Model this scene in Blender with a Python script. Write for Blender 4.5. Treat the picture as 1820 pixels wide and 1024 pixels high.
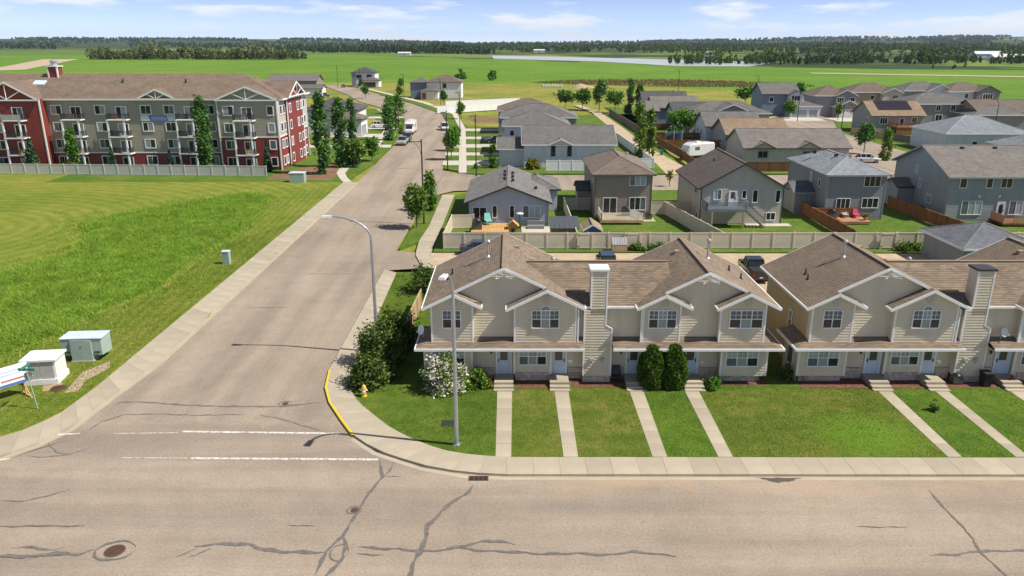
import bpy, math, random
import numpy as np
from mathutils import Vector, Matrix
R = math.radians
for o in list(bpy.data.objects): bpy.data.objects.remove(o, do_unlink=True)
S = bpy.context.scene
C = S.collection

# ------------------------------------------------------------------ camera
cam = bpy.data.cameras.new('camera'); co = bpy.data.objects.new('camera', cam); C.objects.link(co)
co.location = (0, 0, 23); co.rotation_euler = (R(90 - 17.73), 0, 0)
cam.sensor_width = 36; cam.lens = 36 * 1370 / 1820; cam.clip_start = .5; cam.clip_end = 60000
S.camera = co
# ------------------------------------------------------------------ sun, sky, exposure
EL, AZ = R(51.5), R(102)            # azimuth clockwise from +Y
SUN = Vector((math.cos(EL) * math.sin(AZ), math.cos(EL) * math.cos(AZ), math.sin(EL)))
sl = bpy.data.lights.new('sun', 'SUN'); sl.energy = 5.0; sl.angle = R(.53); sl.color = (1, .925, .81)
so = bpy.data.objects.new('sun', sl); C.objects.link(so); so.rotation_euler = SUN.to_track_quat('Z', 'Y').to_euler()
so.location = (60, -20, 90)
W = bpy.data.worlds.new('World'); S.world = W; W.use_nodes = True
wt = W.node_tree; wt.nodes.clear()
def wn(t, **k):
    n = wt.nodes.new(t)
    for a, b in k.items(): setattr(n, a, b)
    return n
def wl(a, b): wt.links.new(a, b)
sky = wn('ShaderNodeTexSky', sky_type='NISHITA', sun_disc=False, sun_elevation=EL, sun_rotation=AZ, air_density=.3, dust_density=0, ozone_density=2, altitude=0)
tc = wn('ShaderNodeTexCoord')
mp = wn('ShaderNodeMapping'); mp.inputs['Scale'].default_value = (1, 1, 5.5); mp.inputs['Location'].default_value = (.31, .12, .16)
wl(tc.outputs['Generated'], mp.inputs['Vector'])
nz = wn('ShaderNodeTexNoise'); nz.inputs['Scale'].default_value = 7.5; nz.inputs['Detail'].default_value = 9; nz.inputs['Roughness'].default_value = .56
wl(mp.outputs[0], nz.inputs['Vector'])
cr = wn('ShaderNodeValToRGB'); cr.color_ramp.elements[0].position = .53; cr.color_ramp.elements[1].position = .64
cr.color_ramp.elements[0].color = (0, 0, 0, 1); cr.color_ramp.elements[1].color = (.9, .9, .9, 1)
wl(nz.outputs['Fac'], cr.inputs['Fac'])
mx = wn('ShaderNodeMix', data_type='RGBA'); mx.inputs['B'].default_value = (5.6, 5.8, 6.2, 1)
gr = wn('ShaderNodeMix', data_type='RGBA', blend_type='MULTIPLY'); gr.inputs['Factor'].default_value = 1; gr.inputs['B'].default_value = (1.17, .99, .95, 1)
wl(sky.outputs['Color'], gr.inputs['A']); wl(cr.outputs['Color'], mx.inputs['Factor']); wl(gr.outputs['Result'], mx.inputs['A'])
bg = wn('ShaderNodeBackground'); bg.inputs['Strength'].default_value = .135
wl(mx.outputs['Result'], bg.inputs['Color'])
wo = wn('ShaderNodeOutputWorld'); wl(bg.outputs[0], wo.inputs['Surface'])
S.view_settings.view_transform = 'Standard'; S.view_settings.look = 'None'; S.view_settings.gamma = 1
S.view_settings.exposure = .33
S.render.engine = 'CYCLES'

# ------------------------------------------------------------------ materials
MATS = {}
class NT:
    def __init__(s, name, rough=.8):
        m = bpy.data.materials.new(name); m.use_nodes = True; s.m = m; s.t = m.node_tree
        s.p = s.t.nodes['Principled BSDF']; s.p.inputs['Roughness'].default_value = rough
        MATS[name] = m
    def n(s, t, **k):
        n = s.t.nodes.new(t)
        for a, b in k.items():
            if a.startswith('i_'): n.inputs[a[2:]].default_value = b
            else: setattr(n, a, b)
        return n
    def l(s, a, b): s.t.links.new(a, b)
    def noise(s, scale, detail=4, vec=None, rough=.55):
        n = s.n('ShaderNodeTexNoise'); n.inputs['Scale'].default_value = scale; n.inputs['Detail'].default_value = detail; n.inputs['Roughness'].default_value = rough
        if vec is not None: s.l(vec, n.inputs['Vector'])
        return n.outputs['Fac']
    def coord(s, kind='Object', scale=None):
        o = s.n('ShaderNodeTexCoord').outputs[kind]
        if scale:
            mm = s.n('ShaderNodeMapping'); mm.inputs['Scale'].default_value = scale; s.l(o, mm.inputs['Vector']); o = mm.outputs[0]
        return o
    def ramp(s, fac, stops):
        r = s.n('ShaderNodeValToRGB'); e = r.color_ramp.elements
        while len(e) < len(stops): e.new(.5)
        for q, (p, c) in zip(e, stops): q.position = p; q.color = (*c, 1) if len(c) == 3 else c
        s.l(fac, r.inputs['Fac']); return r.outputs['Color']
    def mix(s, fac, a, b, mode='MIX'):
        n = s.n('ShaderNodeMix', data_type='RGBA', blend_type=mode)
        for v, k in ((fac, 'Factor'), (a, 'A'), (b, 'B')):
            if isinstance(v, (int, float)): n.inputs[k].default_value = v
            elif isinstance(v, tuple): n.inputs[k].default_value = (*v, 1)
            else: s.l(v, n.inputs[k])
        return n.outputs['Result']
    def math(s, op, a, b=0.0):
        n = s.n('ShaderNodeMath', operation=op)
        for i, v in enumerate((a, b)):
            if isinstance(v, (int, float)): n.inputs[i].default_value = v
            else: s.l(v, n.inputs[i])
        return n.outputs[0]
    def col(s, o): s.l(o, s.p.inputs['Base Color'])
    def bump(s, h, st=.4, d=.02):
        b = s.n('ShaderNodeBump'); b.inputs['Strength'].default_value = st; b.inputs['Distance'].default_value = d
        s.l(h, b.inputs['Height']); s.l(b.outputs[0], s.p.inputs['Normal'])
def sc(c, k): return tuple(min(1, x * k) for x in c)
def plain(name, c, rough=.6, metal=0, var=.12, scale=1.5):
    t = NT(name, rough); t.p.inputs['Metallic'].default_value = metal
    f = t.noise(scale, 5, t.coord())
    t.col(t.ramp(f, [(.3, sc(c, 1 - var)), (.7, sc(c, 1 + var))]))
    return t
def siding(name, c):
    t = NT(name, .55); v = t.coord(scale=(.35, .35, 5)); f = t.noise(1.2, 4, v); g = t.noise(.6, 5, t.coord(scale=(1.6, 1.6, .35)), .6)
    a = t.ramp(f, [(.3, sc(c, .93)), (.7, sc(c, 1.05))]); t.col(t.mix(.5, a, t.ramp(g, [(.33, sc(c, .8)), (.62, sc(c, 1.05))])))
def shingle(name, c, k=1.0):
    t = NT(name, .9); uv = t.coord('UV'); sp = t.n('ShaderNodeSeparateXYZ'); t.l(uv, sp.inputs[0])
    row = t.math('FLOOR', t.math('DIVIDE', sp.outputs[1], .18)); u2 = t.math('ADD', t.math('DIVIDE', sp.outputs[0], .42), t.math('MULTIPLY', row, .37))
    cell = t.math('FLOOR', u2); cb = t.n('ShaderNodeCombineXYZ'); t.l(cell, cb.inputs[0]); t.l(row, cb.inputs[1])
    wnn = t.n('ShaderNodeTexWhiteNoise', noise_dimensions='2D'); t.l(cb.outputs[0], wnn.inputs['Vector'])
    a = t.ramp(wnn.outputs['Value'], [(0, sc(c, 1 - .2 * k)), (.5, c), (1, (c[0] * (1 + .24 * k), c[1] * (1 + .2 * k), c[2] * (1 + .16 * k)))])
    f = t.noise(.5, 5, t.coord(scale=(1, 1, .6))); b = t.ramp(f, [(.3, (.84, .84, .84)), (.7, (1.12, 1.1, 1.08))])
    g = t.noise(60, 2, t.coord()); d = t.mix(.35, (1, 1, 1), t.ramp(g, [(.35, (.7, .7, .7)), (.65, (1.25, 1.25, 1.25))]), 'MIX')
    t.col(t.mix(1, t.mix(1, a, b, 'MULTIPLY'), d, 'MULTIPLY')); t.bump(g, .3, .01)
def glass(name, c, rough=.06, var=.35):
    t = NT(name, rough); f = t.noise(.9, 3, t.coord('Object', (1, 1, .6)))
    t.col(t.ramp(f, [(.35, sc(c, 1 - var)), (.65, sc(c, 1 + var))])); t.p.inputs['IOR'].default_value = 1.5
def curtain(name, c):
    t = NT(name, .25); w = t.n('ShaderNodeTexWave', wave_type='BANDS', bands_direction='X'); w.inputs['Scale'].default_value = 3.5; w.inputs['Distortion'].default_value = 2
    t.l(t.coord(), w.inputs['Vector']); t.col(t.ramp(w.outputs['Fac'], [(0, sc(c, .75)), (1, c)]))
def leafmat(name, c1, c2, c3, trans=.25):
    t = NT(name, .75); g = t.n('ShaderNodeNewGeometry'); f = t.noise(.55, 3, t.coord())
    a = t.ramp(g.outputs['Random Per Island'], [(0, c1), (.55, c2), (1, c3)])
    b = t.ramp(f, [(.3, (.72, .74, .7)), (.7, (1.2, 1.18, 1.05))]); c = t.mix(1, a, b, 'MULTIPLY')
    d = t.n('ShaderNodeBsdfDiffuse'); tr = t.n('ShaderNodeBsdfTranslucent'); ms = t.n('ShaderNodeMixShader'); ms.inputs[0].default_value = trans
    t.l(c, d.inputs[0]); t.l(c, tr.inputs[0]); t.l(d.outputs[0], ms.inputs[1]); t.l(tr.outputs[0], ms.inputs[2])
    t.l(ms.outputs[0], t.t.nodes['Material Output'].inputs['Surface'])
def grass(name, c1, c2, c3, big=.06, mid=.6, fine=9, bump=.5):
    t = NT(name, .95); v = t.coord(); a = t.noise(big, 4, v); b = t.noise(mid, 5, v, .65); c = t.noise(fine, 4, v, .7)
    f = t.math('ADD', t.math('MULTIPLY', a, .45), t.math('MULTIPLY', b, .55))
    k = t.ramp(f, [(.38, c1), (.5, c2), (.63, c3)]); m = t.ramp(c, [(.3, (.6, .62, .6)), (.7, (1.35, 1.3, 1.25))])
    t.col(t.mix(1, k, m, 'MULTIPLY')); t.bump(c, bump, .06); t.p.inputs['Specular IOR Level'].default_value = .15
    return t

# asphalt: faded, stained, tracked
t = NT('asphalt', .92); v = t.coord(); a = t.noise(.09, 5, v); b = t.noise(.7, 5, v, .6); f = t.noise(28, 3, v, .7); st1 = t.noise(.35, 4, t.coord(scale=(.08, 1.2, 1))); st2 = t.noise(.35, 4, t.coord(scale=(1.2, .08, 1))); sx = t.n('ShaderNodeSeparateXYZ'); t.l(v, sx.inputs[0]); st = t.mix(t.math('GREATER_THAN', t.math('ADD', sx.outputs[1], t.math('MULTIPLY', b, 6)), 47), st1, st2)
k = t.ramp(t.math('ADD', t.math('MULTIPLY', a, .6), t.math('MULTIPLY', b, .4)), [(.36, (.288, .240, .190)), (.5, (.332, .277, .219)), (.64, (.37, .31, .246))])
k = t.mix(1, k, t.ramp(st, [(.34, (.80, .81, .83)), (.62, (1.07, 1.06, 1.05))]), 'MULTIPLY')
k = t.mix(1, k, t.ramp(f, [(.3, (.74, .74, .75)), (.7, (1.22, 1.22, 1.2))]), 'MULTIPLY'); f2 = t.noise(7, 5, v, .7); k = t.mix(1, k, t.ramp(f2, [(.32, (.80, .80, .82)), (.68, (1.15, 1.15, 1.15))]), 'MULTIPLY')
sp2 = t.noise(1.6, 6, v, .75); k = t.mix(t.ramp(sp2, [(.60, (0, 0, 0)), (.70, (.5, .5, .5))]), k, (.17, .15, .13)); fy = t.n('ShaderNodeMapRange'); t.l(sx.outputs[1], fy.inputs[0]); [setattr(fy.inputs[i + 1], 'default_value', q) for i, q in enumerate((35.0, 37.3, 0, 1))]
fx = t.n('ShaderNodeMapRange'); t.l(sx.outputs[0], fx.inputs[0]); [setattr(fx.inputs[i + 1], 'default_value', q) for i, q in enumerate((-3, 1, 0, 1))]; fy2 = t.math('LESS_THAN', sx.outputs[1], 38.5)
dm = t.math('MULTIPLY', t.math('MULTIPLY', t.math('MULTIPLY', fy.outputs[0], fx.outputs[0]), fy2), t.ramp(t.noise(.45, 5, t.coord(scale=(.3, 1, 1)), .6), [(.4, (0, 0, 0)), (.62, (1, 1, 1))])); k = t.mix(t.math('MULTIPLY', dm, .6), k, (.46, .33, .21)); t.col(k); t.bump(f, .35, .012); t.p.inputs['Specular IOR Level'].default_value = .2
t = NT('concrete', .9); v = t.coord('Object'); a = t.noise(.5, 5, v); f = t.noise(22, 3, v); ob = t.n('ShaderNodeObjectInfo')
k = t.ramp(a, [(.3, (.36, .315, .238)), (.7, (.44, .388, .30))]); k = t.mix(1, k, t.ramp(ob.outputs['Random'], [(0, (.9, .9, .9)), (1, (1.08, 1.08, 1.07))]), 'MULTIPLY')
k = t.mix(1, k, t.ramp(f, [(.3, (.9, .9, .9)), (.7, (1.08, 1.08, 1.08))]), 'MULTIPLY'); t.col(k); t.bump(f, .2, .006)
plain('joint', (.13, .115, .09), .95); plain('driveway', (.5, .47, .41), .9, scale=.6)
t = plain('crack', (.145, .132, .12), .8, var=.3, scale=5); plain('dirt_patch', (.33, .235, .16), .95, var=.2, scale=.5)
plain('wet_stain', (.09, .078, .065), .7)
# paint, worn
t = NT('road_paint', .8); f = t.noise(4, 6, t.coord(), .75); t.col(t.ramp(f, [(.40, (.3, .25, .2)), (.56, (.74, .72, .68))]))
t = NT('yellow_paint', .7); f = t.noise(3, 5, t.coord(), .7); t.col(t.ramp(f, [(.28, (.42, .36, .2)), (.42, (.72, .5, .03))]))
plain('gravel_lane', (.44, .35, .24), .95, var=.16, scale=.8)
grass('lawn', (.058, .112, .013), (.085, .15, .018), (.14, .18, .03), .12, .9, 14)
grass('rough', (.075, .16, .016), (.10, .2, .02), (.15, .225, .03), .1, .6, 6); grass('lawn_mown', (.12, .18, .022), (.175, .22, .03), (.25, .25, .055), .05, .5, 9)
# mow lines: long soft stripes left by the mower
t = grass('verge', (.10, .165, .018), (.15, .20, .026), (.215, .225, .05), .06, .5, 10)
grass('yard', (.06, .125, .016), (.09, .16, .022), (.15, .185, .035), .15, .9, 8)
grass('meadow', (.14, .19, .03), (.23, .24, .045), (.32, .27, .08), .012, .07, .8)
grass('crop', (.085, .19, .016), (.115, .225, .02), (.16, .26, .03), .004, .02, .5, .2)
grass('crop_dark', (.075, .15, .025), (.10, .18, .03), (.13, .20, .04), .003, .02, .5, .2)
t = NT('field_far', .95); v = t.coord(); a = t.noise(.0011, 3, v); b = t.noise(.004, 4, v); c = t.noise(.03, 4, v, .7)
k = t.ramp(a, [(.42, (.09, .16, .03)), (.5, (.13, .21, .035)), (.58, (.18, .21, .06))]); ln = t.n('ShaderNodeVectorMath', operation='LENGTH'); t.l(v, ln.inputs[0]); far = t.n('ShaderNodeMapRange'); t.l(ln.outputs['Value'], far.inputs[0]); [setattr(far.inputs[i + 1], 'default_value', q) for i, q in enumerate((1800, 5000, 0, .07))]
w = t.ramp(t.math('ADD', t.math('ADD', t.math('MULTIPLY', b, .6), t.math('MULTIPLY', t.noise(.0007, 2, v), .4)), far.outputs[0]), [(.49, (0, 0, 0)), (.52, (1, 1, 1))])
t.col(t.mix(w, k, t.ramp(c, [(.3, (.022, .045, .02)), (.7, (.055, .085, .03))]))); t.p.inputs['Specular IOR Level'].default_value = .1
grass('brown_field', (.13, .12, .05), (.17, .15, .07), (.21, .18, .09), .02, .1, 1)
plain('soil', (.19, .11, .06), .95, var=.25, scale=.4); plain('mulch', (.15, .065, .04), .95, var=.45, scale=5); plain('gravel', (.38, .30, .21), .95, var=.3, scale=5)
def mowmat(name, base):
    m = MATS[base].copy(); m.name = name; MATS[name] = m; nt = m.node_tree; p = nt.nodes['Principled BSDF']
    src = p.inputs['Base Color'].links[0].from_socket
    tcn = nt.nodes.new('ShaderNodeTexCoord'); wv = nt.nodes.new('ShaderNodeTexWave'); wv.wave_type = 'BANDS'; wv.bands_direction = 'X'
    wv.inputs['Scale'].default_value = .21; wv.inputs['Distortion'].default_value = 7; wv.inputs['Detail'].default_value = 2; wv.inputs['Detail Scale'].default_value = .12
    mpn = nt.nodes.new('ShaderNodeMapping'); mpn.inputs['Rotation'].default_value = (0, 0, R(72)); nt.links.new(tcn.outputs['Object'], mpn.inputs[0]); nt.links.new(mpn.outputs[0], wv.inputs['Vector'])
    rp = nt.nodes.new('ShaderNodeValToRGB'); rp.color_ramp.elements[0].color = (.85, .88, .84, 1); rp.color_ramp.elements[1].color = (1.1, 1.05, 1.12, 1); nt.links.new(wv.outputs['Fac'], rp.inputs[0])
    mxn = nt.nodes.new('ShaderNodeMix'); mxn.data_type = 'RGBA'; mxn.blend_type = 'MULTIPLY'; mxn.inputs['Factor'].default_value = 1
    nt.links.new(src, mxn.inputs['A']); nt.links.new(rp.outputs[0], mxn.inputs['B']); nt.links.new(mxn.outputs['Result'], p.inputs['Base Color'])
    return mpn, wv
a, b = mowmat('mown_field', 'lawn_mown'); b.wave_type = 'RINGS'; b.rings_direction = 'Z'; a.inputs['Rotation'].default_value = (0, 0, 0); a.inputs['Location'].default_value = (74, -93, 0); b.inputs['Scale'].default_value = .15; b.inputs['Distortion'].default_value = 6; b.inputs['Detail Scale'].default_value = .25
a, b = mowmat('mown_verge', 'verge'); a.inputs['Rotation'].default_value = (0, 0, R(-3)); b.inputs['Distortion'].default_value = 2.5; b.inputs['Scale'].default_value = .33

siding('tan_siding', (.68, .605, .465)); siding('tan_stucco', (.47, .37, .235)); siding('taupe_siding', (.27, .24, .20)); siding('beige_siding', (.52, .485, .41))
siding('blue_siding', (.43, .485, .565)); siding('grey_siding', (.25, .255, .275)); siding('sage_siding', (.30, .34, .335)); siding('pale_siding', (.64, .68, .72)); siding('white_siding', (.76, .76, .75))
siding('apt_taupe', (.36, .335, .265)); siding('apt_red', (.24, .04, .03)); siding('apt_cream', (.5, .48, .41)); siding('bluegrey_siding', (.20, .25, .31)); siding('sand_siding', (.36, .30, .22)); siding('midgrey_siding', (.33, .325, .31))
shingle('shingle_brown', (.21, .165, .122)); shingle('shingle_grey', (.17, .168, .168)); shingle('shingle_taupe', (.185, .152, .128)); shingle('shingle_dark', (.125, .105, .095)); shingle('shingle_blue', (.26, .295, .34))
shingle('shingle_char', (.10, .102, .112)); shingle('shingle_tan', (.30, .225, .155)); shingle('shingle_apt', (.215, .16, .126)); shingle('shingle_mid', (.21, .195, .185)); shingle('shingle_slate', (.15, .165, .195))
plain('white_trim', (.84, .85, .86), .5, var=.04); plain('dark_trim', (.035, .035, .04), .5); plain('brown_trim', (.12, .09, .07), .5); plain('grey_trim', (.3, .31, .33), .5)
plain('door_blue', (.55, .66, .78), .4, var=.04); plain('garage_white', (.72, .73, .74), .5, var=.05); plain('garage_grey', (.30, .33, .37), .5, var=.05)
glass('glass_dark', (.022, .026, .032)); glass('glass_mid', (.13, .155, .18), .1); curtain('glass_curtain', (.34, .40, .41)); curtain('glass_pale', (.42, .5, .55)); glass('door_glass', (.10, .085, .06), .2)
plain('stone', (.42, .375, .31), .9, var=.25, scale=3); plain('mortar', (.38, .34, .28), .95)
t = NT('stone_block', .9); ob = t.n('ShaderNodeObjectInfo'); f = t.noise(5, 5, t.coord()); k = t.ramp(ob.outputs['Random'], [(0, (.46, .39, .30)), (.5, (.58, .5, .41)), (1, (.66, .59, .49))]); t.col(t.mix(1, k, t.ramp(f, [(.3, (.8, .8, .8)), (.7, (1.1, 1.1, 1.1))]), 'MULTIPLY')); t.bump(f, .5, .02)
plain('vinyl', (.66, .585, .475), .55, var=.05, scale=.6); plain('vinyl_grey', (.62, .59, .55), .55, var=.05); plain('vinyl_white', (.8, .81, .82), .5, var=.03)
def wood(name, c):
    t = NT(name, .85); f = t.noise(2, 5, t.coord(scale=(6, 6, .5)), .6); g = t.noise(.5, 3, t.coord()); t.col(t.mix(1, t.ramp(f, [(.3, sc(c, .72)), (.7, sc(c, 1.2))]), t.ramp(g, [(.3, (.82, .82, .82)), (.7, (1.15, 1.15, 1.15))]), 'MULTIPLY'))
wood('cedar', (.30, .125, .045)); wood('cedar_dark', (.18, .075, .035)); wood('wood_grey', (.21, .18, .15)); wood('wood_pale', (.5, .36, .2)); wood('wood_new', (.55, .33, .12)); wood('bark', (.13, .10, .075)); wood('deck_red', (.42, .21, .13))
plain('rail_slate', (.15, .18, .21), .6); plain('galv', (.42, .45, .48), .45, .6, .06); plain('pole_black', (.02, .02, .022), .5); plain('pole_brown', (.05, .035, .028), .6); plain('metal_white', (.72, .73, .75), .45, .1, .05); plain('rust', (.09, .045, .03), .85, var=.3, scale=8)
plain('vent_metal', (.5, .5, .52), .4, .5); plain('vent_black', (.02, .02, .02), .6); plain('hydrant_yellow', (.72, .47, .06), .5); plain('utility_green', (.33, .42, .38), .55, var=.07); plain('utility_white', (.78, .78, .76), .5, var=.04); plain('utility_grey', (.42, .42, .41), .6)
plain('sign_green', (.03, .22, .17), .5); plain('sign_white', (.8, .82, .85), .5, var=.03); plain('sign_blue', (.07, .17, .5), .5, var=.1); plain('sign_red', (.5, .16, .16), .5); plain('sign_pale', (.55, .66, .78), .5)
plain('tire', (.018, .018, .019), .85); plain('rim', (.4, .4, .42), .35, .7); plain('lamp_red', (.35, .02, .02), .3); plain('lamp_clear', (.7, .72, .75), .2)
def paint(name, c):
    t = plain(name, c, .28, 0, .04); t.p.inputs['Coat Weight'].default_value = .6
for nme, c in (('car_black', (.018, .018, .02)), ('car_silver', (.36, .38, .4)), ('car_white', (.74, .75, .76)), ('car_blue', (.03, .045, .075)), ('car_orange', (.45, .14, .03)), ('car_grey', (.09, .095, .105))): paint(nme, c)
plain('teal', (.18, .48, .42), .6); plain('bin_blue', (.02, .07, .2), .6); plain('shed_blue', (.06, .13, .26), .6); plain('solar', (.028, .022, .03), .25); plain('turf_blue', (.1, .4, .75), .5); plain('pink', (.55, .06, .14), .6); plain('white_cloth', (.8, .82, .86), .7)
leafmat('leaf_mid', (0.058, 0.151, 0.025), (0.105, 0.240, 0.037), (0.178, 0.323, 0.058)); leafmat('leaf_dark', (0.055, 0.139, 0.042), (0.097, 0.216, 0.059), (0.174, 0.313, 0.086)); leafmat('leaf_light', (0.090, 0.180, 0.030), (0.150, 0.255, 0.045), (0.240, 0.330, 0.075))
leafmat('leaf_spruce', (0.035, 0.092, 0.048), (0.062, 0.132, 0.070), (0.110, 0.187, 0.106), .1); leafmat('leaf_cedar', (0.032, 0.076, 0.016), (0.070, 0.136, 0.024), (0.170, 0.250, 0.040), .12); leafmat('leaf_hedge', (0.034, 0.071, 0.021), (0.081, 0.133, 0.034), (0.203, 0.249, 0.066), .15)
leafmat('blossom', (.6, .55, .5), (.74, .71, .66), (.82, .8, .77), .2); leafmat('leaf_red', (.16, .05, .02), (.22, .08, .025), (.12, .10, .03)); leafmat('leaf_yellow', (.18, .19, .02), (.28, .26, .03), (.12, .16, .03))
leafmat('blade_tall', (.17, .32, .04), (.26, .43, .06), (.40, .50, .11), .4); leafmat('blade_lawn', (.08, .14, .018), (.12, .185, .026), (.2, .22, .05), .25); leafmat('blade_verge', (.10, .165, .02), (.15, .205, .028), (.22, .23, .055), .2)
leafmat('wood_mass', (0.056, 0.099, 0.029), (0.088, 0.141, 0.042), (0.160, 0.200, 0.067), .1); leafmat('wood_olive', (0.093, 0.128, 0.048), (0.145, 0.178, 0.068), (0.212, 0.230, 0.102), .1); leafmat('wood_far', (0.034, 0.071, 0.034), (0.051, 0.093, 0.043), (0.076, 0.119, 0.051), .05); leafmat('dry_reed', (.24, .21, .08), (.32, .26, .11), (.24, .27, .07), .3)
t = NT('lake', .35); t.col(t.ramp(t.noise(.01, 3, t.coord()), [(.3, (.40, .44, .45)), (.7, (.5, .53, .53))]))  # pale grey base colour carries the sky's reflection on the water

# ------------------------------------------------------------------ mesh helpers
class Geo:
    def __init__(s): s.v = []; s.f = []; s.uv = []; s.st = []
    def add(s, pts, faces, uvs=None):
        b = len(s.v); s.st.append(b); s.v.extend(pts)
        for i, f in enumerate(faces):
            s.f.append(tuple(b + j for j in f)); s.uv.append(uvs[i] if uvs else None)
        return s
    def box(s, x0, x1, y0, y1, z0, z1):
        return s.add([(x0, y0, z0), (x1, y0, z0), (x1, y1, z0), (x0, y1, z0), (x0, y0, z1), (x1, y0, z1), (x1, y1, z1), (x0, y1, z1)],
                     [(0, 3, 2, 1), (4, 5, 6, 7), (0, 1, 5, 4), (1, 2, 6, 5), (2, 3, 7, 6), (3, 0, 4, 7)])
    def poly(s, pts): return s.add(pts, [tuple(range(len(pts)))])
    def prism(s, pts2, z0, z1):
        n = len(pts2); a = sum(pts2[i][0] * pts2[(i + 1) % n][1] - pts2[(i + 1) % n][0] * pts2[i][1] for i in range(n))
        if a < 0: pts2 = pts2[::-1]
        return s.add([(x, y, z0) for x, y in pts2] + [(x, y, z1) for x, y in pts2], [tuple(range(n))[::-1], tuple(range(n, 2 * n))] + [(i, (i + 1) % n, n + (i + 1) % n, n + i) for i in range(n)])
    def cyl(s, p0, p1, r0, r1=None, n=8, cap=True):
        r1 = r0 if r1 is None else r1; p0, p1 = Vector(p0), Vector(p1); d = (p1 - p0).normalized()
        a = d.orthogonal().normalized(); b = d.cross(a); pts = []
        for p, r in ((p0, r0), (p1, r1)):
            for i in range(n):
                w = 2 * math.pi * i / n; pts.append(tuple(p + a * math.cos(w) * r + b * math.sin(w) * r))
        fs = [(i, (i + 1) % n, n + (i + 1) % n, n + i) for i in range(n)]
        if cap: fs += [tuple(range(n))[::-1], tuple(range(n, 2 * n))]
        return s.add(pts, fs)
    def tube(s, pts, r, n=6):
        for a, b in zip(pts, pts[1:]):
            if isinstance(r, (int, float)): s.cyl(a, b, r, r, n)
        return s
    def beam(s, p0, p1, w, h):
        p0, p1 = Vector(p0), Vector(p1); d = (p1 - p0).normalized(); up = Vector((0, 0, 1))
        if abs(d.z) > .95: up = Vector((0, 1, 0))
        sd = d.cross(up).normalized() * (w / 2); u = sd.cross(d).normalized() * (h / 2); q = []
        for p in (p0, p1): q += [tuple(p - sd - u), tuple(p + sd - u), tuple(p + sd + u), tuple(p - sd + u)]
        return s.add(q, [(0, 1, 2, 3), (7, 6, 5, 4), (0, 4, 5, 1), (1, 5, 6, 2), (2, 6, 7, 3), (3, 7, 4, 0)])
    def ball(s, c, r, sz=1, n=8, m=6):
        pts = []; fs = []
        for j in range(m + 1):
            a = math.pi * j / m
            for i in range(n):
                w = 2 * math.pi * i / n; pts.append((c[0] + r * math.sin(a) * math.cos(w), c[1] + r * math.sin(a) * math.sin(w), c[2] + r * sz * math.cos(a)))
        for j in range(m):
            for i in range(n): fs.append((j * n + i, (j + 1) * n + i, (j + 1) * n + (i + 1) % n, j * n + (i + 1) % n))
        return s.add(pts, fs)
    def lathe(s, c, prof, n=10):
        pts = []; fs = []
        for r, z in prof:
            for i in range(n):
                w = 2 * math.pi * i / n; pts.append((c[0] + r * math.cos(w), c[1] + r * math.sin(w), c[2] + z))
        for j in range(len(prof) - 1):
            for i in range(n): fs.append((j * n + i, j * n + (i + 1) % n, (j + 1) * n + (i + 1) % n, (j + 1) * n + i))
        fs.append(tuple(range(n))[::-1]); fs.append(tuple((len(prof) - 1) * n + i for i in range(n)))
        return s.add(pts, fs)
def clip(poly, ax, val, keep_ge):
    out = []; n = len(poly)
    for i in range(n):
        a, b = poly[i], poly[(i + 1) % n]; da, db = a[ax] - val, b[ax] - val
        if not keep_ge: da, db = -da, -db
        if da >= 0: out.append(a)
        if (da > 0 and db < 0) or (da < 0 and db > 0):
            t = da / (da - db); out.append(tuple(a[k] + (b[k] - a[k]) * t for k in range(2)))
    return out
def strips(g, poly, course, place, lift):
    """cut a convex 2-D polygon into courses, each tilted like a lap board or a shingle course"""
    z0 = min(p[1] for p in poly); z1 = max(p[1] for p in poly); k = math.floor(z0 / course)
    while k * course < z1:
        a, b = k * course, (k + 1) * course; q = clip(clip(poly, 1, a, True), 1, b, False); k += 1
        if len(q) < 3: continue
        g.add([place(s, z, lift * (1 - (z - a) / course)) for s, z in q], [tuple(range(len(q)))], [[(s, z) for s, z in q]])
def lap(g, A, B, poly, course=.2, lift=.034):
    """lap siding on the vertical plane through A,B (outside on the right of A->B); poly in (distance along, z)"""
    A, B = Vector((*A, 0)), Vector((*B, 0)); d = (B - A).normalized(); n = Vector((d.y, -d.x, 0))
    def place(s, z, o): p = A + d * s + n * o; return (p.x, p.y, z)
    strips(g, poly, course, place, lift)
def lapbox(g, x0, x1, y0, y1, z0, z1, faces='FLRB', course=.2):
    for f, A, B in (('F', (x0, y0), (x1, y0)), ('R', (x1, y0), (x1, y1)), ('B', (x1, y1), (x0, y1)), ('L', (x0, y1), (x0, y0))):
        if f in faces:
            L = math.hypot(B[0] - A[0], B[1] - A[1]); lap(g, A, B, [(0, z0), (L, z0), (L, z1), (0, z1)], course)
def plane(g, pts, course=.18, lift=.022):
    """shingled roof plane; first edge is the eave"""
    P = [Vector(p) for p in pts]; e = (P[1] - P[0]).normalized(); n = e.cross(P[-1] - P[0]).normalized()
    if n.z < 0: n = -n
    u = n.cross(e)
    if u.z < 0: u = -u
    q = [((p - P[0]).dot(e), (p - P[0]).dot(u)) for p in P]
    def place(s, z, o): w = P[0] + e * s + u * z + n * o; return tuple(w)
    strips(g, q, course, place, lift)
def mesh(name, g, mat):
    me = bpy.data.meshes.new(name); me.from_pydata(g.v, [], g.f)
    if any(g.uv):
        ul = me.uv_layers.new(name='UVMap'); d = np.zeros((len(me.loops), 2), np.float32); k = 0
        for f, u in zip(g.f, g.uv):
            if u: d[k:k + len(f)] = u
            k += len(f)
        ul.data.foreach_set('uv', d.ravel())
    me.materials.append(MATS[mat]); me.update(); return me
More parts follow.
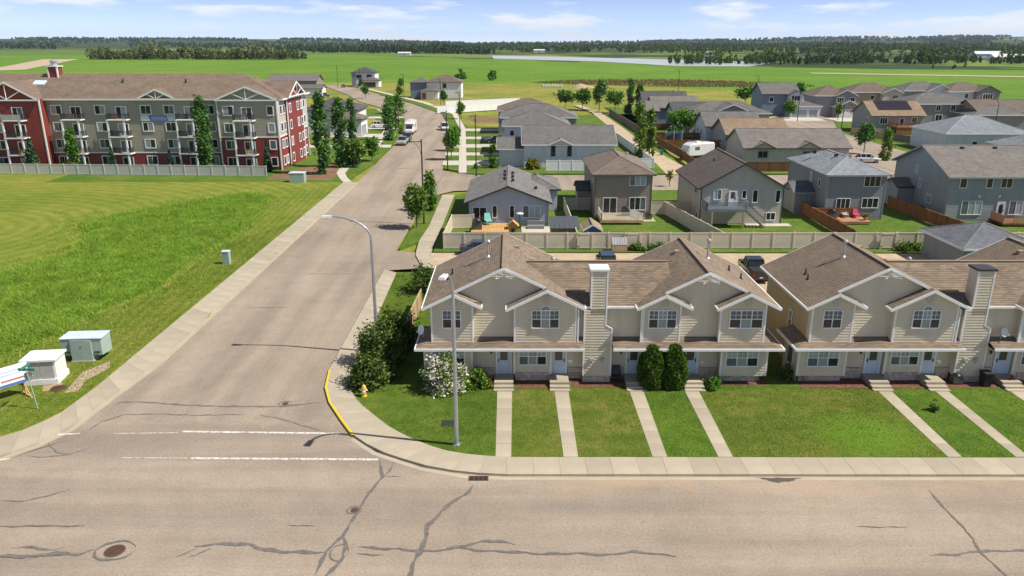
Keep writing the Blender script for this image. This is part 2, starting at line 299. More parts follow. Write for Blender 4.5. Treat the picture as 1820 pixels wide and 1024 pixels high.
def tag(o, label=None, cat=None, group=None, kind=None):
    for k, v in (('label', label), ('category', cat), ('group', group), ('kind', kind)):
        if v: o[k] = v
    return o
def link(name, me, parent=None, loc=(0, 0, 0), rz=0):
    o = bpy.data.objects.new(name, me); C.objects.link(o); o.location = loc; o.rotation_euler = (0, 0, rz)
    if parent: o.parent = parent
    return o
def thing(name, label, cat, loc, rz=0, group=None): return tag(link(name, None, None, loc, rz), label, cat, group)
def org(p):
    o = Vector((0, 0, 0))
    while p: o += p.location; p = p.parent
    return o
def part(name, g, mat, parent, kind=None, smooth=False):
    """geo given in the parent's build-place world coordinates"""
    o0 = org(parent) if parent else Vector((0, 0, 0)); g.v = [(x - o0.x, y - o0.y, z - o0.z) for x, y, z in g.v]
    me = mesh(name, g, mat)
    if smooth: me.polygons.foreach_set('use_smooth', [True] * len(me.polygons))
    o = link(name, me, parent); return tag(o, kind=kind) if kind else o
def pieces(name, g, mat, parent):
    """every box or beam of g as a part of its own"""
    st = g.st + [len(g.v)]; fi = 0
    for a, b in zip(st, st[1:]):
        q = Geo(); q.v = g.v[a:b]
        while fi < len(g.f) and max(g.f[fi]) < b: q.f.append(tuple(i - a for i in g.f[fi])); q.uv.append(g.uv[fi]); fi += 1
        part(name, q, mat, parent)
def lpart(name, g, mat, parent): return link(name, mesh(name, g, mat), parent)      # geo in the parent's local frame
def solo(name, g, mat, label, cat, loc, group=None, rz=0): return tag(link(name, mesh(name, g, mat), None, loc, rz), label, cat, group)
def struct(name, g, mat, parent=None):
    o = link(name, mesh(name, g, mat), parent)
    if not parent: o['kind'] = 'structure'
    return o
def copy_tree(o, parent=None):
    c = o.copy(); C.objects.link(c); c.parent = parent
    for ch in list(o.children): copy_tree(ch, c)
    return c
rnd = random.Random(7)
RG = np.random.default_rng(11)
WC = {}
FR = {'F': 0, 'R': R(90), 'B': R(180), 'L': R(-90)}
def window(parent, face, x, y, z, w, h, n=2, trim='white_trim', panes=None, grid=False, hung=False, fr=.07, name='window'):
    """x,y,z: bottom centre on the wall plane (world). frame + panes as sub-parts"""
    key = ('f', w, h, n, trim, grid, hung, fr)
    if key not in WC:
        g = Geo(); d = .07
        g.box(-w / 2 - fr, -w / 2, -d, 0, -fr, h + fr).box(w / 2, w / 2 + fr, -d, 0, -fr, h + fr).box(-w / 2, w / 2, -d, 0, h, h + fr).box(-w / 2 - .03, w / 2 + .03, -d - .03, 0, -fr - .004, 0)
        for i in range(1, n): q = -w / 2 + w * i / n; g.box(q - .03, q + .03, -d + .005, 0, 0, h)
        if hung: g.box(-w / 2, w / 2, -d + .012, 0, h * .5 - .025, h * .5 + .025)
        if grid:
            for i in range(n):
                q = -w / 2 + w * (i + .5) / n; g.box(q - .011, q + .011, -.045, -.02, h * .5, h)
            g.box(-w / 2, w / 2, -.046, -.021, h * .74, h * .74 + .022)
        WC[key] = mesh(name, g, trim)
    o0 = org(parent); o = link(name, WC[key], parent, (x - o0.x, y - o0.y, z - o0.z), FR[face])
    panes = panes or ['glass_dark'] * n; m = 0
    for i in range(n):
        for j in range(2 if hung else 1):
            mt = panes[m % len(panes)]; m += 1
            hh = h / 2 if hung else h; kk = ('p', round(w / n, 3), round(hh, 3), mt)
            if kk not in WC: WC[kk] = mesh('pane', Geo().box(-w / n / 2, w / n / 2, -.03, -.006, 0, hh), mt)
            link('pane', WC[kk], o, (-w / 2 + w * (i + .5) / n, 0, h - hh * (j + 1) if hung else 0))
    return o
def door(parent, face, x, y, z, w=.95, h=2.05, mat='door_blue', arch=True, trim='white_trim', handle=1):
    o0 = org(parent); g = Geo().box(-w / 2, w / 2, -.05, 0, 0, h)
    for q in (-1, 1): g.box(q * w * .22 - .14, q * w * .22 + .14, -.06, -.05, .18, .78)
    o = link('door', mesh('door', g, mat), parent, (x - o0.x, y - o0.y, z - o0.z), FR[face])
    g = Geo().box(-w / 2 - .11, -w / 2, -.075, 0, 0, h + .12).box(w / 2, w / 2 + .11, -.075, 0, 0, h + .12).box(-w / 2, w / 2, -.075, 0, h, h + .12); lpart('door_frame', g, trim, o)
    if arch:
        pts = [(-.26, 1.02), (.26, 1.02), (.26, 1.62)] + [(.26 * math.cos(a), 1.62 + .26 * math.sin(a)) for a in (R(30), R(60), R(90), R(120), R(150))] + [(-.26, 1.62)]
        g = Geo(); n = len(pts); g.add([(p[0], -.065, p[1]) for p in pts] + [(p[0], -.05, p[1]) for p in pts], [tuple(range(n))] + [(i, i + n, (i + 1) % n + n, (i + 1) % n) for i in range(n)]); lpart('door_glass', g, 'door_glass', o)
    lpart('handle', Geo().box(handle * w * .4 - .035, handle * w * .4 + .035, -.1, -.05, .9, 1.15), 'dark_trim', o)
    return o
def garage_door(parent, face, x, y, z, w, h, mat='garage_white', trim='white_trim', lights=0):
    o0 = org(parent); g = Geo()
    for k in range(4): g.box(-w / 2, w / 2, -.04, 0, h * k / 4 + .012, h * (k + 1) / 4 - .012)
    g.box(-w / 2, w / 2, -.02, 0, 0, h); o = link('garage_door', mesh('garage_door', g, mat), parent, (x - o0.x, y - o0.y, z - o0.z), FR[face])
    lpart('door_frame', Geo().box(-w / 2 - .14, -w / 2, -.06, 0, 0, h + .14).box(w / 2, w / 2 + .14, -.06, 0, 0, h + .14).box(-w / 2, w / 2, -.06, 0, h, h + .14), trim, o)
    for i in range(lights): q = -w / 2 + w * (i + .5) / lights; lpart('pane', Geo().box(q - .3, q + .3, -.05, -.03, h * .82, h * .93), 'glass_dark', o)
def rect_roof(parent, kind, x0, x1, y0, y1, ze, slope, mat, trim='white_trim', ov=.45, name='roof', th=.2, course=.2):
    x0 -= ov; x1 += ov; y0 -= ov; y1 += ov; w, d = x1 - x0, y1 - y0; g = Geo(); f = Geo(); z = ze
    xm, ym = (x0 + x1) / 2, (y0 + y1) / 2
    if kind == 'hip':
        if w >= d: r = d / 2; A, B = (x0 + r, ym, z + slope * r), (x1 - r, ym, z + slope * r); P = [[(x0, y0, z), (x1, y0, z), B, A], [(x1, y1, z), (x0, y1, z), A, B], [(x0, y1, z), (x0, y0, z), A], [(x1, y0, z), (x1, y1, z), B]]
        else: r = w / 2; A, B = (xm, y0 + r, z + slope * r), (xm, y1 - r, z + slope * r); P = [[(x0, y0, z), (x1, y0, z), A], [(x1, y1, z), (x0, y1, z), B], [(x0, y1, z), (x0, y0, z), A, B], [(x1, y0, z), (x1, y1, z), B, A]]
        zr = z + slope * r
        for a, b, c, e in ((x0, x1, y0 - .03, y0), (x0, x1, y1, y1 + .03), (x0 - .03, x0, y0, y1), (x1, x1 + .03, y0, y1)): f.box(a, b, c, e, z - th, z + .01)
        rg = [(A, B)] + [(c, A if (Vector(c) - Vector(A)).length < (Vector(c) - Vector(B)).length else B) for c in ((x0, y0, z), (x1, y0, z), (x1, y1, z), (x0, y1, z))]
    elif kind == 'gx':
        zr = z + slope * d / 2; A, B = (x0, ym, zr), (x1, ym, zr); P = [[(x0, y0, z), (x1, y0, z), B, A], [(x1, y1, z), (x0, y1, z), A, B]]; rg = [(A, B)]
        f.box(x0, x1, y0 - .03, y0, z - th, z + .01).box(x0, x1, y1, y1 + .03, z - th, z + .01)
        for x in (x0, x1):
            for yy in (y0, y1): q = -.03 if x == x0 else 0; f.add([(x + q, yy, z - th), (x + q + .03, yy, z - th), (x + q + .03, yy, z + .01), (x + q, yy, z + .01), (x + q, ym, zr - th), (x + q + .03, ym, zr - th), (x + q + .03, ym, zr + .01), (x + q, ym, zr + .01)], [(0, 1, 2, 3), (7, 6, 5, 4), (0, 4, 5, 1), (1, 5, 6, 2), (2, 6, 7, 3), (3, 7, 4, 0)])
    else:
        zr = z + slope * w / 2; A, B = (xm, y0, zr), (xm, y1, zr); P = [[(x0, y1, z), (x0, y0, z), A, B], [(x1, y0, z), (x1, y1, z), B, A]]; rg = [(A, B)]
        f.box(x0 - .03, x0, y0, y1, z - th, z + .01).box(x1, x1 + .03, y0, y1, z - th, z + .01)
        for y in (y0, y1):
            for xx in (x0, x1): q = -.03 if y == y0 else 0; f.add([(xx, y + q, z - th), (xx, y + q + .03, z - th), (xx, y + q + .03, z + .01), (xx, y + q, z + .01), (xm, y + q, zr - th), (xm, y + q + .03, zr - th), (xm, y + q + .03, zr + .01), (xm, y + q, zr + .01)], [(0, 1, 2, 3), (7, 6, 5, 4), (0, 4, 5, 1), (1, 5, 6, 2), (2, 6, 7, 3), (3, 7, 4, 0)])
    for p in P:
        plane(g, p, course); n = len(p); g.add([(a, b, c - th * .8) for a, b, c in p], [tuple(range(n))[::-1]])
    for a, b in rg:
        if (Vector(a) - Vector(b)).length > .2: g.beam((a[0], a[1], a[2] + .02), (b[0], b[1], b[2] + .02), .26, .04)
    o = part(name, g, mat, parent); part('fascia', f, trim, o); return o, zr
def gable_wall(g, axis, x0, x1, y0, y1, ze, slope, ends=(0, 1), ov=.45, course=.2):
    zb = ze
    if axis == 'y':
        w = x1 - x0; zr = ze + slope * (w / 2 + ov)
        if 0 in ends: lap(g, (x0, y0), (x1, y0), [(0, zb), (w, zb), (w, ze + slope * ov), (w / 2, zr), (0, ze + slope * ov)], course)
        if 1 in ends: lap(g, (x1, y1), (x0, y1), [(0, zb), (w, zb), (w, ze + slope * ov), (w / 2, zr), (0, ze + slope * ov)], course)
    else:
        w = y1 - y0; zr = ze + slope * (w / 2 + ov)
        if 0 in ends: lap(g, (x0, y1), (x0, y0), [(0, zb), (w, zb), (w, ze + slope * ov), (w / 2, zr), (0, ze + slope * ov)], course)
        if 1 in ends: lap(g, (x1, y0), (x1, y1), [(0, zb), (w, zb), (w, ze + slope * ov), (w / 2, zr), (0, ze + slope * ov)], course)
def mass(parent, kind, x0, x1, y0, y1, ze, slope, wall, roof, trim='white_trim', ov=.45, z0=0, gmat=None, vents=0, corner=True, course=.2):
    g = Geo(); lapbox(g, x0, x1, y0, y1, z0, ze, course=course)
    w = part('wall', g, wall, parent)
    if kind in ('gx', 'gy'):
        [(lambda g: (gable_wall(g, kind[1], x0, x1, y0, y1, ze, slope, (e,), ov, course), part('gable', g, gmat or wall, parent)))(Geo()) for e in (0, 1)]
    if corner:
        g = Geo()
        for x in (x0, x1):
            for y in (y0, y1): g.box(x - .06, x + .06, y - .06, y + .06, z0, ze)
        pieces('corner_trim', g, trim, parent)
    o, zr = rect_roof(parent, kind, x0, x1, y0, y1, ze, slope, roof, trim, ov)
    for k in range(vents):
        if kind == 'gy' or (kind == 'hip' and x1 - x0 < y1 - y0): vx = (x0 + x1) / 2 + (.9 if k % 2 else -.9); vy = y0 + (y1 - y0) * (.35 + .5 * k / max(1, vents)); vz = zr - slope * .9
        else: vy = (y0 + y1) / 2 - .9; vx = x0 + (x1 - x0) * (.25 + .5 * k / max(1, vents)); vz = zr - slope * .9
        part('roof_vent', Geo().box(vx - .2, vx + .2, vy - .2, vy + .2, vz - .1, vz + .22), 'vent_black', o)
    return zr
def house(label, x, y, name='house', cat='house'): return thing(name, label, cat, (x, y, 0))

# ------------------------------------------------------------------ ground, terrain
def azpx(x, y):                      # how many metres the far ridge stands above the plain in a direction
    a = math.degrees(math.atan2(x, y)); pts = [(-180, 60), (-40, 62), (-32, 66), (-24, 62), (-18, 68), (-12, 60), (-7, 26), (0, 10), (4, 14), (10, 36), (18, 66), (24, 78), (30, 88), (36, 96), (180, 60)]
    for (a0, h0), (a1, h1) in zip(pts, pts[1:]):
        if a0 <= a <= a1: return h0 + (h1 - h0) * (a - a0) / (a1 - a0)
    return 40
def terr(x, y):
    r = math.hypot(x, y); k = max(0, min(1, (r - 3600) / 4200)); k = k * k * (3 - 2 * k)
    return k * azpx(x, y) * .68
g = Geo(); rad = [0, 60, 200, 500, 900, 1400, 2000, 2800, 3600, 4200, 4800, 5400, 6000, 6600, 7200, 7800, 8600, 11000]; NA = 144
for r in rad:
    for i in range(NA): a = 2 * math.pi * i / NA; x, y = r * math.sin(a), r * math.cos(a); g.v.append((x, y, terr(x, y) - .5))
for j in range(len(rad) - 1):
    for i in range(NA): g.f.append((j * NA + i, (j + 1) * NA + i, (j + 1) * NA + (i + 1) % NA, j * NA + (i + 1) % NA)); g.uv.append(None)
g.f = [f[::-1] for f in g.f]
me = mesh('ground', g, 'field_far'); o = link('ground', me); tag(o, kind='structure')
def sheet(name, pts, z, mat, parent=None): return struct(name, Geo().poly([(x, y, z) for x, y in pts]), mat, parent)
def slabland(name, pts, z, mat): return struct(name, Geo().prism(pts, -.3, z), mat)
sheet('crop_field', [(-2600, 320), (-60, 452), (-40, 420), (60, 400), (130, 330), (300, 330), (900, 300), (900, 610), (360, 700), (180, 800), (-40, 1100), (-300, 1500), (-2600, 1500)], -.32, 'crop')
sheet('far_crop_field', [(-2600, 1500), (-300, 1500), (-200, 2100), (-2600, 2400)], -.3, 'crop_dark')
sheet('meadow', [(-140, 120), (-140, 470), (-40, 470), (60, 440), (140, 370), (200, 330), (420, 330), (420, 60), (60, 60)], -.2, 'meadow')
sheet('reed_patch', [(10, 480), (60, 520), (140, 500), (150, 440), (80, 430)], -.15, 'brown_field')
sheet('gravel_road_far', [(228, 606), (231, 625), (520, 480), (900, 300), (900, 285), (500, 462)], -.1, 'gravel_lane')
sheet('lane_far', [(-640, 1095), (-600, 1115), (-420, 690), (-432, 668), (-700, 610), (-700, 625), (-450, 685)], -.1, 'gravel_lane')
sheet('lake', [(-36, 1400), (-26, 1150), (105, 985), (165, 800), (232, 785), (310, 940), (218, 1090), (70, 1300)], -.2, 'lake')
# front street, side street, cross street
ROAD = [(-130, 2), (150, 2), (150, 37.5), (-.3, 37.6), (-5.1, 38.6), (-8, 40.3), (-9.6, 42), (-10.9, 44.2), (-12.2, 46.7), (-13, 49), (-13.4, 52), (-13.45, 78), (-9, 79), (-9, 84.6), (-13.4, 86), (-13.2, 100), (-13, 116), (-11.9, 120), (-9.5, 123.4), (-6, 124), (110, 125), (110, 139), (-6, 139), (-11, 141), (-13.1, 144.5), (-14.7, 180), (-17.2, 215), (-23, 260), (-38.1, 305.5), (-61.6, 362), (-91, 432), (-106, 444), (-92, 406), (-75.3, 362), (-60.9, 317), (-43.9, 279.6), (-36.5, 257.7), (-31, 227), (-28.8, 202), (-27.2, 177), (-26.8, 153), (-26.6, 131), (-26.7, 89), (-26.6, 52), (-27.2, 47.7), (-27.6, 42.6), (-28.5, 41), (-29.7, 39.6), (-32, 37.9), (-36, 36.8), (-130, 36.5)]
import mathutils.geometry as mg
def tess(pts, z, mat, name, parent=None):
    tri = mg.tessellate_polygon([[Vector((x, y, 0)) for x, y in pts]]); g = Geo(); g.v = [(x, y, z) for x, y in pts]
    for a, b, c in tri:
        A, B, D = pts[a], pts[b], pts[c]; cr_ = (B[0] - A[0]) * (D[1] - A[1]) - (B[1] - A[1]) * (D[0] - A[0])
        g.f.append((a, b, c) if cr_ > 0 else (a, c, b)); g.uv.append(None)
    return struct(name, g, mat, parent)
road = tess(ROAD, 0, 'asphalt', 'road')
def raised(name, pts, z, mat, parent=None):
    o = tess(pts, z, mat, name, parent); n = len(pts); me = o.data; g = Geo(); g.v = [tuple(v.co) for v in me.vertices] + [(x, y, -.25) for x, y in pts]; g.f = [tuple(p.vertices) for p in me.polygons]
    ar = sum(pts[i][0] * pts[(i + 1) % n][1] - pts[(i + 1) % n][0] * pts[i][1] for i in range(n))
    for i in range(n):
        j = (i + 1) % n; g.f.append((n + i, n + j, j, i) if ar > 0 else (n + j, n + i, i, j))
    g.uv = [None] * len(g.f); o.data = mesh(name, g, mat); return o
def resample(pl, step):
    out = [Vector(pl[0])]; acc = 0
    P = [Vector(p) for p in pl]; L = [0]
    for a, b in zip(P, P[1:]): L.append(L[-1] + (b - a).length)
    n = max(1, round(L[-1] / step)); res = []
    for i in range(n + 1):
        d = L[-1] * i / n
        for k in range(len(P) - 1):
            if d <= L[k + 1] + 1e-6: t_ = (d - L[k]) / max(1e-9, L[k + 1] - L[k]); res.append(P[k].lerp(P[k + 1], t_)); break
    return res
def walk(name, outer, inner, step, z=.14, gap=.014, parent=None, mat='concrete'):
    """a pavement of single slabs between two edge lines"""
    n = max(1, round(sum((Vector(b) - Vector(a)).length for a, b in zip(outer, outer[1:])) / step))
    def rs(pl): P = resample(pl, .05); return [P[min(len(P) - 1, round(i * (len(P) - 1) / n))] for i in range(n + 1)]
    A, B = rs(outer), rs(inner); g = Geo()
    for i in range(n): g.add([(*A[i], z - .012), (*A[i + 1], z - .012), (*B[i + 1], z - .012), (*B[i], z - .012), (*A[i], -.2), (*A[i + 1], -.2), (*B[i + 1], -.2), (*B[i], -.2)], [(0, 1, 2, 3), (1, 0, 4, 5), (3, 2, 6, 7)])
    base = struct(name, g, 'joint', parent)
    for i in range(n):
        a0, a1, b0, b1 = A[i], A[i + 1], B[i], B[i + 1]; e = (a1 - a0).length; k = min(.2, gap / 2 / max(e, .1)); k2 = min(.2, gap / 2 / max((b1 - b0).length, .1))
        dz = rnd.uniform(-.005, .005)
        q = [a0.lerp(a1, k), a0.lerp(a1, 1 - k), b0.lerp(b1, 1 - k2), b0.lerp(b1, k2)]; c = sum(q, Vector((0, 0))) / 4
        q = [(p - c) * 1.001 for p in q]; gg = Geo().prism([tuple(p) for p in q], -.12, z + dz)
        link('slab', mesh('slab', gg, mat), base, (c.x, c.y, 0))
    return base
# ------------------------------------------------------------------ kerbs, pavements, lawns
RK = [(150, 37.5), (-.3, 37.6), (-2.6, 37.8), (-5.1, 38.6), (-8, 40.3), (-9.6, 42), (-10.9, 44.2), (-12.2, 46.7), (-13, 49), (-13.4, 52), (-13.45, 78)]
RI = [(150, 39.1), (-.3, 39.45), (-2.3, 39.7), (-4.2, 40.3), (-6.3, 41.8), (-7.8, 43.3), (-9, 44.9), (-10.2, 46.5), (-11, 48.2), (-11.6, 50.5), (-12, 76.8)]
walk('sidewalk', [(40, 37.55)] + RK[1:2], [(40, 39.35)] + RI[1:2], 1.52)
walk('corner_sidewalk', RK[1:10], RI[1:10], 1.5)
walk('side_sidewalk', RK[9:], RI[9:], 1.55)
LK = [(-60, 36.6), (-36, 36.8), (-32, 37.9), (-29.7, 39.6), (-28.5, 41), (-27.6, 43), (-27.2, 47.7), (-26.6, 53), (-26.6, 131)]
LO = [(-60, 39.2), (-36, 39.3), (-33.4, 40.2), (-31.2, 41.7), (-30, 42.9), (-29.2, 44.9), (-28.9, 48.7), (-28.9, 54.6), (-28.8, 131)]
walk('opposite_corner_sidewalk', LK[1:8], LO[1:8], 1.5)
walk('opposite_sidewalk', LK[7:], LO[7:], 1.6)
walk('strip_sidewalk', [(-9.6, 79), (-10.9, 84), (-11.2, 90), (-10.8, 98), (-10.9, 119.5)], [(-8.6, 79), (-9.3, 84), (-9.2, 90), (-9.1, 98), (-9, 119.5)], 1.6)
walk('far_sidewalk', [(-9.8, 141), (-12.2, 180), (-14.4, 215), (-20, 262), (-35, 309), (-59, 366), (-88, 436)], [(-8.3, 141), (-10.6, 180), (-12.8, 216), (-18.4, 263), (-33, 311), (-57, 368), (-86, 438)], 6, mat='driveway')
walk('far_opposite_sidewalk', [(-27.4, 131.2), (-30.4, 139), (-31.2, 150), (-30.5, 177), (-32, 202), (-34.5, 227), (-39.8, 257.7), (-47, 279)], [(-28.9, 131.2), (-32, 139.5), (-33, 150), (-32.2, 177), (-33.8, 202), (-36.2, 227), (-41.5, 259), (-48.5, 281)], 5, mat='driveway')
# gutter pans beside the kerb
def ribbon(pts, w, z, mat, name, parent, side=0):
    P = [Vector(p[:2]) for p in pts]; W_ = [p[2] if len(p) > 2 else w for p in pts]; g = Geo(); n = len(P)
    for i in range(n):
        d = (P[min(n - 1, i + 1)] - P[max(0, i - 1)]).normalized(); nn = Vector((-d.y, d.x)); a = P[i] + nn * W_[i] * (.5 + side / 2); b = P[i] - nn * W_[i] * (.5 - side / 2)
        g.v += [(a.x, a.y, z), (b.x, b.y, z)]
    for i in range(n - 1): g.f.append((2 * i, 2 * i + 1, 2 * i + 3, 2 * i + 2)); g.uv.append(None)
    return struct(name, g, mat, parent)
ribbon(LK[1:], .42, .006, 'concrete', 'gutter', road, side=-1)
ribbon([(-9.6, 41.9), (-8, 40.2), (-5.1, 38.5), (-2.6, 37.7), (-.3, 37.5), (60, 37.42)], .3, .006, 'concrete', 'gutter', road, side=-1)
# yellow painted kerb
g = Geo(); YK = [(-9.75, 42.05), (-10.9, 44.1), (-12.2, 46.6), (-13, 48.9), (-13.4, 51.9)]
for (x0, y0), (x1, y1) in zip(YK, YK[1:]):
    d = Vector((x1 - x0, y1 - y0)).normalized(); n = Vector((d.y, -d.x)) * .13
    g.add([(x0 - n.x * .1, y0 - n.y * .1, .002), (x1 - n.x * .1, y1 - n.y * .1, .002), (x1 - n.x * .1, y1 - n.y * .1, .15), (x0 - n.x * .1, y0 - n.y * .1, .15), (x0 + n.x, y0 + n.y, .152), (x1 + n.x, y1 + n.y, .152)], [(0, 1, 2, 3), (3, 2, 5, 4)])
struct('yellow_kerb_paint', g, 'yellow_paint', road)
# lawns
lawn = raised('front_lawn', [(60, 39.33)] + RI[1:] + [(-12, 77), (60, 77)], .125, 'lawn')
raised('left_field', [(-400, 39.3)] + LO[1:] + [(-28.8, 200), (-400, 200)], .125, 'mown_field')
sheet('verge_grass', [(-34, 40.6), (-31.4, 41.9), (-30.1, 43.1), (-29.3, 45.1), (-29, 48.7), (-29, 54.6), (-28.95, 128), (-34.6, 122), (-35.2, 108), (-34.2, 88), (-34.6, 78), (-33.6, 72), (-36.5, 64), (-37.2, 55), (-42, 52), (-60, 52), (-60, 39.6)], .131, 'mown_verge')
raised('grass_strip', [(-13.1, 86.8), (-12.9, 100), (-12.7, 116), (-11.8, 119.6), (-10.95, 119.6), (-10.85, 98), (-11.25, 90)], .125, 'lawn')
raised('block_lawn', [(-9, 85.2), (-9.15, 90), (-9.05, 119), (-6, 123.5), (104, 124.4), (104, 84.6)], .1, 'yard')
raised('far_block_lawn', [(-8.2, 140), (-10.5, 180), (-12.7, 216), (-18, 250), (40, 262), (32, 140)], .1, 'yard')
raised('far_strip', [(-12.9, 146), (-14.4, 180), (-17, 215), (-22.6, 259), (-37.5, 305), (-60.6, 361), (-59.2, 365), (-35.2, 308.5), (-20.2, 261.5), (-14.5, 215), (-12.3, 180), (-10, 143)], .1, 'yard')
raised('far_left_lawn', [(-28.6, 131), (-27.2, 153), (-27.6, 177), (-29.2, 202), (-31.4, 227), (-37, 257), (-44.5, 279), (-80, 290), (-80, 131)], .126, 'yard')
sheet('dry_lot', [(-12.6, 221), (-2, 221), (2, 262), (-19, 255)], .118, 'meadow'); sheet('soil_lot', [(-11, 232), (0, 234), (1.5, 250), (-15, 247)], .123, 'soil'); sheet('dry_lot', [(-52, 224), (-37.5, 224), (-43, 246), (-54, 246)], .134, 'meadow')
raised('right_block_lawn', [(36, 140), (104, 140), (108, 200), (108, 290), (34, 290)], .1, 'yard')
# the back lane behind the terraces, alley, the cul-de-sac to the right
sheet('back_lane', [(-9.2, 78.5), (60, 76.8), (60, 84.2), (-9.2, 84.6)], .135, 'gravel_lane')
sheet('parking_pad', [(19.5, 68), (29.5, 68), (29.5, 77.5), (19.5, 77.5)], .131, 'gravel_lane')
sheet('alley', [(28, 139), (34, 139), (33, 150), (31, 178), (31, 215), (30, 268), (26, 300), (23, 300), (27, 268), (27.5, 215), (27, 178), (28.4, 152)], .112, 'gravel_lane')
sheet('far_road', [(60, 139), (79, 139), (86, 165), (86, 190), (87, 208), (100, 246), (160, 252), (160, 268), (84, 255), (78, 225), (74, 205), (66, 190)], .114, 'asphalt')
sheet('soil_patch', [(-30.6, 48), (-31.2, 51.5), (-30.2, 53.5), (-29.6, 52.2), (-30.2, 50), (-29.8, 48.2)], .137, 'gravel')
sheet('planting_bed', [(-43, 134), (-32, 133), (-30, 141), (-33, 156), (-42.5, 142)], .133, 'soil')
for i, (y0, y1) in enumerate([(150, 156), (163.5, 168), (176, 182), (192, 197), (210, 216)]):
    sheet('driveway', [(-13.6 - i * .6, y0), (8, y0), (8, y1), (-13.8 - i * .6, y1)], .117, 'driveway')
for y0, y1, xx in ((176, 181, -50), (196, 203, -48), (215, 221, -52), (246, 252, -60)): sheet('driveway', [(xx, y0), (-27.5 - (y0 - 176) * .09, y0), (-27.5 - (y1 - 176) * .1, y1), (xx, y1)], .139, 'driveway')
sheet('driveway', [(80, 238), (96, 238), (96, 251), (80, 251)], .117, 'driveway'); sheet('driveway', [(98, 236), (108, 236), (108, 248), (98, 246)], .118, 'driveway')
grass('lawn_olive', (.075, .118, .016), (.112, .155, .022), (.185, .185, .045), .2, .9, 14); grass('lawn_fresh', (.06, .12, .014), (.085, .16, .018), (.12, .185, .024), .2, .9, 14); grass('lawn_vivid', (.085, .165, .014), (.115, .22, .018), (.16, .25, .025), .2, .9, 14)
for x0, x1, mt in ((.02, 2.92, 'lawn_olive'), (3.9, 8.05, 'lawn_olive'), (9.05, 11.85, 'lawn_fresh'), (26.1, 29.02, 'lawn_fresh'), (29.98, 34.2, 'lawn_fresh')): sheet('yard_turf', [(x0, 39.5), (x1, 39.5), (x1, 48.55), (x0, 48.55)], .1285, mt)
t = grass('lawn_patchy', (.075, .12, .016), (.11, .155, .022), (.18, .185, .04), .2, .9, 14); src = t.p.inputs['Base Color'].links[0].from_socket; v = t.coord(); sx = t.n('ShaderNodeSeparateXYZ'); t.l(v, sx.inputs[0])
dx = t.math('DIVIDE', t.math('ADD', sx.outputs[0], -21.6), 4.2); dy = t.math('DIVIDE', t.math('ADD', sx.outputs[1], -42.2), 3.6); dd = t.math('SQRT', t.math('ADD', t.math('MULTIPLY', dx, dx), t.math('MULTIPLY', dy, dy))); dd = t.math('ADD', dd, t.math('MULTIPLY', t.noise(.8, 5, v, .7), .9))
t.col(t.mix(t.ramp(t.math('MULTIPLY', dd, .5), [(.42, (.8, .8, .8)), (.72, (0, 0, 0))]), src, (.12, .225, .02))); sheet('yard_turf', [(12.85, 39.5), (25.1, 39.5), (25.1, 48.55), (12.85, 48.55)], .1285, 'lawn_patchy')
# mulch beds and lawn edges before the terraces
for k in (0, 26.1):
    for x0, x1, y0 in ((-6, -1.3, 48.7), (.2, 2.7, 48.75), (4.15, 8, 48.8), (9.3, 12.1, 48.4), (13.2, 18, 49.2)): sheet('mulch_bed', [(x0 + k, y0), (x1 + k, y0), (x1 + k, 50.6), (x0 + k, 50.6)], .134, 'mulch')
# front walks, each of single slabs
for k, lst in ((0, ((-.5, .45), (3.4, .42), (8.55, .42), (12.35, .42))), (26.1, ((-.5, .4), (3.4, .38), (8.55, .4)))):
    for i, (x, w) in enumerate(lst):
        b = walk('front_walk', [(x + k - w, 39.45), (x + k - w - .06, 48.7)], [(x + k + w, 39.45), (x + k + w + .06, 48.7)], 1.5, z=.145)
# road markings and tar-sealed cracks
def line(x0, y0, x1, y1, w): ribbon([(x0, y0), (x1, y1)], w, .008, 'road_paint', 'crosswalk_line', road)
line(-20.4, 42.75, -10.65, 42.5, .2); line(-18.6, 39.55, -7.75, 39.4, .2); line(-24.5, 42.5, -20.6, 42.6, .07); line(-22.6, 39.6, -18.8, 39.55, .06); line(-28, 42.35, -26.6, 42.5, .14); line(-29.8, 39.25, -29.1, 39.5, .14)
def crack(pts, w=.2, seed=0, mat='crack'):
    r = random.Random(seed); P = resample([p[:2] for p in pts], .17); n = len(P); out = []
    for i, p in enumerate(P):
        tp = min(1, (i + .6) / 5, (n - i - .4) / 5); out.append((p.x + r.uniform(-.02, .02), p.y + r.uniform(-.02, .02) + .03 * math.sin(i * .8 + seed), w * .8 * tp * (1 + .3 * math.sin(i * .55 + seed) + .2 * math.sin(i * 1.31 + 2 * seed) + r.uniform(-.12, .12))))
    ribbon(out, w, .010 + .0011 * (seed % 17), mat, 'crack_seal', road)
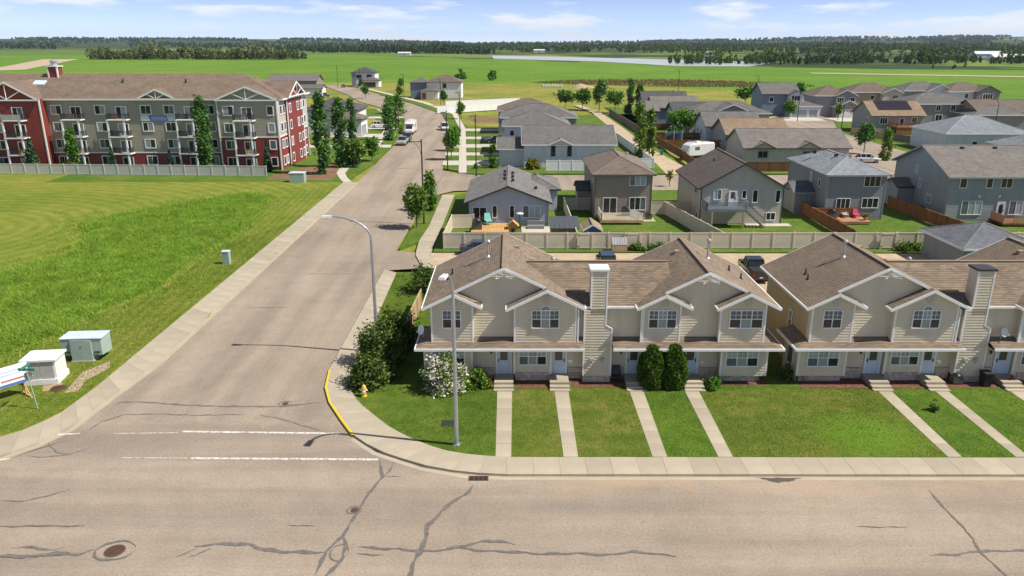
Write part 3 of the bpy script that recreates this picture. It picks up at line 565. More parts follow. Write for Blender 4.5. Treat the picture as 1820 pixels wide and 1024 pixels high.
for i, (w, p) in enumerate([
    (.2, [(-26.45, 46.41), (-26.18, 46.83), (-24.49, 46.83), (-22.05, 46.41), (-18.99, 46.2), (-15.25, 46.16), (-12.9, 46.8)]), (.13, [(-26.37, 42.73), (-26.08, 44.02), (-25.11, 44.99), (-22.98, 45.11), (-20.35, 44.91), (-17.31, 45.07)]),
    (.12, [(-16.38, 44.99), (-14.75, 44.41), (-13.07, 43.46), (-11.69, 42.83)]), (.2, [(-7.63, 39.36), (-7.38, 38.28), (-7.18, 37.55), (-7.66, 35.87), (-7.94, 34.19), (-8.25, 32.18), (-8.8, 30.98), (-8.9, 29.2)]),
    (.17, [(-6.77, 39.05), (-6.88, 38.13), (-7.15, 37.55)]), (.1, [(-7.15, 37.55), (-6.09, 37.55)]), (.22, [(-8.25, 32.18), (-7.95, 31.41), (-7.93, 30.36), (-8.39, 29.2), (-8.6, 28)]),
    (.27, [(-2.07, 36.69), (-2.4, 35.87), (-3.24, 34.95), (-3.85, 33.7), (-4.21, 32.98), (-4.18, 32.07), (-4.29, 31.19), (-4.56, 30.15), (-4.6, 28.6)]), (.27, [(-15.18, 31.3), (-14.32, 31.52), (-12.7, 31.52), (-11.91, 31.15), (-10.92, 30.94), (-8.9, 30.87)]),
    (.18, [(-15.75, 30.56), (-15.0, 31.2)]), (.2, [(-15.14, 30.52), (-14.3, 31.2)]), (.2, [(-7.4, 31.36), (-6.57, 31.19), (-5.35, 31.13), (-4.4, 30.98), (-3.47, 31.02), (-2.55, 31.3), (-1.36, 31.74), (-.54, 31.74), (.2, 31.45)]),
    (.18, [(-2.55, 31.24), (-1.6, 31.02), (0, 30.92), (1.33, 30.77), (3.18, 30.81), (4.49, 30.67), (5.59, 30.92), (6.63, 30.81), (7.72, 30.6)]), (.13, [(-7.29, 30.77), (-6.01, 30.67)]), (.12, [(-25.48, 32.91), (-23.42, 32.98), (-21.29, 32.94)]),
    (.09, [(-11.3, 33.03), (-9.74, 32.96)]), (.26, [(-24.6, 30.62), (-22.67, 30.56), (-21.47, 30.77), (-20.39, 30.73), (-19.84, 31.09)]), (.2, [(-23.88, 31.24), (-22.96, 31.28), (-21.75, 31.02), (-21.37, 31.3)]), (.16, [(-22.6, 30.3), (-21.9, 30.8), (-21.3, 31.1)]),
    (.13, [(-26.93, 35.21), (-25.57, 35.16), (-24.57, 35.74), (-23.74, 36.28)]), (.1, [(-28.3, 39.8), (-27.12, 39.64), (-25.84, 40), (-25.08, 40.75)]), (.1, [(-27.9, 41.3), (-26.79, 40.22), (-26.01, 40)]), (.13, [(-29.0, 39.6), (-28.2, 40.5), (-26.9, 41.7)]),
    (.14, [(22.45, 36.28), (22.36, 34.69), (22.44, 32.98), (22.35, 31.85), (22.13, 30.87), (22.24, 30.05), (22.4, 28.6)]), (.17, [(19.63, 30.67), (20.92, 30.73), (22.12, 30.98), (26, 31.04)]), (.09, [(17.14, 32.89), (19.66, 32.89)]),
    (.09, [(-21.4, 76.74), (-16, 76.7)]), (.07, [(-24, 66), (-20, 66.2)]), (.08, [(-22, 116), (-15, 117)]), (.1, [(-24, 136), (-13, 134)]), (.1, [(-13, 123), (-12.2, 140)])]): crack(p, w, i)
def ring(cx, cy, rx, ry, w, seed, a0=0, a1=360): crack([(cx + rx * math.cos(R(a)), cy + ry * math.sin(R(a))) for a in range(a0, a1 + 1, 12)], w, seed)
ring(-18.82, 31.03, .92, .72, .17, 41, 20, 378); ring(-8.09, 34.34, .42, .32, .08, 42); ring(-15.1, 46.62, .45, .3, .08, 43); ring(-8.15, 30.9, .42, .62, .1, 44)
def blot(pts, z, mat, name='stain', seed=1):
    r = random.Random(seed); P = []
    for (x0, y0), (x1, y1) in zip(pts, pts[1:] + pts[:1]):
        for k in range(6): P.append((x0 + (x1 - x0) * k / 6 + r.uniform(-.06, .06), y0 + (y1 - y0) * k / 6 + r.uniform(-.05, .05)))
    tess(P, z, mat, name, road)
blot([(13.5, 37.44), (16, 37.42), (15.2, 37.05), (14.6, 36.95), (14.1, 37.1)], .0085, 'wet_stain', seed=3); blot([(9.2, 36.8), (9.9, 36.5), (9.6, 35.9), (9.1, 36.3)], .0083, 'dirt_patch', seed=5)
def manhole(label, x, y, r, z=.012, mat='rust'):
    g = Geo(); g.cyl((0, 0, 0), (0, 0, .02), r, n=20)
    for k in range(-3, 4): w = math.sqrt(max(.01, r * r - (k * r / 4) ** 2)) * .9; g.box(-w, w, k * r / 4 - .02, k * r / 4 + .02, .02, .028)
    t_ = thing('manhole_cover', label, 'manhole cover', (x, y, z)); lpart('lid', g, mat, t_)
    lpart('rim', Geo().lathe((0, 0, 0), [(r + .06, 0), (r + .06, .012), (r, .014), (r, 0)], 20), 'wet_stain', t_)
manhole('round rusty manhole cover in the road, ringed with tar', -18.82, 31.0, .42)
manhole('small valve cover in the road beside a tar crack', -8.09, 34.34, .16); manhole('small valve cover up the side street, on the tar line', -15.1, 46.6, .15)
manhole('brown manhole cover in the gravel beside the white cabinet', -31.4, 48.7, .5, .15)
t_ = thing('catch_basin', 'rusty kerb catch basin grate in the gutter of the front street', 'drain', (-1.85, 37.42, 0))
lpart('frame', Geo().box(-.55, .55, -.28, .2, .001, .012), 'vent_black', t_)
for k in range(5): lpart('bar', Geo().box(-.5 + k * .25 - .04, -.5 + k * .25 + .04, -.25, .17, .012, .024), 'rust', t_)
lpart('cross_bar', Geo().box(-.52, .52, -.06, -.02, .012, .03), 'rust', t_)
solo('ground_hatch', Geo().box(-.42, .42, -.38, .38, 0, .03), 'dark_trim', 'dark square hatch in the lawn behind the near lamp post', 'hatch', (-4.0, 43.6, .12))

# ------------------------------------------------------------------ the terraces
def stones(parent, x0, x1, y, z0, z1, seed):
    r = random.Random(seed); base = part('stone_base', Geo().box(x0, x1, y, y + .3, z0, z1), 'mortar', parent)
    o0 = org(base); z = z0 + .008; row = 0
    while z < z1 - .1:
        h = min(r.choice((.2, .26, .31)), z1 - z)
        if z1 - z - h < .1: h = z1 - z
        x = x0
        while x < x1 - .06:
            w = r.uniform(.26, .62)
            if x1 - x - w < .2: w = x1 - x
            d = r.uniform(.02, .055); a, b, c, e = x + .012 - o0.x, x + w - .012 - o0.x, z - o0.z, z + h - .022 - o0.z; yy = y - o0.y
            g = Geo(); q = .02
            g.add([(a, yy, c), (b, yy, c), (b, yy, e), (a, yy, e), (a + q, yy - d, c + q), (b - q, yy - d, c + q), (b - q, yy - d, e - q), (a + q, yy - d, e - q)], [(4, 5, 6, 7), (0, 1, 5, 4), (1, 2, 6, 5), (2, 3, 7, 6), (3, 0, 4, 7)])
            link('stone', mesh('stone', g, 'stone_block'), base); x += w
        z += h
def rake(g, x0, z0, x1, z1, y, d=.05, h=.19):
    g.add([(x0, y - d, z0 - h), (x1, y - d, z1 - h), (x1, y - d, z1 + .02), (x0, y - d, z0 + .02), (x0, y, z0 - h), (x1, y, z1 - h), (x1, y, z1 + .02), (x0, y, z0 + .02)], [(0, 1, 2, 3), (3, 2, 6, 7), (4, 0, 3, 7), (1, 5, 6, 2), (0, 4, 5, 1), (7, 6, 5, 4)])
def terrace(label):
    T = thing('terraced_house', label, 'terraced house', (6, 50, 0)); SL = .492; YK = 49.3; YM = 49.84; YF = 49.7; YR = 50.26; ZE = 5.8; YB = 59.6
    G1 = (-6.06, 4.95); G2 = (8.55, 18.2)
    roof = None
    # roofs of the two cross gables and the range between them
    g = Geo(); caps = Geo(); trim = Geo(); sof = Geo(); ridges = []
    for x0, x1 in (G1, G2):
        xm = (x0 + x1) / 2; zr = ZE + SL * (xm - x0); ridges.append((xm, zr))
        a_, b_ = (-3.97, 2.33) if x0 < 0 else (10.44, 16.1); za, zb = ZE + SL * (a_ - x0), ZE + SL * (x1 - b_)
        plane(g, [(x0, YB, ZE), (x0, YM, ZE), (xm, YM, zr), (xm, YB, zr)]); plane(g, [(x1, YM, ZE), (x1, YB, ZE), (xm, YB, zr), (xm, YM, zr)])
        plane(g, [(x0, YM, ZE), (x0, YK, ZE), (a_, YK, za), (a_, YM, za)]); plane(g, [(x1, YK, ZE), (x1, YM, ZE), (b_, YM, zb), (b_, YK, zb)])     # the bays carry the outer slopes forward
        sof.add([(x0, YK, ZE - .16), (a_, YK, za - .16), (a_, YM, za - .16), (x0, YM, ZE - .16)], [(0, 3, 2, 1)]).add([(x1, YK, ZE - .16), (b_, YK, zb - .16), (b_, YM, zb - .16), (x1, YM, ZE - .16)], [(0, 1, 2, 3)])
        sof.add([(x0, YM, ZE - .16), (xm, YM, zr - .16), (xm, YB, zr - .16), (x0, YB, ZE - .16), (x1, YM, ZE - .16), (x1, YB, ZE - .16)], [(0, 3, 2, 1), (4, 1, 2, 5)])
        caps.beam((xm, YM, zr + .03), (xm, YB, zr + .03), .3, .05)
        rake(trim, x0, ZE, a_, za, YK); rake(trim, b_, zb, x1, ZE, YK); rake(trim, a_, za, xm, zr, YM); rake(trim, xm, zr, b_, zb, YM)
        rake(trim, x0, ZE, xm, zr, YB + .05); rake(trim, xm, zr, x1, ZE, YB + .05)
        trim.box(x0 - .1, x0, YK - .05, YB, ZE - .16, ZE + .0).box(x1, x1 + .1, YK - .05, YB, ZE - .16, ZE + .0)
    yr, zm = 53.96, 7.8; plane(g, [(1.1, 49.95, 5.72), (11.3, 49.95, 5.72), (11.3, yr, zm), (1.1, yr, zm)]); plane(g, [(11.3, 58, 5.72), (1.1, 58, 5.72), (1.1, yr, zm), (11.3, yr, zm)])
    caps.beam((1.1, yr, zm + .03), (11.3, yr, zm + .03), .3, .05)
    trim.box(4.95, 8.55, 49.84, 49.95, 5.58, 5.72)
    # small half gables over the bays: (peak x, down-slope end x)
    for xp, xe, (x0, x1), sd in ((-3.97, -2.1, G1, 1), (2.33, -.36, G1, -1), (10.44, 12.2, G2, 1), (16.1, 14.0, G2, -1)):
        zp = ZE + SL * (xp - x0) if sd == 1 else ZE + SL * (x1 - xp)
        ze = zp - SL * abs(xe - xp); zp -= .03; ze -= .03
        a, b = (xe, YK - .003, ze), (xe, YR, ze)
        plane(g, [a, b, (xp, YR, zp), (xp, YK - .003, zp)] if sd == 1 else [b, a, (xp, YK - .003, zp), (xp, YR, zp)])
        sof.add([(xe, YK, ze - .16), (xe, YR, ze - .16), (xp, YR, zp - .16), (xp, YK, zp - .16)], [(0, 1, 2, 3)])
        rake(trim, xp, zp, xe, ze, YK - .01) if xp < xe else rake(trim, xe, ze, xp, zp, YK - .01)
        trim.box(min(xe, xe + sd * .09), max(xe, xe + sd * .09), YK - .06, YR, ze - .17, ze + .005)
    roof = part('roof', g, 'shingle_brown', T); part('ridge_cap', caps, 'shingle_brown', roof); part('fascia', trim, 'white_trim', roof); part('soffit', sof, 'white_trim', roof)
    # walls
    body = Geo()
    lapbox(body, -5.5, 17.4, 50.5, 59.2, 0, 5.75, 'B')
    part('rear_wall', body, 'tan_siding', T)
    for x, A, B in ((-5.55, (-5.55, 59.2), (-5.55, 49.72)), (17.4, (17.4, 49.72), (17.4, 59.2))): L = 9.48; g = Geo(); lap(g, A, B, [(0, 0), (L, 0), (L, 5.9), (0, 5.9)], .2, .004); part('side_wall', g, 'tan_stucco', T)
    for (x0, x1), (xm, zr), a, b in ((G1, ridges[0], -5.5, 4.4), (G2, ridges[1], 9, 17.38)):
        f = lambda x: ZE - .1 + SL * (x - x0) if x < xm else ZE - .1 + SL * (x1 - x)
        g = Geo(); lap(g, (a, YR), (b, YR), [(0, 2.9), (b - a, 2.9), (b - a, f(b)), (xm - a, f(xm)), (0, f(a))]); part('recessed_wall', g, 'tan_siding', T); g = Geo()
        lap(g, (b, 59.2), (a, 59.2), [(0, 5.7), (b - a, 5.7), (b - a, f(a)), (b - xm, f(xm)), (0, f(b))]); part('rear_gable', g, 'tan_siding', T)
    g = Geo(); lap(g, (4.4, YR), (9, YR), [(0, 2.9), (4.6, 2.9), (4.6, 5.7), (0, 5.7)])
    part('recessed_wall', g, 'tan_siding', T)
    ct = Geo()
    for x0, x1, xp, (gx0, gx1), sd in ((-5.55, -2.68, -3.97, G1, 1), (.15, 4.42, 2.33, G1, -1), (8.97, 11.57, 10.44, G2, 1), (14.27, 17.4, 16.1, G2, -1)):
        zp = (ZE + SL * (xp - gx0) if sd == 1 else ZE + SL * (gx1 - xp)) - .12; f = lambda x: zp - SL * abs(x - xp)
        g = Geo(); lap(g, (x0, YF), (x1, YF), [(0, 2.95), (x1 - x0, 2.95), (x1 - x0, f(x1)), (xp - x0, zp), (0, f(x0))])
        lap(g, (x0, YR), (x0, YF), [(0, 2.95), (YR - YF, 2.95), (YR - YF, f(x0)), (0, f(x0))]); lap(g, (x1, YF), (x1, YR), [(0, 2.95), (YR - YF, 2.95), (YR - YF, f(x1)), (0, f(x1))])
        bay = part('bay_wall', g, 'tan_siding', T)
        ct.box(x0 - .03, x0 + .09, YF - .035, YF + .09, 3.1, f(x0)).box(x1 - .09, x1 + .03, YF - .035, YF + .09, 3.1, f(x1))
        part('gable_vent', Geo().cyl((xp, YF - .06, zp - .62), (xp, YF, zp - .62), .27, n=14), 'beige_siding', bay)
    # downpipes
    ct.box(4.5, 4.6, YF - .06, YF + .04, 3.1, 5.6).box(8.84, 8.93, YF - .06, YF + .04, 3.1, 5.6)
    # ground floor
    g = Geo()
    lap(g, (-6.1, 49.75), (-2.8, 49.75), [(0, .62), (3.3, .62), (3.3, 3), (0, 3)]); lap(g, (-6.1, 52.6), (-6.1, 49.75), [(0, 0), (2.85, 0), (2.85, 3), (0, 3)]); lap(g, (-2.8, 49.75), (-2.8, 50.5), [(0, .5), (.75, .5), (.75, 3), (0, 3)])
    lap(g, (-2.8, 50.5), (5, 50.5), [(0, .2), (7.8, .2), (7.8, 3.1), (0, 3.1)]); lap(g, (6.9, 50.5), (14.6, 50.5), [(0, .2), (7.7, .2), (7.7, 3.1), (0, 3.1)])
    for a, b in ((.15, 2.72), (9.25, 12.0)): lap(g, (a, 50.08), (b, 50.08), [(0, .75), (b - a, .75), (b - a, 3), (0, 3)]); lap(g, (a, 50.5), (a, 50.08), [(0, .5), (.42, .5), (.42, 3), (0, 3)]); lap(g, (b, 50.08), (b, 50.5), [(0, .5), (.42, .5), (.42, 3), (0, 3)])
    lap(g, (14.6, 49.75), (17.8, 49.75), [(0, .62), (3.2, .62), (3.2, 3), (0, 3)]); lap(g, (17.8, 49.75), (17.8, 52.6), [(0, .5), (2.85, .5), (2.85, 3), (0, 3)]); lap(g, (14.6, 50.5), (14.6, 49.75), [(0, .5), (.75, .5), (.75, 3), (0, 3)])
    g.box(-6.08, -2.82, 49.78, 50.4, .6, .62).box(14.62, 17.78, 49.78, 50.4, .6, .62)
    part('ground_floor_wall', g, 'tan_siding', T)
    for x, y in ((-6.1, 49.75), (-2.8, 49.75), (14.6, 49.75), (17.8, 49.75), (.15, 50.08), (2.72, 50.08), (9.25, 50.08), (12, 50.08)): ct.box(x - .06, x + .06, y - .03, y + .08, .62, 2.9)
    pieces('corner_trim', ct, 'white_trim', T)
    for i, (a, b, y, z) in enumerate(((-5.9, -2.9, 50.0, .62), (-2.78, -1.25, 50.42, .95), (.2, 2.7, 50.1, .75), (3.95, 4.95, 50.42, .98), (6.95, 7.9, 50.42, .98), (9.3, 11.95, 50.1, .75), (13.15, 14.55, 50.42, .95), (14.62, 17.4, 50.0, .62))): stones(T, a, b, y, 0, z, i + 3)
    # porch roof
    g = Geo(); f = Geo(); ze, sl = 2.97, .31
    for a, b in ((-6.6, 4.97), (6.94, 18.6)):
        yb = 50.5; d = yb - 49.0
        L = a + (d if a < 0 else 0); Rr = b - (d if b > 10 else 0)
        plane(g, [(a, 49, ze), (b, 49, ze), (Rr, yb, ze + sl * d), (L, yb, ze + sl * d)])
        if a < 0: plane(g, [(a, 52.9, ze), (a, 49, ze), (a + d, yb, ze + sl * d), (a + d, 52.9, ze + sl * d)]); f.box(a - .1, a, 48.9, 52.9, ze - .17, ze)
        if b > 10: plane(g, [(b, 49, ze), (b, 52.9, ze), (b - d, 52.9, ze + sl * d), (b - d, yb, ze + sl * d)]); f.box(b, b + .1, 48.9, 52.9, ze - .17, ze)
        f.box(a, b, 48.9, 49, ze - .17, ze)
        g.add([(a, 49, ze - .12), (b, 49, ze - .12), (b, 50.6, ze - .12), (a, 50.6, ze - .12)], [(0, 3, 2, 1)])
    p_ = part('porch_roof', g, 'shingle_brown', T); part('gutter', f, 'white_trim', p_)
    # chimney chase
    g = Geo(); y0, y1 = 49.8, 50.9
    lapbox(g, 5.38, 6.49, y0, y1, 5.1, 8.3); lap(g, (4.97, y0), (6.92, y0), [(0, .62), (1.95, .62), (1.95, 4.1), (1.52, 4.35), (1.52, 5.55), (0, 5.5)]); lap(g, (4.97, y1), (4.97, y0), [(0, .62), (1.1, .62), (1.1, 5.5), (0, 5.5)]); lap(g, (6.92, y0), (6.92, y1), [(0, .62), (1.1, .62), (1.1, 4.1), (0, 4.1)])
    g.poly([(4.97, y0, 5.5), (5.4, y0, 5.62), (5.4, y1, 5.62), (4.97, y1, 5.5)]).poly([(6.49, y0, 4.35), (6.92, y0, 4.1), (6.92, y1, 4.1), (6.49, y1, 4.35)])
    ch = part('chimney', g, 'tan_siding', T); part('chimney_cap', Geo().box(5.28, 6.59, y0 - .1, y1 + .1, 8.28, 8.42), 'white_trim', ch)
    part('chimney_trim', Geo().box(5.35, 5.45, y0 - .04, y0 + .06, 5.6, 8.28).box(6.42, 6.52, y0 - .04, y0 + .06, 4.35, 8.28).box(4.94, 5.04, y0 - .04, y0 + .06, .62, 5.48).box(6.85, 6.95, y0 - .04, y0 + .06, .62, 4.1).beam((6.47, y0 - .03, 4.38), (6.92, y0 - .03, 4.12), .05, .06), 'white_trim', ch)
    stones(T, 4.95, 6.92, y0 + .02, 0, .66, 31)
    for x in (5.55, 6.3): part('wall_lamp', Geo().box(x - .14, x + .14, y0 - .14, y0 - .02, 1.75, 1.95).box(x - .03, x + .03, y0 - .1, y0, 1.6, 1.75), 'utility_grey', ch)
    # fan ornaments in the gable peaks
    for xm, zr in ridges:
        g = Geo(); cz = zr - .62
        for a in range(0, 181, 18): g.beam((xm, YM - .03, cz), (xm + .55 * math.cos(R(a)), YK - .03, cz + .5 * math.sin(R(a))), .03, .035)
        for a in range(0, 180, 20): g.beam((xm + .55 * math.cos(R(a)), YM - .03, cz + .5 * math.sin(R(a))), (xm + .55 * math.cos(R(a + 20)), YM - .03, cz + .5 * math.sin(R(a + 20))), .03, .04)
        g.beam((xm - .75, YM - .03, cz), (xm + .75, YM - .03, cz), .035, .05); part('fan_ornament', g, 'white_trim', roof)
    # windows
    up = ['glass_mid', 'glass_dark']; c3 = ['glass_mid', 'glass_dark', 'glass_curtain', 'glass_curtain', 'glass_mid', 'glass_dark']  # paler upper sashes: sky reflection and curtain put into the pane colour
    window(T, 'F', -4.14, YF - .02, 4.28, 1.18, 1.2, 2, panes=up * 2, grid=True, hung=True)
    wi = window(T, 'F', 2.29, YF - .02, 4.28, 1.8, 1.2, 3, panes=c3, grid=True, hung=True)
    o0 = org(T); g = Geo(); n = 12
    for k in range(n): a, b = math.pi * k / n, math.pi * (k + 1) / n; g.beam((.33 * math.cos(a), -.04, 1.27 + .3 * math.sin(a)), (.33 * math.cos(b), -.04, 1.27 + .3 * math.sin(b)), .07, .06)
    for a in (45, 90, 135): g.beam((0, -.035, 1.27), (.33 * math.cos(R(a)), -.035, 1.27 + .3 * math.sin(R(a))), .02, .02)
    g2 = Geo().poly([(.32 * math.cos(math.pi * k / n), -.012, 1.27 + .29 * math.sin(math.pi * k / n)) for k in range(n + 1)]); link('arch', mesh('arch', g, 'white_trim'), wi); link('pane', mesh('pane', g2, 'glass_mid'), wi)
    window(T, 'F', 10.32, YF - .02, 4.28, 1.82, 1.2, 3, panes=c3, grid=True, hung=True); window(T, 'F', 16.05, YF - .02, 4.28, 2.2, 1.2, 3, panes=['glass_mid', 'glass_dark', 'glass_mid', 'glass_curtain', 'glass_mid', 'glass_dark'], grid=True, hung=True)
    lo = ['glass_pale', 'glass_mid', 'glass_curtain', 'glass_curtain', 'glass_pale', 'glass_dark']
    window(T, 'F', 1.45, 50.06, 1.38, 1.85, 1.2, 3, panes=lo, grid=True, hung=True); window(T, 'F', 10.6, 50.06, 1.38, 1.85, 1.2, 3, panes=lo, grid=True, hung=True); window(T, 'F', -4.4, 49.73, 1.4, 2.1, 1.2, 3, panes=lo, grid=True, hung=True); window(T, 'F', 16.05, 49.73, 1.4, 2.15, 1.2, 3, panes=lo, grid=True, hung=True)
    window(T, 'L', -6.12, 51.2, 1.0, 1.0, 1.5, 1, panes=['glass_mid']); window(T, 'L', -5.57, 53.4, 2.9, .5, 1.3, 1, panes=up, hung=True); window(T, 'R', 17.42, 54, 4.2, .9, 1.1, 2)
    for i, x in enumerate((-.57, 3.3, 8.6, 12.6)):
        door(T, 'F', x, 50.46, .5, handle=-1 if i in (0, 2) else 1)
        st = part('steps', Geo().box(x - .66, x + .66, 48.9, 50.46, .0, .5), 'concrete', T)
        part('tread', Geo().box(x - .68, x + .68, 48.52, 48.9, 0, .33), 'concrete', st); part('tread', Geo().box(x - .7, x + .7, 48.2, 48.52, 0, .2), 'concrete', st)
        part('porch_lamp', Geo().box(x - .95, x - .83, 50.38, 50.48, 2.0, 2.25), 'dark_trim', T)
        part('mail_box', Geo().box(x + .72, x + .98, 50.38, 50.48, 1.3, 1.45), 'utility_white', T)
    # roof furniture
    def rz(x, gi): xm, zr = ridges[gi]; return zr - SL * abs(x - xm)
    for x, y, gi, h in ((-1.75, 54.6, 0, 1.1), (3.0, 54.4, 0, 1.0), (9.9, 54.2, 1, .9), (14.6, 55.5, 1, 1.3)):
        z = rz(x, gi); g = Geo().cyl((x, y, z - .2), (x, y, z + h), .075, n=10).lathe((x, y, z + h), [(.16, 0), (.17, .12), (.12, .2), (.05, .24)], 10).lathe((x, y, z - .1), [(.22, 0), (.2, .12), (.09, .25)], 10); part('flue', g, 'vent_metal', roof)
    for x, y, gi in ((-4.6, 53.6, 0), (-4.4, 54.6, 0), (16.6, 53.5, 1), (16.0, 54.6, 1)):
        z = rz(x, gi); part('vent_pipe', Geo().cyl((x, y, z - .1), (x, y, z + .42), .06, n=8).lathe((x, y, z - .02), [(.16, 0), (.1, .12)], 8), 'vent_black', roof)
    for x, y, gi in ((.35, 56.8, 0), (1.5, 55.2, 0), (12.5, 56.6, 1), (11.4, 55.2, 1)):
        z = rz(x, gi); part('roof_vent', Geo().box(x - .18, x + .18, y - .2, y + .2, z - .12, z + .16), 'shingle_tan', roof)
    return T
T1 = terrace('tan siding terrace with brown shingle roofs on the corner, whole front in view')
T2 = copy_tree(T1); T2.location.x += 26.1; T2['label'] = 'tan siding terrace cut by the right edge of the picture'
T2['group'] = T1['group'] = 'tan terraces along the front street'
for ch in T2.children:
    if ch.name.startswith('chimney'):
        for q in ch.children:
            if q.name.startswith('chimney_cap'): q.data = q.data.copy(); q.data.materials[0] = MATS['dark_trim']
def dish(label, x, y, z, rz, r=.36):
    t_ = thing('satellite_dish', label, 'satellite dish', (x, y, z), rz)
    prof = [(r * k / 5, .13 * (k / 5) ** 2) for k in range(1, 6)]; g = Geo().lathe((0, 0, 0), prof, 16); M = Matrix.Rotation(R(72), 3, 'X'); g.v = [tuple(M @ Vector(v) + Vector((0, 0, .55))) for v in g.v]
    lpart('reflector', g, 'metal_white', t_); lpart('mast', Geo().cyl((0, .1, 0), (0, .05, .55), .03), 'utility_grey', t_); lpart('arm', Geo().beam((0, 0, .35), (0, -.42, .5), .03, .03).box(-.05, .05, -.47, -.4, .46, .56), 'utility_grey', t_)
dish('grey satellite dish on the left end of the corner terrace porch roof', -6.25, 50.3, 3.3, R(-50)); dish('white satellite dish on the porch roof right of the dark-capped chimney', 34.0, 49.9, 3.28, R(20), .33)

# ------------------------------------------------------------------ the apartment block
A = thing('apartment_block', 'long four-storey taupe and red apartment block with white balcony stacks', 'apartment block', (-75, 146, 0))
def awall(A_, B_, z0, z1, mat, name='wall'):
    g = Geo(); L = math.hypot(B_[0] - A_[0], B_[1] - A_[1]); lap(g, A_, B_, [(0, z0), (L, z0), (L, z1), (0, z1)], .25, .025); return part(name, g, mat, A)
EA = 13.0
awall((-86.2, 146), (-53.8, 146), 0, 3, 'apt_red'); awall((-86.2, 146), (-53.8, 146), 3.2, EA, 'apt_taupe')
awall((-53.8, 144), (-42.9, 144), 0, 6.1, 'apt_red'); awall((-53.8, 144), (-42.9, 144), 6.3, EA, 'apt_taupe'); awall((-53.8, 146), (-53.8, 144), 0, EA, 'apt_taupe')
awall((-112, 144), (-86.2, 144), 0, EA, 'apt_red'); awall((-86.2, 144), (-86.2, 146), 0, EA, 'apt_red')
awall((-42.9, 144), (-42.9, 149), 0, 6.1, 'apt_red'); awall((-42.9, 144), (-42.9, 149), 6.3, EA, 'apt_cream'); awall((-42.5, 149), (-42.5, 160), 0, 13.2, 'apt_red'); awall((-42.9, 160), (-42.9, 164.5), 0, 6.1, 'apt_red'); awall((-42.9, 160), (-42.9, 164.5), 6.3, EA, 'apt_cream')
awall((-42.9, 149), (-42.5, 149), 0, 13.2, 'apt_red'); awall((-42.9, 164.5), (-112, 164.5), 0, EA, 'apt_taupe', 'rear_wall')
pieces('band', Geo().box(-86.2, -53.8, 145.93, 146.05, 3, 3.2).box(-53.8, -42.85, 143.93, 144.05, 6.1, 6.3).box(-42.95, -42.83, 144, 149, 6.1, 6.3).box(-42.95, -42.83, 160, 164.5, 6.1, 6.3), 'white_trim', A)
pieces('corner_trim', Geo().box(-54, -53.75, 143.9, 144.1, 0, EA).box(-43.05, -42.82, 143.9, 144.1, 0, EA).box(-86.3, -86.05, 143.9, 144.1, 0, EA).box(-42.56, -42.42, 148.9, 149.15, 0, EA).box(-42.56, -42.42, 159.85, 160.1, 0, EA).box(-43, -42.82, 164.4, 164.6, 0, EA), 'white_trim', A)
g = Geo(); f = Geo(); x0, x1, y0, y1, zr = -118, -42.1, 145.3, 165.2, 17.1; ym = (y0 + y1) / 2; xr = -52
plane(g, [(x0, y0, EA), (x1, y0, EA), (xr, ym, zr), (x0, ym, zr)], .22); plane(g, [(x1, y1, EA), (x0, y1, EA), (x0, ym, zr), (xr, ym, zr)], .22); plane(g, [(x1, y0, EA), (x1, y1, EA), (xr, ym, zr)], .22)
ar = part('roof', g, 'shingle_apt', A); pieces('fascia', Geo().box(x0, x1, y0 - .05, y0, EA - .28, EA).box(x1, x1 + .05, y0, y1, EA - .28, EA), 'white_trim', ar); part('soffit', Geo().poly([(x0, y0, EA - .2), (x0, y1, EA - .2), (x1, y1, EA - .2), (x1, y0, EA - .2)]), 'white_trim', ar)
def dormer(xc, hw, yf, zpk, zb, mat, depth=11):
    s = (zpk - zb) / hw; g = Geo(); plane(g, [(xc - hw, yf + depth, zb), (xc - hw, yf - .5, zb), (xc, yf - .5, zpk), (xc, yf + depth, zpk)], .22); plane(g, [(xc + hw, yf - .5, zb), (xc + hw, yf + depth, zb), (xc, yf + depth, zpk), (xc, yf - .5, zpk)], .22)
    d = part('cross_gable', g, 'shingle_apt', A); g = Geo(); rake(g, xc - hw, zb, xc, zpk, yf - .5, .06, .3); rake(g, xc, zpk, xc + hw, zb, yf - .5, .06, .3); g.box(xc - hw, xc + hw, yf - .55, yf - .48, zb - .28, zb - .03)
    pieces('rake_board', g, 'white_trim', d); g = Geo()
    for q in (-.5, 0, .5): g.beam((xc, yf - .45, zb), (xc + q * hw, yf - .45, zb + (zpk - zb) * (.5 if q else .96)), .06, .16)
    pieces('truss', g, 'white_trim', d); part('gable', Geo().poly([(xc - hw + .3, yf + .02, zb - .1), (xc + hw - .3, yf + .02, zb - .1), (xc, yf + .02, zpk - .15)]), mat, d)
dormer(-48.35, 5.7, 144, 15.3, EA, 'apt_taupe', 8); dormer(-65.5, 3.7, 146, 14.75, EA, 'apt_taupe', 6); dormer(-91.7, 5.6, 144, 16.1, EA, 'apt_red', 10)
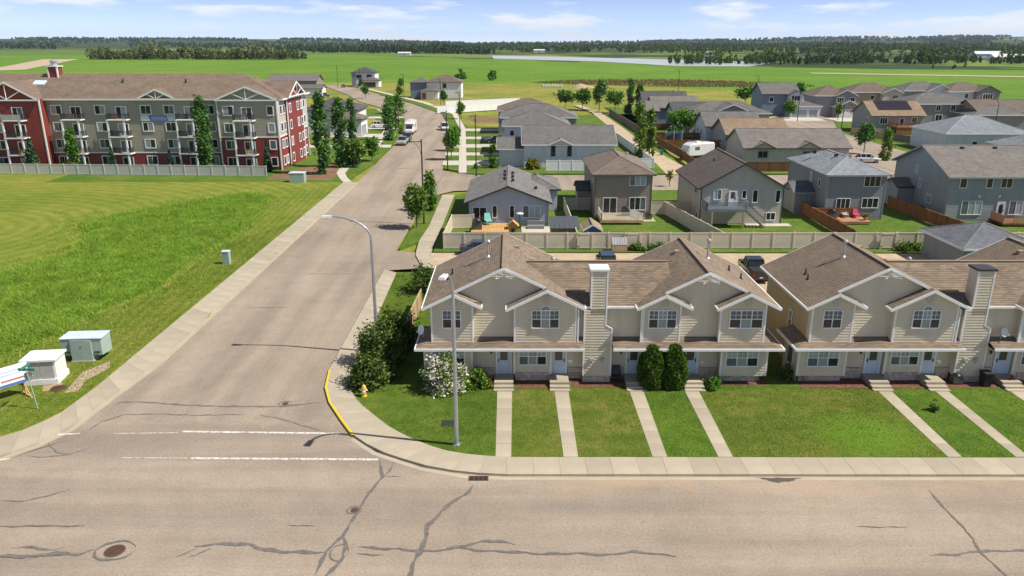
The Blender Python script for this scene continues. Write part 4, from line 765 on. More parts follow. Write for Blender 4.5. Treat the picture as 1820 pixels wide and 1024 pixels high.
# end gable facing the street
g = Geo(); plane(g, [(-41.9, 148.4, EA), (-41.9, 148.41, EA), (-41.9, 148.5, EA)], .2) if False else None
g = Geo(); plane(g, [(-52, 148.3, EA), (-41.8, 148.3, EA), (-41.8, 154.5, 15.7), (-52, 154.5, 15.7)], .22); plane(g, [(-41.8, 160.7, EA), (-52, 160.7, EA), (-52, 154.5, 15.7), (-41.8, 154.5, 15.7)], .22); d = part('end_gable', g, 'shingle_apt', A)
g = Geo()
for ya, za, yb, zb in ((148.3, EA, 154.5, 15.7), (160.7, EA, 154.5, 15.7)): g.beam((-41.78, ya, za - .1), (-41.78, yb, zb - .1), .06, .3)
g.beam((-41.8, 148.8, EA + .1), (-41.8, 160.2, EA + .1), .06, .2)
for q in (151.6, 154.5, 157.4): g.beam((-41.85, 154.5, EA + .1), (-41.85, q, 14.3 if q != 154.5 else 15.4), .05, .15)
pieces('rake_board', g, 'white_trim', d); part('gable', Geo().poly([(-42.48, 149, 13.0), (-42.48, 160, 13.0), (-42.48, 154.5, 15.5)]), 'apt_red', d)
# windows
pan = [['glass_dark', 'glass_mid'], ['glass_curtain', 'glass_dark'], ['glass_dark', 'glass_dark'], ['glass_mid', 'glass_dark'], ['glass_dark', 'glass_curtain']]; k = 0
for x, y in ((-84.4, 146), (-76.3, 146), (-67.8, 146), (-63.5, 146), (-56.1, 146), (-51.9, 144), (-44.2, 144), (-94.6, 144), (-99.5, 144)):
    for fl in range(4): k += 1; window(A, 'F', x, y - .03, .95 + 3.1 * fl, 1.75 if x != -44.2 else 1.0, 1.45, 2 if x != -44.2 else 1, panes=pan[(k * 7 + fl) % 5], fr=.16)
for y in (146, 148, 150.8, 156.3, 158.9, 162.3):
    for fl in range(4): k += 1; window(A, 'R', -42.87 if y < 149 or y > 160 else -42.46, y, .95 + 3.1 * fl, 1.1, 1.4, 1, panes=pan[k % 5], fr=.18)
for i, (x, y, red) in enumerate(((-81.3, 146, 0), (-72.9, 146, 0), (-60.2, 146, 0), (-49.0, 144, 0), (-90.9, 144, 1))):
    yf = y - 1.75; b = part('balcony_frame', Geo().box(x - 1.7, x - 1.45, yf, yf + .25, 0, 9.2), 'white_trim', A); part('post', Geo().box(x + 1.35, x + 1.6, yf, yf + .25, 0, 9.2), 'white_trim', b)
    for fl in range(1, 4):
        z = 3.1 * fl; part('balcony_floor', Geo().box(x - 1.75, x + 2.0, yf - .04, y, z - .15, z + .02), 'white_trim', b)
        g = Geo(); g.box(x - 1.62, x + 1.9, yf, yf + .05, z + 1.02, z + 1.08).box(x - 1.62, x + 1.9, yf, yf + .05, z + .1, z + .14)
        for q in range(34): xx = x - 1.6 + q * 3.48 / 33; g.box(xx - .026, xx + .026, yf + .01, yf + .035, z + .1, z + 1.05)
        for xx in (x - 1.62, x + 1.86):
            g.box(xx, xx + .04, yf, y, z + 1.02, z + 1.08)
            for q in range(8): yy = yf + q * 1.7 / 8; g.box(xx + .01, xx + .03, yy, yy + .11, z + .1, z + 1.05)
        part('railing', g, 'dark_trim', b, kind='stuff')
        if rnd.random() < .8: cx = x + rnd.uniform(-1.1, .3); part('chair', Geo().box(cx, cx + .5, y - .9, y - .4, z + .4, z + .47).box(cx, cx + .5, y - .45, y - .38, z + .4, z + 1).box(cx + .02, cx + .48, y - .86, y - .44, z + .02, z + .4), rnd.choice(('wood_new', 'dark_trim', 'sign_red', 'utility_grey', 'cedar')), b)
    for fl in range(4): k += 1; window(A, 'F', x + .5, y - .03, .12 + 3.1 * fl, 1.75, 2.05, 2, panes=pan[(k * 3) % 5], fr=.14, name='patio_door')
    if i == 3: part('towel', Geo().box(x + .1, x + 1.6, 142.2, 142.24, 3.4, 4.1), 'sign_blue', b); [part('stripe', Geo().box(x + .2 + q * .35, x + .38 + q * .35, 142.17, 142.2, 3.4, 4.1), 'hydrant_yellow', b) for q in range(4)]
    if red: part('privacy_screen', Geo().box(x - 1.66, x + 1.9, 142.17, 142.22, 9.4, 10.4), 'utility_grey', b)
bn = thing('banner', 'long white and blue banner below the top windows of the apartment block', 'banner', (-65.4, 145.9, 9.0))
lpart('cloth', Geo().box(-3.5, 3.5, -.06, 0, 0, .95), 'sign_white', bn); lpart('blue_panel', Geo().add([(-1.8, -.065, .02), (1.6, -.065, .02), (1.35, -.065, .93), (-2.05, -.065, .93)], [(0, 1, 2, 3)]), 'sign_blue', bn); lpart('pale_panel', Geo().add([(1.7, -.065, .02), (3.4, -.065, .02), (3.4, -.065, .93), (1.45, -.065, .93)], [(0, 1, 2, 3)]), 'sign_pale', bn)
for z, a, b in ((.55, -1.6, 1.2), (.25, -1.5, 1.3)): lpart('print_line', Geo().box(a, b, -.075, -.067, z, z + .14), 'sign_pale', bn)
t_ = part('chimney', Geo().box(-89.1, -87.3, 153.6, 155.4, 15.8, 18.4), 'apt_red', A); pieces('chimney_trim', Geo().box(-89.2, -88.95, 153.5, 153.75, 15.6, 18.4).box(-87.45, -87.2, 153.5, 153.75, 15.6, 18.4).box(-89.3, -87.1, 153.4, 155.6, 18.4, 18.55), 'white_trim', t_); part('flue', Geo().lathe((-88.2, 154.5, 18.55), [(.55, 0), (.55, .7), (.72, .74), (.72, .95), (.25, 1.1)], 12), 'vent_metal', t_)
part('skylight', Geo().add([(-90.6, 150.2, 15.1), (-88.4, 150.2, 15.1), (-88.4, 151.6, 15.75), (-90.6, 151.6, 15.75), (-90.6, 150.2, 15.35), (-88.4, 150.2, 15.35), (-88.4, 151.6, 16.0), (-90.6, 151.6, 16.0)], [(4, 5, 6, 7), (0, 1, 5, 4), (1, 2, 6, 5), (3, 0, 4, 7)]), 'sign_pale', ar)
for x in (-74, -62): part('vent_pipe', Geo().cyl((x, 151.5, 15.4), (x, 151.5, 16.2), .18), 'vent_black', ar)

# ------------------------------------------------------------------ fences
def fence(label, pts, h, pw, kind, mat, group=None, z=.1, start_post=True):
    t_ = thing('fence', label, 'fence', (pts[0][0], pts[0][1], z), 0, group); o0 = Vector(pts[0]); cache = {}
    for (x0, y0), (x1, y1) in zip(pts, pts[1:]):
        a, b = Vector((x0, y0)), Vector((x1, y1)); L = (b - a).length; n = max(1, round(L / pw)); d = (b - a) / n; w = L / n; ang = math.atan2(d.y, d.x); key = round(w, 3)
        if key not in cache:
            g = Geo()
            if kind == 'vinyl':
                g.box(.06, w - .06, -.02, .02, .1, h - .06).box(.05, w - .05, -.045, .045, h - .14, h - .02).box(.05, w - .05, -.045, .045, .06, .2)
                for q in range(1, 6): xx = w * q / 6; g.box(xx - .008, xx + .008, -.026, .026, .2, h - .14)
            else:
                nb = max(2, round(w / .15))
                for q in range(nb): xx = w * q / nb; dy = rnd.uniform(-.012, .012); g.box(xx + .008, xx + w / nb - .008, -.02 + dy, .01 + dy, .06, h - .1 + rnd.uniform(-.015, .015))
                g.box(0, w, .012, .06, h * .2, h * .2 + .09).box(0, w, .012, .06, h * .75, h * .75 + .09).box(0, w, -.05, .07, h - .09, h - .05)
            p = Geo().box(-.07, .07, -.07, .07, 0, h)
            if kind == 'vinyl': p.add([(-.09, -.09, h), (.09, -.09, h), (.09, .09, h), (-.09, .09, h), (0, 0, h + .09)], [(3, 2, 1, 0), (0, 1, 4), (1, 2, 4), (2, 3, 4), (3, 0, 4)])
            cache[key] = (mesh('panel', g, mat), mesh('post', p, mat))
        for i in range(n):
            q = a + d * i - o0; link('panel', cache[key][0], t_, (q.x, q.y, 0), ang); link('post', cache[key][1], t_, (q.x, q.y, 0), ang)
        q = b - o0; link('post', cache[key][1], t_, (q.x, q.y, 0), ang)
    return t_
fence('long grey vinyl fence between the mown field and the apartment block', [(-108, 140.6), (-43.7, 136.9)], 1.9, 2.45, 'vinyl', 'vinyl_grey')
bf = fence('long beige vinyl fence along the back lane, with two gates', [(-7.9, 86.5), (49.2, 86.6), (70, 86.6)], 1.95, 2.4, 'vinyl', 'vinyl')
fence('beige vinyl fence returning beside the pavement at the blue bungalow', [(-7.9, 86.6), (-7.7, 96.6), (-4.9, 96.8)], 1.85, 2.4, 'vinyl', 'vinyl')
fence('beige vinyl fence between the blue bungalow and the taupe house', [(7.6, 87), (7.4, 108), (11, 108)], 1.8, 2.4, 'vinyl', 'vinyl')
fence('beige vinyl fence between the taupe house and the beige house', [(24.6, 86.9), (21.2, 105), (26, 105.2)], 1.85, 2.4, 'vinyl', 'vinyl')
fence('beige vinyl fence panel behind the taupe house yard', [(17.3, 105), (21.1, 105)], 1.85, 2.0, 'vinyl', 'vinyl')
fence('orange cedar fence right of the beige house, running towards the lane', [(40.4, 110), (40.6, 87)], 1.75, 2.3, 'wood', 'cedar'); fence('short cedar fence joining the grey house deck', [(40.7, 101.6), (46.2, 101.6)], 1.7, 2.3, 'wood', 'cedar')
fence('dark cedar fence between the grey house and the sage house', [(54.4, 110), (56.2, 87)], 1.75, 2.3, 'wood', 'cedar')
fence('dark red fence across the street behind the beige house', [(36, 142.5), (57, 142.5)], 1.8, 2.4, 'wood', 'cedar_dark')
fence('white vinyl fence before the pale house on the cross street', [(6.4, 143), (13.6, 143)], 2.0, 2.4, 'vinyl', 'vinyl_white'); fence('white vinyl fence right of the pale house, by the alley', [(20, 146), (26.8, 146.2), (25.5, 188), (18, 188)], 1.9, 2.4, 'vinyl', 'vinyl_white')
fence('red wooden fence along the alley behind the caravan', [(34.5, 143), (34.8, 160), (34, 180), (33.5, 205)], 1.8, 2.4, 'wood', 'cedar_dark'); fence('weathered grey fence along the upper alley', [(33.4, 205.5), (33, 225), (32.4, 262)], 1.8, 2.4, 'wood', 'wood_grey')
fence('red fence between the back gardens beside the alley', [(35, 176), (50, 176)], 1.8, 2.4, 'wood', 'cedar'); fence('second red fence between back gardens, under the trampoline', [(34.5, 190), (52, 190)], 1.8, 2.4, 'wood', 'cedar_dark'); fence('third red fence across the back gardens by the dark blue houses', [(33.5, 212), (58, 212)], 1.8, 2.4, 'wood', 'cedar_dark')
fence('pale wooden fence beside the street at the solar bungalow', [(88, 203), (92.4, 190)], 1.7, 2.4, 'wood', 'wood_pale'); fence('grey weathered fence behind the sage house, along the road', [(92.5, 189.6), (99, 166)], 1.7, 2.4, 'wood', 'wood_grey'); fence('orange cedar fence right of the solar bungalow', [(112, 196), (99.5, 182), (118, 176)], 1.9, 2.4, 'wood', 'cedar')
fence('upper white vinyl fence right of the far white house', [(-24, 287), (3, 303)], 2.4, 3, 'vinyl', 'vinyl_white'); fence('lower white vinyl fence right of the far white house', [(-25, 264), (-16, 269), (4, 285)], 2.4, 3, 'vinyl', 'vinyl_white')
fence('pale board fence on the lawn left of the corner terrace', [(-8.6, 54.5), (-8.2, 66)], 1.7, 2.2, 'wood', 'wood_pale')
fence('brown board fence between the two terraces at the back', [(18.3, 64), (21.5, 64)], 1.7, 2.2, 'wood', 'cedar_dark')
# gates in the lane fence
for lab, x in (('beige vinyl gate with black hinges behind the corner terrace', 8.4), ('beige vinyl gate in the lane fence behind the cut-off terrace', 43.4), ('beige vinyl gate in the lane fence beside the timber box', 13.9)):
    t_ = thing('gate', lab, 'gate', (x, 86.4, .1)); lpart('leaf', Geo().box(-.75, .75, -.05, .0, .12, 1.9).box(-.75, .75, -.08, -.05, 1.75, 1.9).box(-.75, .75, -.08, -.05, .12, .26), 'vinyl', t_)
    for q in (-1, 1): lpart('gate_post', Geo().box(q * .82 - .06, q * .82 + .06, -.1, .06, 0, 2.0), 'vinyl', t_)
    for z in (.3, 1.65): lpart('hinge', Geo().box(-.8, -.6, -.11, -.08, z, z + .1), 'dark_trim', t_)
for lab, x in (('timber bin box with a barred lid against the lane fence', 12.3),):
    t_ = thing('bin_box', lab, 'box', (x, 85.6, .1)); lpart('crate', Geo().box(-.85, .85, -.5, .5, 0, .8), 'wood_pale', t_)
    for q in range(6): lpart('lid_slat', Geo().add([(-.85 + q * .29, -.52, .82), (-.6 + q * .29, -.52, .82), (-.6 + q * .29, .5, 1.45), (-.85 + q * .29, .5, 1.45), (-.85 + q * .29, -.52, .86), (-.6 + q * .29, -.52, .86), (-.6 + q * .29, .5, 1.49), (-.85 + q * .29, .5, 1.49)], [(3, 2, 1, 0), (4, 5, 6, 7), (0, 1, 5, 4), (1, 2, 6, 5), (2, 3, 7, 6), (3, 0, 4, 7)]), 'grey_trim', t_)

# ------------------------------------------------------------------ second row of houses
def fl(parent, y, z0, z1, xs, trim='white_trim', panes=None, n=1, fr=.09):
    for a, b in xs: window(parent, 'F', (a + b) / 2, y - .03, z0, b - a - 2 * fr, z1 - z0, n, trim, panes, fr=fr)
def rail(parent, pts, z, h, mat, name='railing', step=.13, closed=False):
    g = Geo()
    for (x0, y0), (x1, y1) in zip(pts, pts[1:]):
        g.beam((x0, y0, z + h), (x1, y1, z + h), .07, .06); g.beam((x0, y0, z + .1), (x1, y1, z + .1), .05, .05); L = math.hypot(x1 - x0, y1 - y0); n = max(1, int(L / step))
        for i in range(n + 1): q = i / n; x, y = x0 + (x1 - x0) * q, y0 + (y1 - y0) * q; big = .05 if i in (0, n) else .028; g.box(x - big, x + big, y - big, y + big, z, z + h)
    return part(name, g, mat, parent, kind='stuff')
H1 = house('blue-grey bungalow with grey gable roof facing the lane, corner lot', -.5, 98.5, 'bungalow', 'bungalow')
mass(H1, 'gy', -5.6, 4.6, 98.5, 115, 3.2, .385, 'blue_siding', 'shingle_grey', 'dark_trim', .6, corner=False)
mass(H1, 'hip', 1.0, 6.4, 108, 115.6, 3.2, .4, 'blue_siding', 'shingle_grey', 'dark_trim', .5, corner=False)
for x, y in ((-1.0, 103), (-1.0, 106), (-1.0, 109), (.1, 102), (.1, 105), (.1, 108), (3.2, 103)): part('roof_vent', Geo().box(x - .2, x + .2, y - .2, y + .2, 5.55 - .385 * abs(x + .5), 5.85 - .385 * abs(x + .5)), 'vent_black', H1)
window(H1, 'F', -4.2, 98.47, .45, 1.7, 2.05, 2, panes=['glass_dark', 'glass_dark'], name='patio_door'); fl(H1, 98.5, 1.2, 2.7, ((-2.6, -1.9), (-.35, .35))); window(H1, 'F', 2.55, 98.47, 1.2, 2.2, 1.5, 3, panes=['glass_mid', 'glass_pale', 'glass_pale'])
part('downspout', Geo().box(4.62, 4.72, 98.4, 98.5, 0, 3.2), 'brown_trim', H1)
H2 = house('taupe two-storey house with hip roof and white-railed deck', 15, 103)
mass(H2, 'hip', 11.2, 18.8, 103, 118, 6.1, .42, 'taupe_siding', 'shingle_taupe', 'brown_trim', .5)
mass(H2, 'gx', 9.3, 11.2, 108, 111.5, 3.1, .45, 'taupe_siding', 'shingle_char', 'dark_trim', .3, corner=False)
window(H2, 'F', 16.9, 102.97, 4.6, 2.1, 1.35, 3, panes=['glass_mid', 'glass_pale', 'glass_pale']); window(H2, 'F', 13.25, 102.97, .8, 1.75, 2.05, 2, panes=['glass_dark', 'glass_dark'], name='patio_door'); window(H2, 'F', 17.0, 102.97, 1.25, 2.1, 1.65, 3, panes=['glass_dark', 'glass_dark', 'glass_mid']); window(H2, 'L', 11.17, 106, 4.6, .8, 1.2, 1)
d_ = part('deck', Geo().box(11.6, 17.2, 98.8, 102.95, .35, .72), 'wood_pale', H2); rail(d_, [(11.7, 102.6), (11.7, 98.9), (16.6, 98.9)], .72, .95, 'vinyl_white'); rail(d_, [(15.6, 102.6), (17.1, 99.2)], .6, .9, 'vinyl_white')
part('roof_vent', Geo().cyl((16, 108, 8.0), (16, 108, 8.35), .22), 'vent_metal', H2); part('patio', Geo().box(17.2, 19.2, 100.6, 102.9, .08, .16), 'concrete', H2)
H3 = house('beige house with big front gable, dark roof and grey-railed raised deck', 30, 99.5)
mass(H3, 'gy', 24.7, 35.4, 99.5, 113.5, 4.85, .565, 'beige_siding', 'shingle_dark', 'dark_trim', .5)
window(H3, 'F', 26.8, 99.47, 3.35, .9, 1.25, 2, panes=['glass_pale', 'glass_mid']); door(H3, 'F', 28.8, 99.45, 2.5, .85, 1.85, 'white_trim'); fl(H3, 99.5, 3.5, 4.5, ((29.95, 30.6),)); fl(H3, 99.5, 3.0, 4.55, ((31.35, 32.1), (34.35, 35.05))); window(H3, 'F', 34.0, 99.47, .65, 1.1, .9, 2)
window(H3, 'L', 24.67, 102.5, 3.8, .6, 1.2, 1, 'brown_trim', ['door_glass']); window(H3, 'L', 24.67, 101, .6, .8, .8, 1)
d_ = part('deck', Geo().box(24.8, 30.0, 96.6, 99.4, 2.25, 2.5), 'rail_slate', H3); rail(d_, [(24.85, 99.3), (24.85, 96.65), (29.9, 96.65)], 2.5, 1.0, 'rail_slate'); [part('post', Geo().box(x - .08, x + .08, 96.6, 96.8, .1, 2.25), 'wood_pale', d_) for x in (25.6, 29.6)]
for i in range(9): part('stair_tread', Geo().box(30.0 + i * .27, 30.3 + i * .27, 97, 98.2, 2.2 - i * .24, 2.26 - i * .24), 'rail_slate', d_)
g = Geo()
for y in (97, 98.2):
    g.beam((30, y, 3.45), (32.5, y, 1.25), .06, .07); g.beam((30, y, 2.3), (32.5, y, .15), .06, .2)
    for i in range(14): q = i / 13; g.box(30 + 2.5 * q - .02, 30.04 + 2.5 * q - .02, y - .02, y + .02, 2.3 - 2.15 * q, 3.45 - 2.2 * q)
part('stair_rail', g, 'rail_slate', d_, kind='stuff'); part('patio', Geo().box(30.6, 36.4, 97.9, 99.4, .08, .16), 'driveway', H3)
for x, y in ((31.8, 108), (32.6, 105)): part('vent_pipe', Geo().cyl((x - 3.6, y, 6.6), (x - 3.6, y, 7.4), .12), 'vent_black', H3)
H4 = house('grey two-storey house with pale blue-grey hip roof and low timber deck', 46, 102)
mass(H4, 'hip', 42.1, 49.8, 102, 117, 6.2, .42, 'grey_siding', 'shingle_blue', 'grey_trim', .5)
mass(H4, 'gx', 39.4, 42.1, 106, 110.5, 3.1, .45, 'grey_siding', 'shingle_slate', 'grey_trim', .35, corner=False)
window(H4, 'F', 47.95, 101.97, 4.65, 2.1, 1.3, 3); window(H4, 'F', 44.4, 101.97, .9, 1.75, 2.05, 3, name='patio_door'); window(H4, 'F', 48.0, 101.97, 1.75, 2.1, 1.25, 3); window(H4, 'L', 42.07, 108, 4.3, .6, 1.3, 1, panes=['glass_pale']); window(H4, 'L', 42.07, 104.8, 4.1, .6, 1.0, 1)
d_ = part('deck', Geo().box(43.2, 47.0, 98.8, 101.9, .2, .55), 'deck_red', H4); [part('stair_tread', Geo().box(42.6 - i * .25, 43.1, 99.4, 100.8, .1, .42 - i * .15), 'cedar', d_) for i in range(2)]
for x, y in ((45.2, 108), (43.7, 112), (46.4, 106.4)): part('roof_vent', Geo().box(x - .2, x + .2, y - .2, y + .2, 7.6, 8.1), 'vent_black', H4)
H5 = house('large sage-grey two-storey house with grey gable roof at the right edge', 66, 101)
mass(H5, 'gx', 57.8, 76, 101, 116, 6.1, .39, 'sage_siding', 'shingle_mid', 'grey_trim', .6, vents=2)
mass(H5, 'gx', 55.6, 57.8, 110, 114, 3.2, .4, 'sage_siding', 'shingle_mid', 'dark_trim', .35, corner=False)
fl(H5, 101, 4.65, 6.0, ((59.0, 60.0), (62.5, 63.4))); window(H5, 'F', 65.2, 100.97, 4.65, 1.4, 1.35, 2); window(H5, 'F', 68.4, 100.97, 4.65, 1.4, 1.35, 2); window(H5, 'F', 61.1, 100.97, 1.05, 2.6, 1.75, 3, panes=['glass_mid', 'glass_curtain', 'glass_pale']); window(H5, 'F', 67.0, 100.97, 1.05, 1.7, 1.75, 2, panes=['glass_mid', 'glass_pale']); door(H5, 'F', 65.0, 100.95, .55, .85, 2.1, 'white_trim', False)
part('pane', Geo().box(64.75, 65.25, 100.86, 100.88, 1.0, 2.4), 'glass_dark', H5)
for y, z, w in ((109.8, 5.2, .6), (105.5, 1.7, 1.3), (110.5, 2.6, .7), (113.5, 1.9, .8), (108.4, 3.4, .6)): window(H5, 'L', 57.77, y, z, w, 1.1, 1, panes=['glass_curtain'])
for x in (61.9, 64.6): part('wall_cap', Geo().box(x - .13, x + .13, 100.85, 101, 3.35, 3.6), 'white_trim', H5)
d_ = part('deck', Geo().box(63.6, 70.5, 97.6, 100.9, .3, .55), 'cedar_dark', H5); rail(d_, [(63.7, 100.6), (63.7, 97.8)], .55, 1, 'deck_red'); rail(d_, [(65, 97.7), (70.4, 97.7)], .55, 1.0, 'wood_pale')
GR = house('detached garage with slate-blue hip roof behind the cut-off terrace', 50, 77, 'garage', 'garage')
mass(GR, 'hip', 46.2, 54, 76, 84, 3.0, .4, 'midgrey_siding', 'shingle_slate', 'white_trim', .5, corner=False)
SH = thing('garden_shed', 'small blue shed with brown gable roof behind the lane fence', 'shed', (9.6, 91, .1)); mass(SH, 'gy', 8.6, 10.6, 89.4, 92.4, 1.7, .6, 'shed_blue', 'shingle_tan', 'white_trim', .18, corner=False)
CP = thing('carport_roof', 'dark ribbed metal roof on a low shed next to the blue shed', 'shed', (6.3, 91, .1)); part('wall', Geo().box(4.7, 7.9, 90.2, 92.8, .1, 1.75), 'wood_pale', CP)
for i in range(6): part('roof_sheet', Geo().add([(4.5 + i * .6, 89.6, 1.75), (5.07 + i * .6, 89.6, 1.75), (5.07 + i * .6, 93, 2.5), (4.5 + i * .6, 93, 2.5), (4.5 + i * .6, 89.6, 1.81), (5.07 + i * .6, 89.6, 1.81), (5.07 + i * .6, 93, 2.56), (4.5 + i * .6, 93, 2.56)], [(4, 5, 6, 7), (0, 1, 5, 4), (1, 2, 6, 5), (2, 3, 7, 6), (3, 0, 4, 7)]), 'car_grey', CP)

# ------------------------------------------------------------------ third row and the far houses
def simple(label, parts, wins=(), gar=(), name='house', base=None):
    p0 = parts[0]; h = house(label, (p0[1] + p0[2]) / 2, p0[3], name)
    for q in parts: mass(h, *q[:7], q[7], q[8], q[9] if len(q) > 9 else 'white_trim', .5, corner=len(q) > 10, course=.25)
    for w in wins: window(h, w[0], w[1], w[2], w[3], w[4], w[5], w[6] if len(w) > 6 else 2, w[7] if len(w) > 7 else 'white_trim', fr=.14)
    for q in gar: garage_door(h, *q)
    return h
h6 = simple('pale blue bungalow with long grey roof and small gablet on the cross street', [('gx', 2.3, 19.4, 147, 160, 4.5, .42, 'pale_siding', 'shingle_grey'), ('gx', -2.5, 2.3, 148.5, 156, 3.5, .42, 'pale_siding', 'shingle_grey')], [('F', 7.8, 146.97, 2.4, .55, 1.8, 1, 'dark_trim'), ('F', 10.9, 146.97, 2.4, .55, 1.8, 1, 'dark_trim')])
mass(h6, 'gy', 7.2, 11.2, 146.6, 150, 4.55, .45, 'pale_siding', 'shingle_grey', 'white_trim', .3, z0=4.4, corner=False)
simple('pale two-storey house behind the long pale bungalow', [('hip', -1.6, 12, 164, 176, 6.2, .38, 'pale_siding', 'shingle_grey'), ('gx', -2.6, 1, 161.5, 164, 3.4, .4, 'pale_siding', 'shingle_char')], [('F', 0, 163.97, 4.2, .8, 1, 1)])
simple('grey-roofed house third along from the cross street', [('hip', -2.4, 15, 183, 196, 6.2, .38, 'grey_siding', 'shingle_grey')], [('L', -2.43, 187, 3.8, 1.4, 1.3)])
simple('taupe-roofed house farthest in the row beside the curving street', [('hip', -3.5, 11.8, 204, 217, 6.0, .38, 'grey_siding', 'shingle_taupe')])
r1 = simple('long beige bungalow with two small gablets across the cross street', [('gx', 45.6, 66, 152, 165, 3.2, .44, 'beige_siding', 'shingle_mid', 'brown_trim')], [('F', 49.2, 151.97, 1.3, 1.8, 1.2, 2, 'grey_trim'), ('F', 58, 151.97, 1.3, 1.8, 1.2, 2, 'grey_trim')])
for x in (49.2, 58): mass(r1, 'gy', x - 2, x + 2, 151.5, 155, 3.25, .5, 'beige_siding', 'shingle_mid', 'brown_trim', .3, z0=3.1, corner=False)
simple('bungalow with sandy tan roof behind the long beige bungalow', [('gx', 47, 60.5, 170.5, 183, 3.6, .45, 'midgrey_siding', 'shingle_tan', 'dark_trim')], [('L', 46.97, 175, 1.2, 1.2, 1.1)])
simple('grey bungalow with steep side gable behind the tan roof', [('gx', 45.8, 58.5, 184.5, 195.5, 4.0, .5, 'pale_siding', 'shingle_grey', 'dark_trim')], [('L', 45.77, 189, 1.5, 1.2, 1.4), ('L', 45.77, 192.5, 1.5, .8, 1.4, 1)])
r4 = simple('wide grey hipped house with white-edged front gable among back gardens', [('hip', 46, 66.5, 203, 216, 5.4, .38, 'midgrey_siding', 'shingle_grey')])
mass(r4, 'gy', 51, 61.5, 200.5, 209, 5.5, .42, 'taupe_siding', 'shingle_grey', 'white_trim', .4, corner=False)
simple('dark blue-grey house with stepped gables, nearer of the two', [('gx', 40.5, 53.5, 226, 236, 4.9, .55, 'bluegrey_siding', 'shingle_mid', 'dark_trim'), ('gx', 37.5, 41.5, 223.5, 233, 4.2, .5, 'bluegrey_siding', 'shingle_mid', 'dark_trim')], [('L', 37.47, 227, 1.5, 1.0, 1.4)])
simple('dark blue-grey house with charcoal roof, farther of the two', [('gx', 40.6, 54, 244, 254, 5.4, .5, 'bluegrey_siding', 'shingle_char', 'dark_trim')])
simple('dark slate-roofed bungalow left of the wide hipped house', [('gx', 43.5, 54, 211, 222, 4.6, .45, 'bluegrey_siding', 'shingle_char', 'dark_trim')])
r6 = simple('blue two-storey house with double and single garage doors on the close', [('gx', 80.4, 92, 254, 266, 7.0, .5, 'bluegrey_siding', 'shingle_grey', 'dark_trim'), ('hip', 88, 97.5, 249.5, 258, 3.6, .32, 'pale_siding', 'shingle_grey')], [('F', 90.4, 252.4, 5.0, 2.6, 1.5, 3), ('F', 83.2, 253.9, 4.6, 1.2, 1.4, 1)], [('F', 91, 249.42, .1, 4.8, 2.4, 'garage_grey'), ('F', 95.4, 249.42, .1, 2.7, 2.4, 'garage_grey')])
mass(r6, 'gy', 88.2, 93, 252.5, 258, 6.8, .5, 'pale_siding', 'shingle_grey', 'dark_trim', .4, z0=3.6, corner=False)
r7 = simple('grey two-storey house with white garage and stacked white-edged gables', [('hip', 97, 109.5, 253, 266, 6.6, .42, 'midgrey_siding', 'shingle_taupe'), ('gy', 102.5, 109.6, 248.5, 256, 3.4, .5, 'midgrey_siding', 'shingle_taupe')], [('F', 104.5, 251.9, 4.6, 2.0, 1.4, 3), ('F', 108.3, 251.9, 4.8, 1.4, 1.2, 2)], [('F', 106, 248.42, .1, 5, 2.4, 'garage_white', 'white_trim', 6)])
mass(r7, 'gy', 103, 109.6, 252, 258, 6.6, .5, 'midgrey_siding', 'shingle_taupe', 'white_trim', .4, z0=3.4, corner=False)
r8 = simple('beige two-storey house with brown hip roof behind the solar bungalow', [('hip', 113, 129, 264, 276, 7.0, .42, 'sand_siding', 'shingle_taupe')], [('F', 120, 263.9, 4.6, 1.2, 1.3, 1), ('F', 126.6, 261.9, 4.6, 1.8, 1.5, 3)])
mass(r8, 'gy', 122.5, 129, 262, 268, 6.8, .45, 'beige_siding', 'shingle_taupe', 'white_trim', .4, corner=False)
r9 = simple('bungalow with tan roof carrying a dark solar array', [('gx', 94, 107.5, 205, 217, 4.6, .52, 'midgrey_siding', 'shingle_tan', 'brown_trim')], [('F', 97, 204.97, 2.6, 1.8, 1.4, 3), ('F', 101.8, 204.97, 1.8, .9, 2, 1), ('F', 105, 204.97, 3, 1.2, 1.1, 2), ('L', 93.97, 208, 2.6, .8, 1.2, 1)])
for i in range(8):
    for j in range(3): xa = 96.2 + i * 1.12; ya = 206.9 + j * 1.35; za = 4.6 + .52 * (ya - 204.5) + .12; zb = za + .52 * 1.28; part('solar_panel', Geo().add([(xa, ya, za), (xa + 1.06, ya, za), (xa + 1.06, ya + 1.28, zb), (xa, ya + 1.28, zb), (xa, ya, za - .08), (xa + 1.06, ya, za - .08), (xa + 1.06, ya + 1.28, zb - .08), (xa, ya + 1.28, zb - .08)], [(0, 1, 2, 3), (4, 5, 1, 0), (5, 6, 2, 1), (7, 4, 0, 3), (6, 7, 3, 2)]), 'solar', r9)
d_ = part('deck', Geo().box(98.5, 105, 200.5, 204.9, 1.9, 2.1), 'cedar', r9); rail(d_, [(98.6, 204.8), (98.6, 200.6), (104.9, 200.6), (104.9, 204.8)], 2.1, 1, 'cedar', step=.2); part('deck_skirt', Geo().box(98.6, 104.9, 200.6, 200.7, .1, 1.9), 'cedar', d_)
simple('grey two-storey hipped house right of the solar bungalow', [('hip', 113, 132, 224, 238, 6.2, .36, 'grey_siding', 'shingle_grey'), ('hip', 126, 140, 214, 224, 4.0, .4, 'grey_siding', 'shingle_grey')], [('F', 121, 223.9, 4.3, 1.2, 1.5, 2), ('F', 125.2, 223.9, 4.3, 1.2, 1.5, 2), ('F', 121.5, 223.9, 1.2, 1.8, 1.9, 2)])
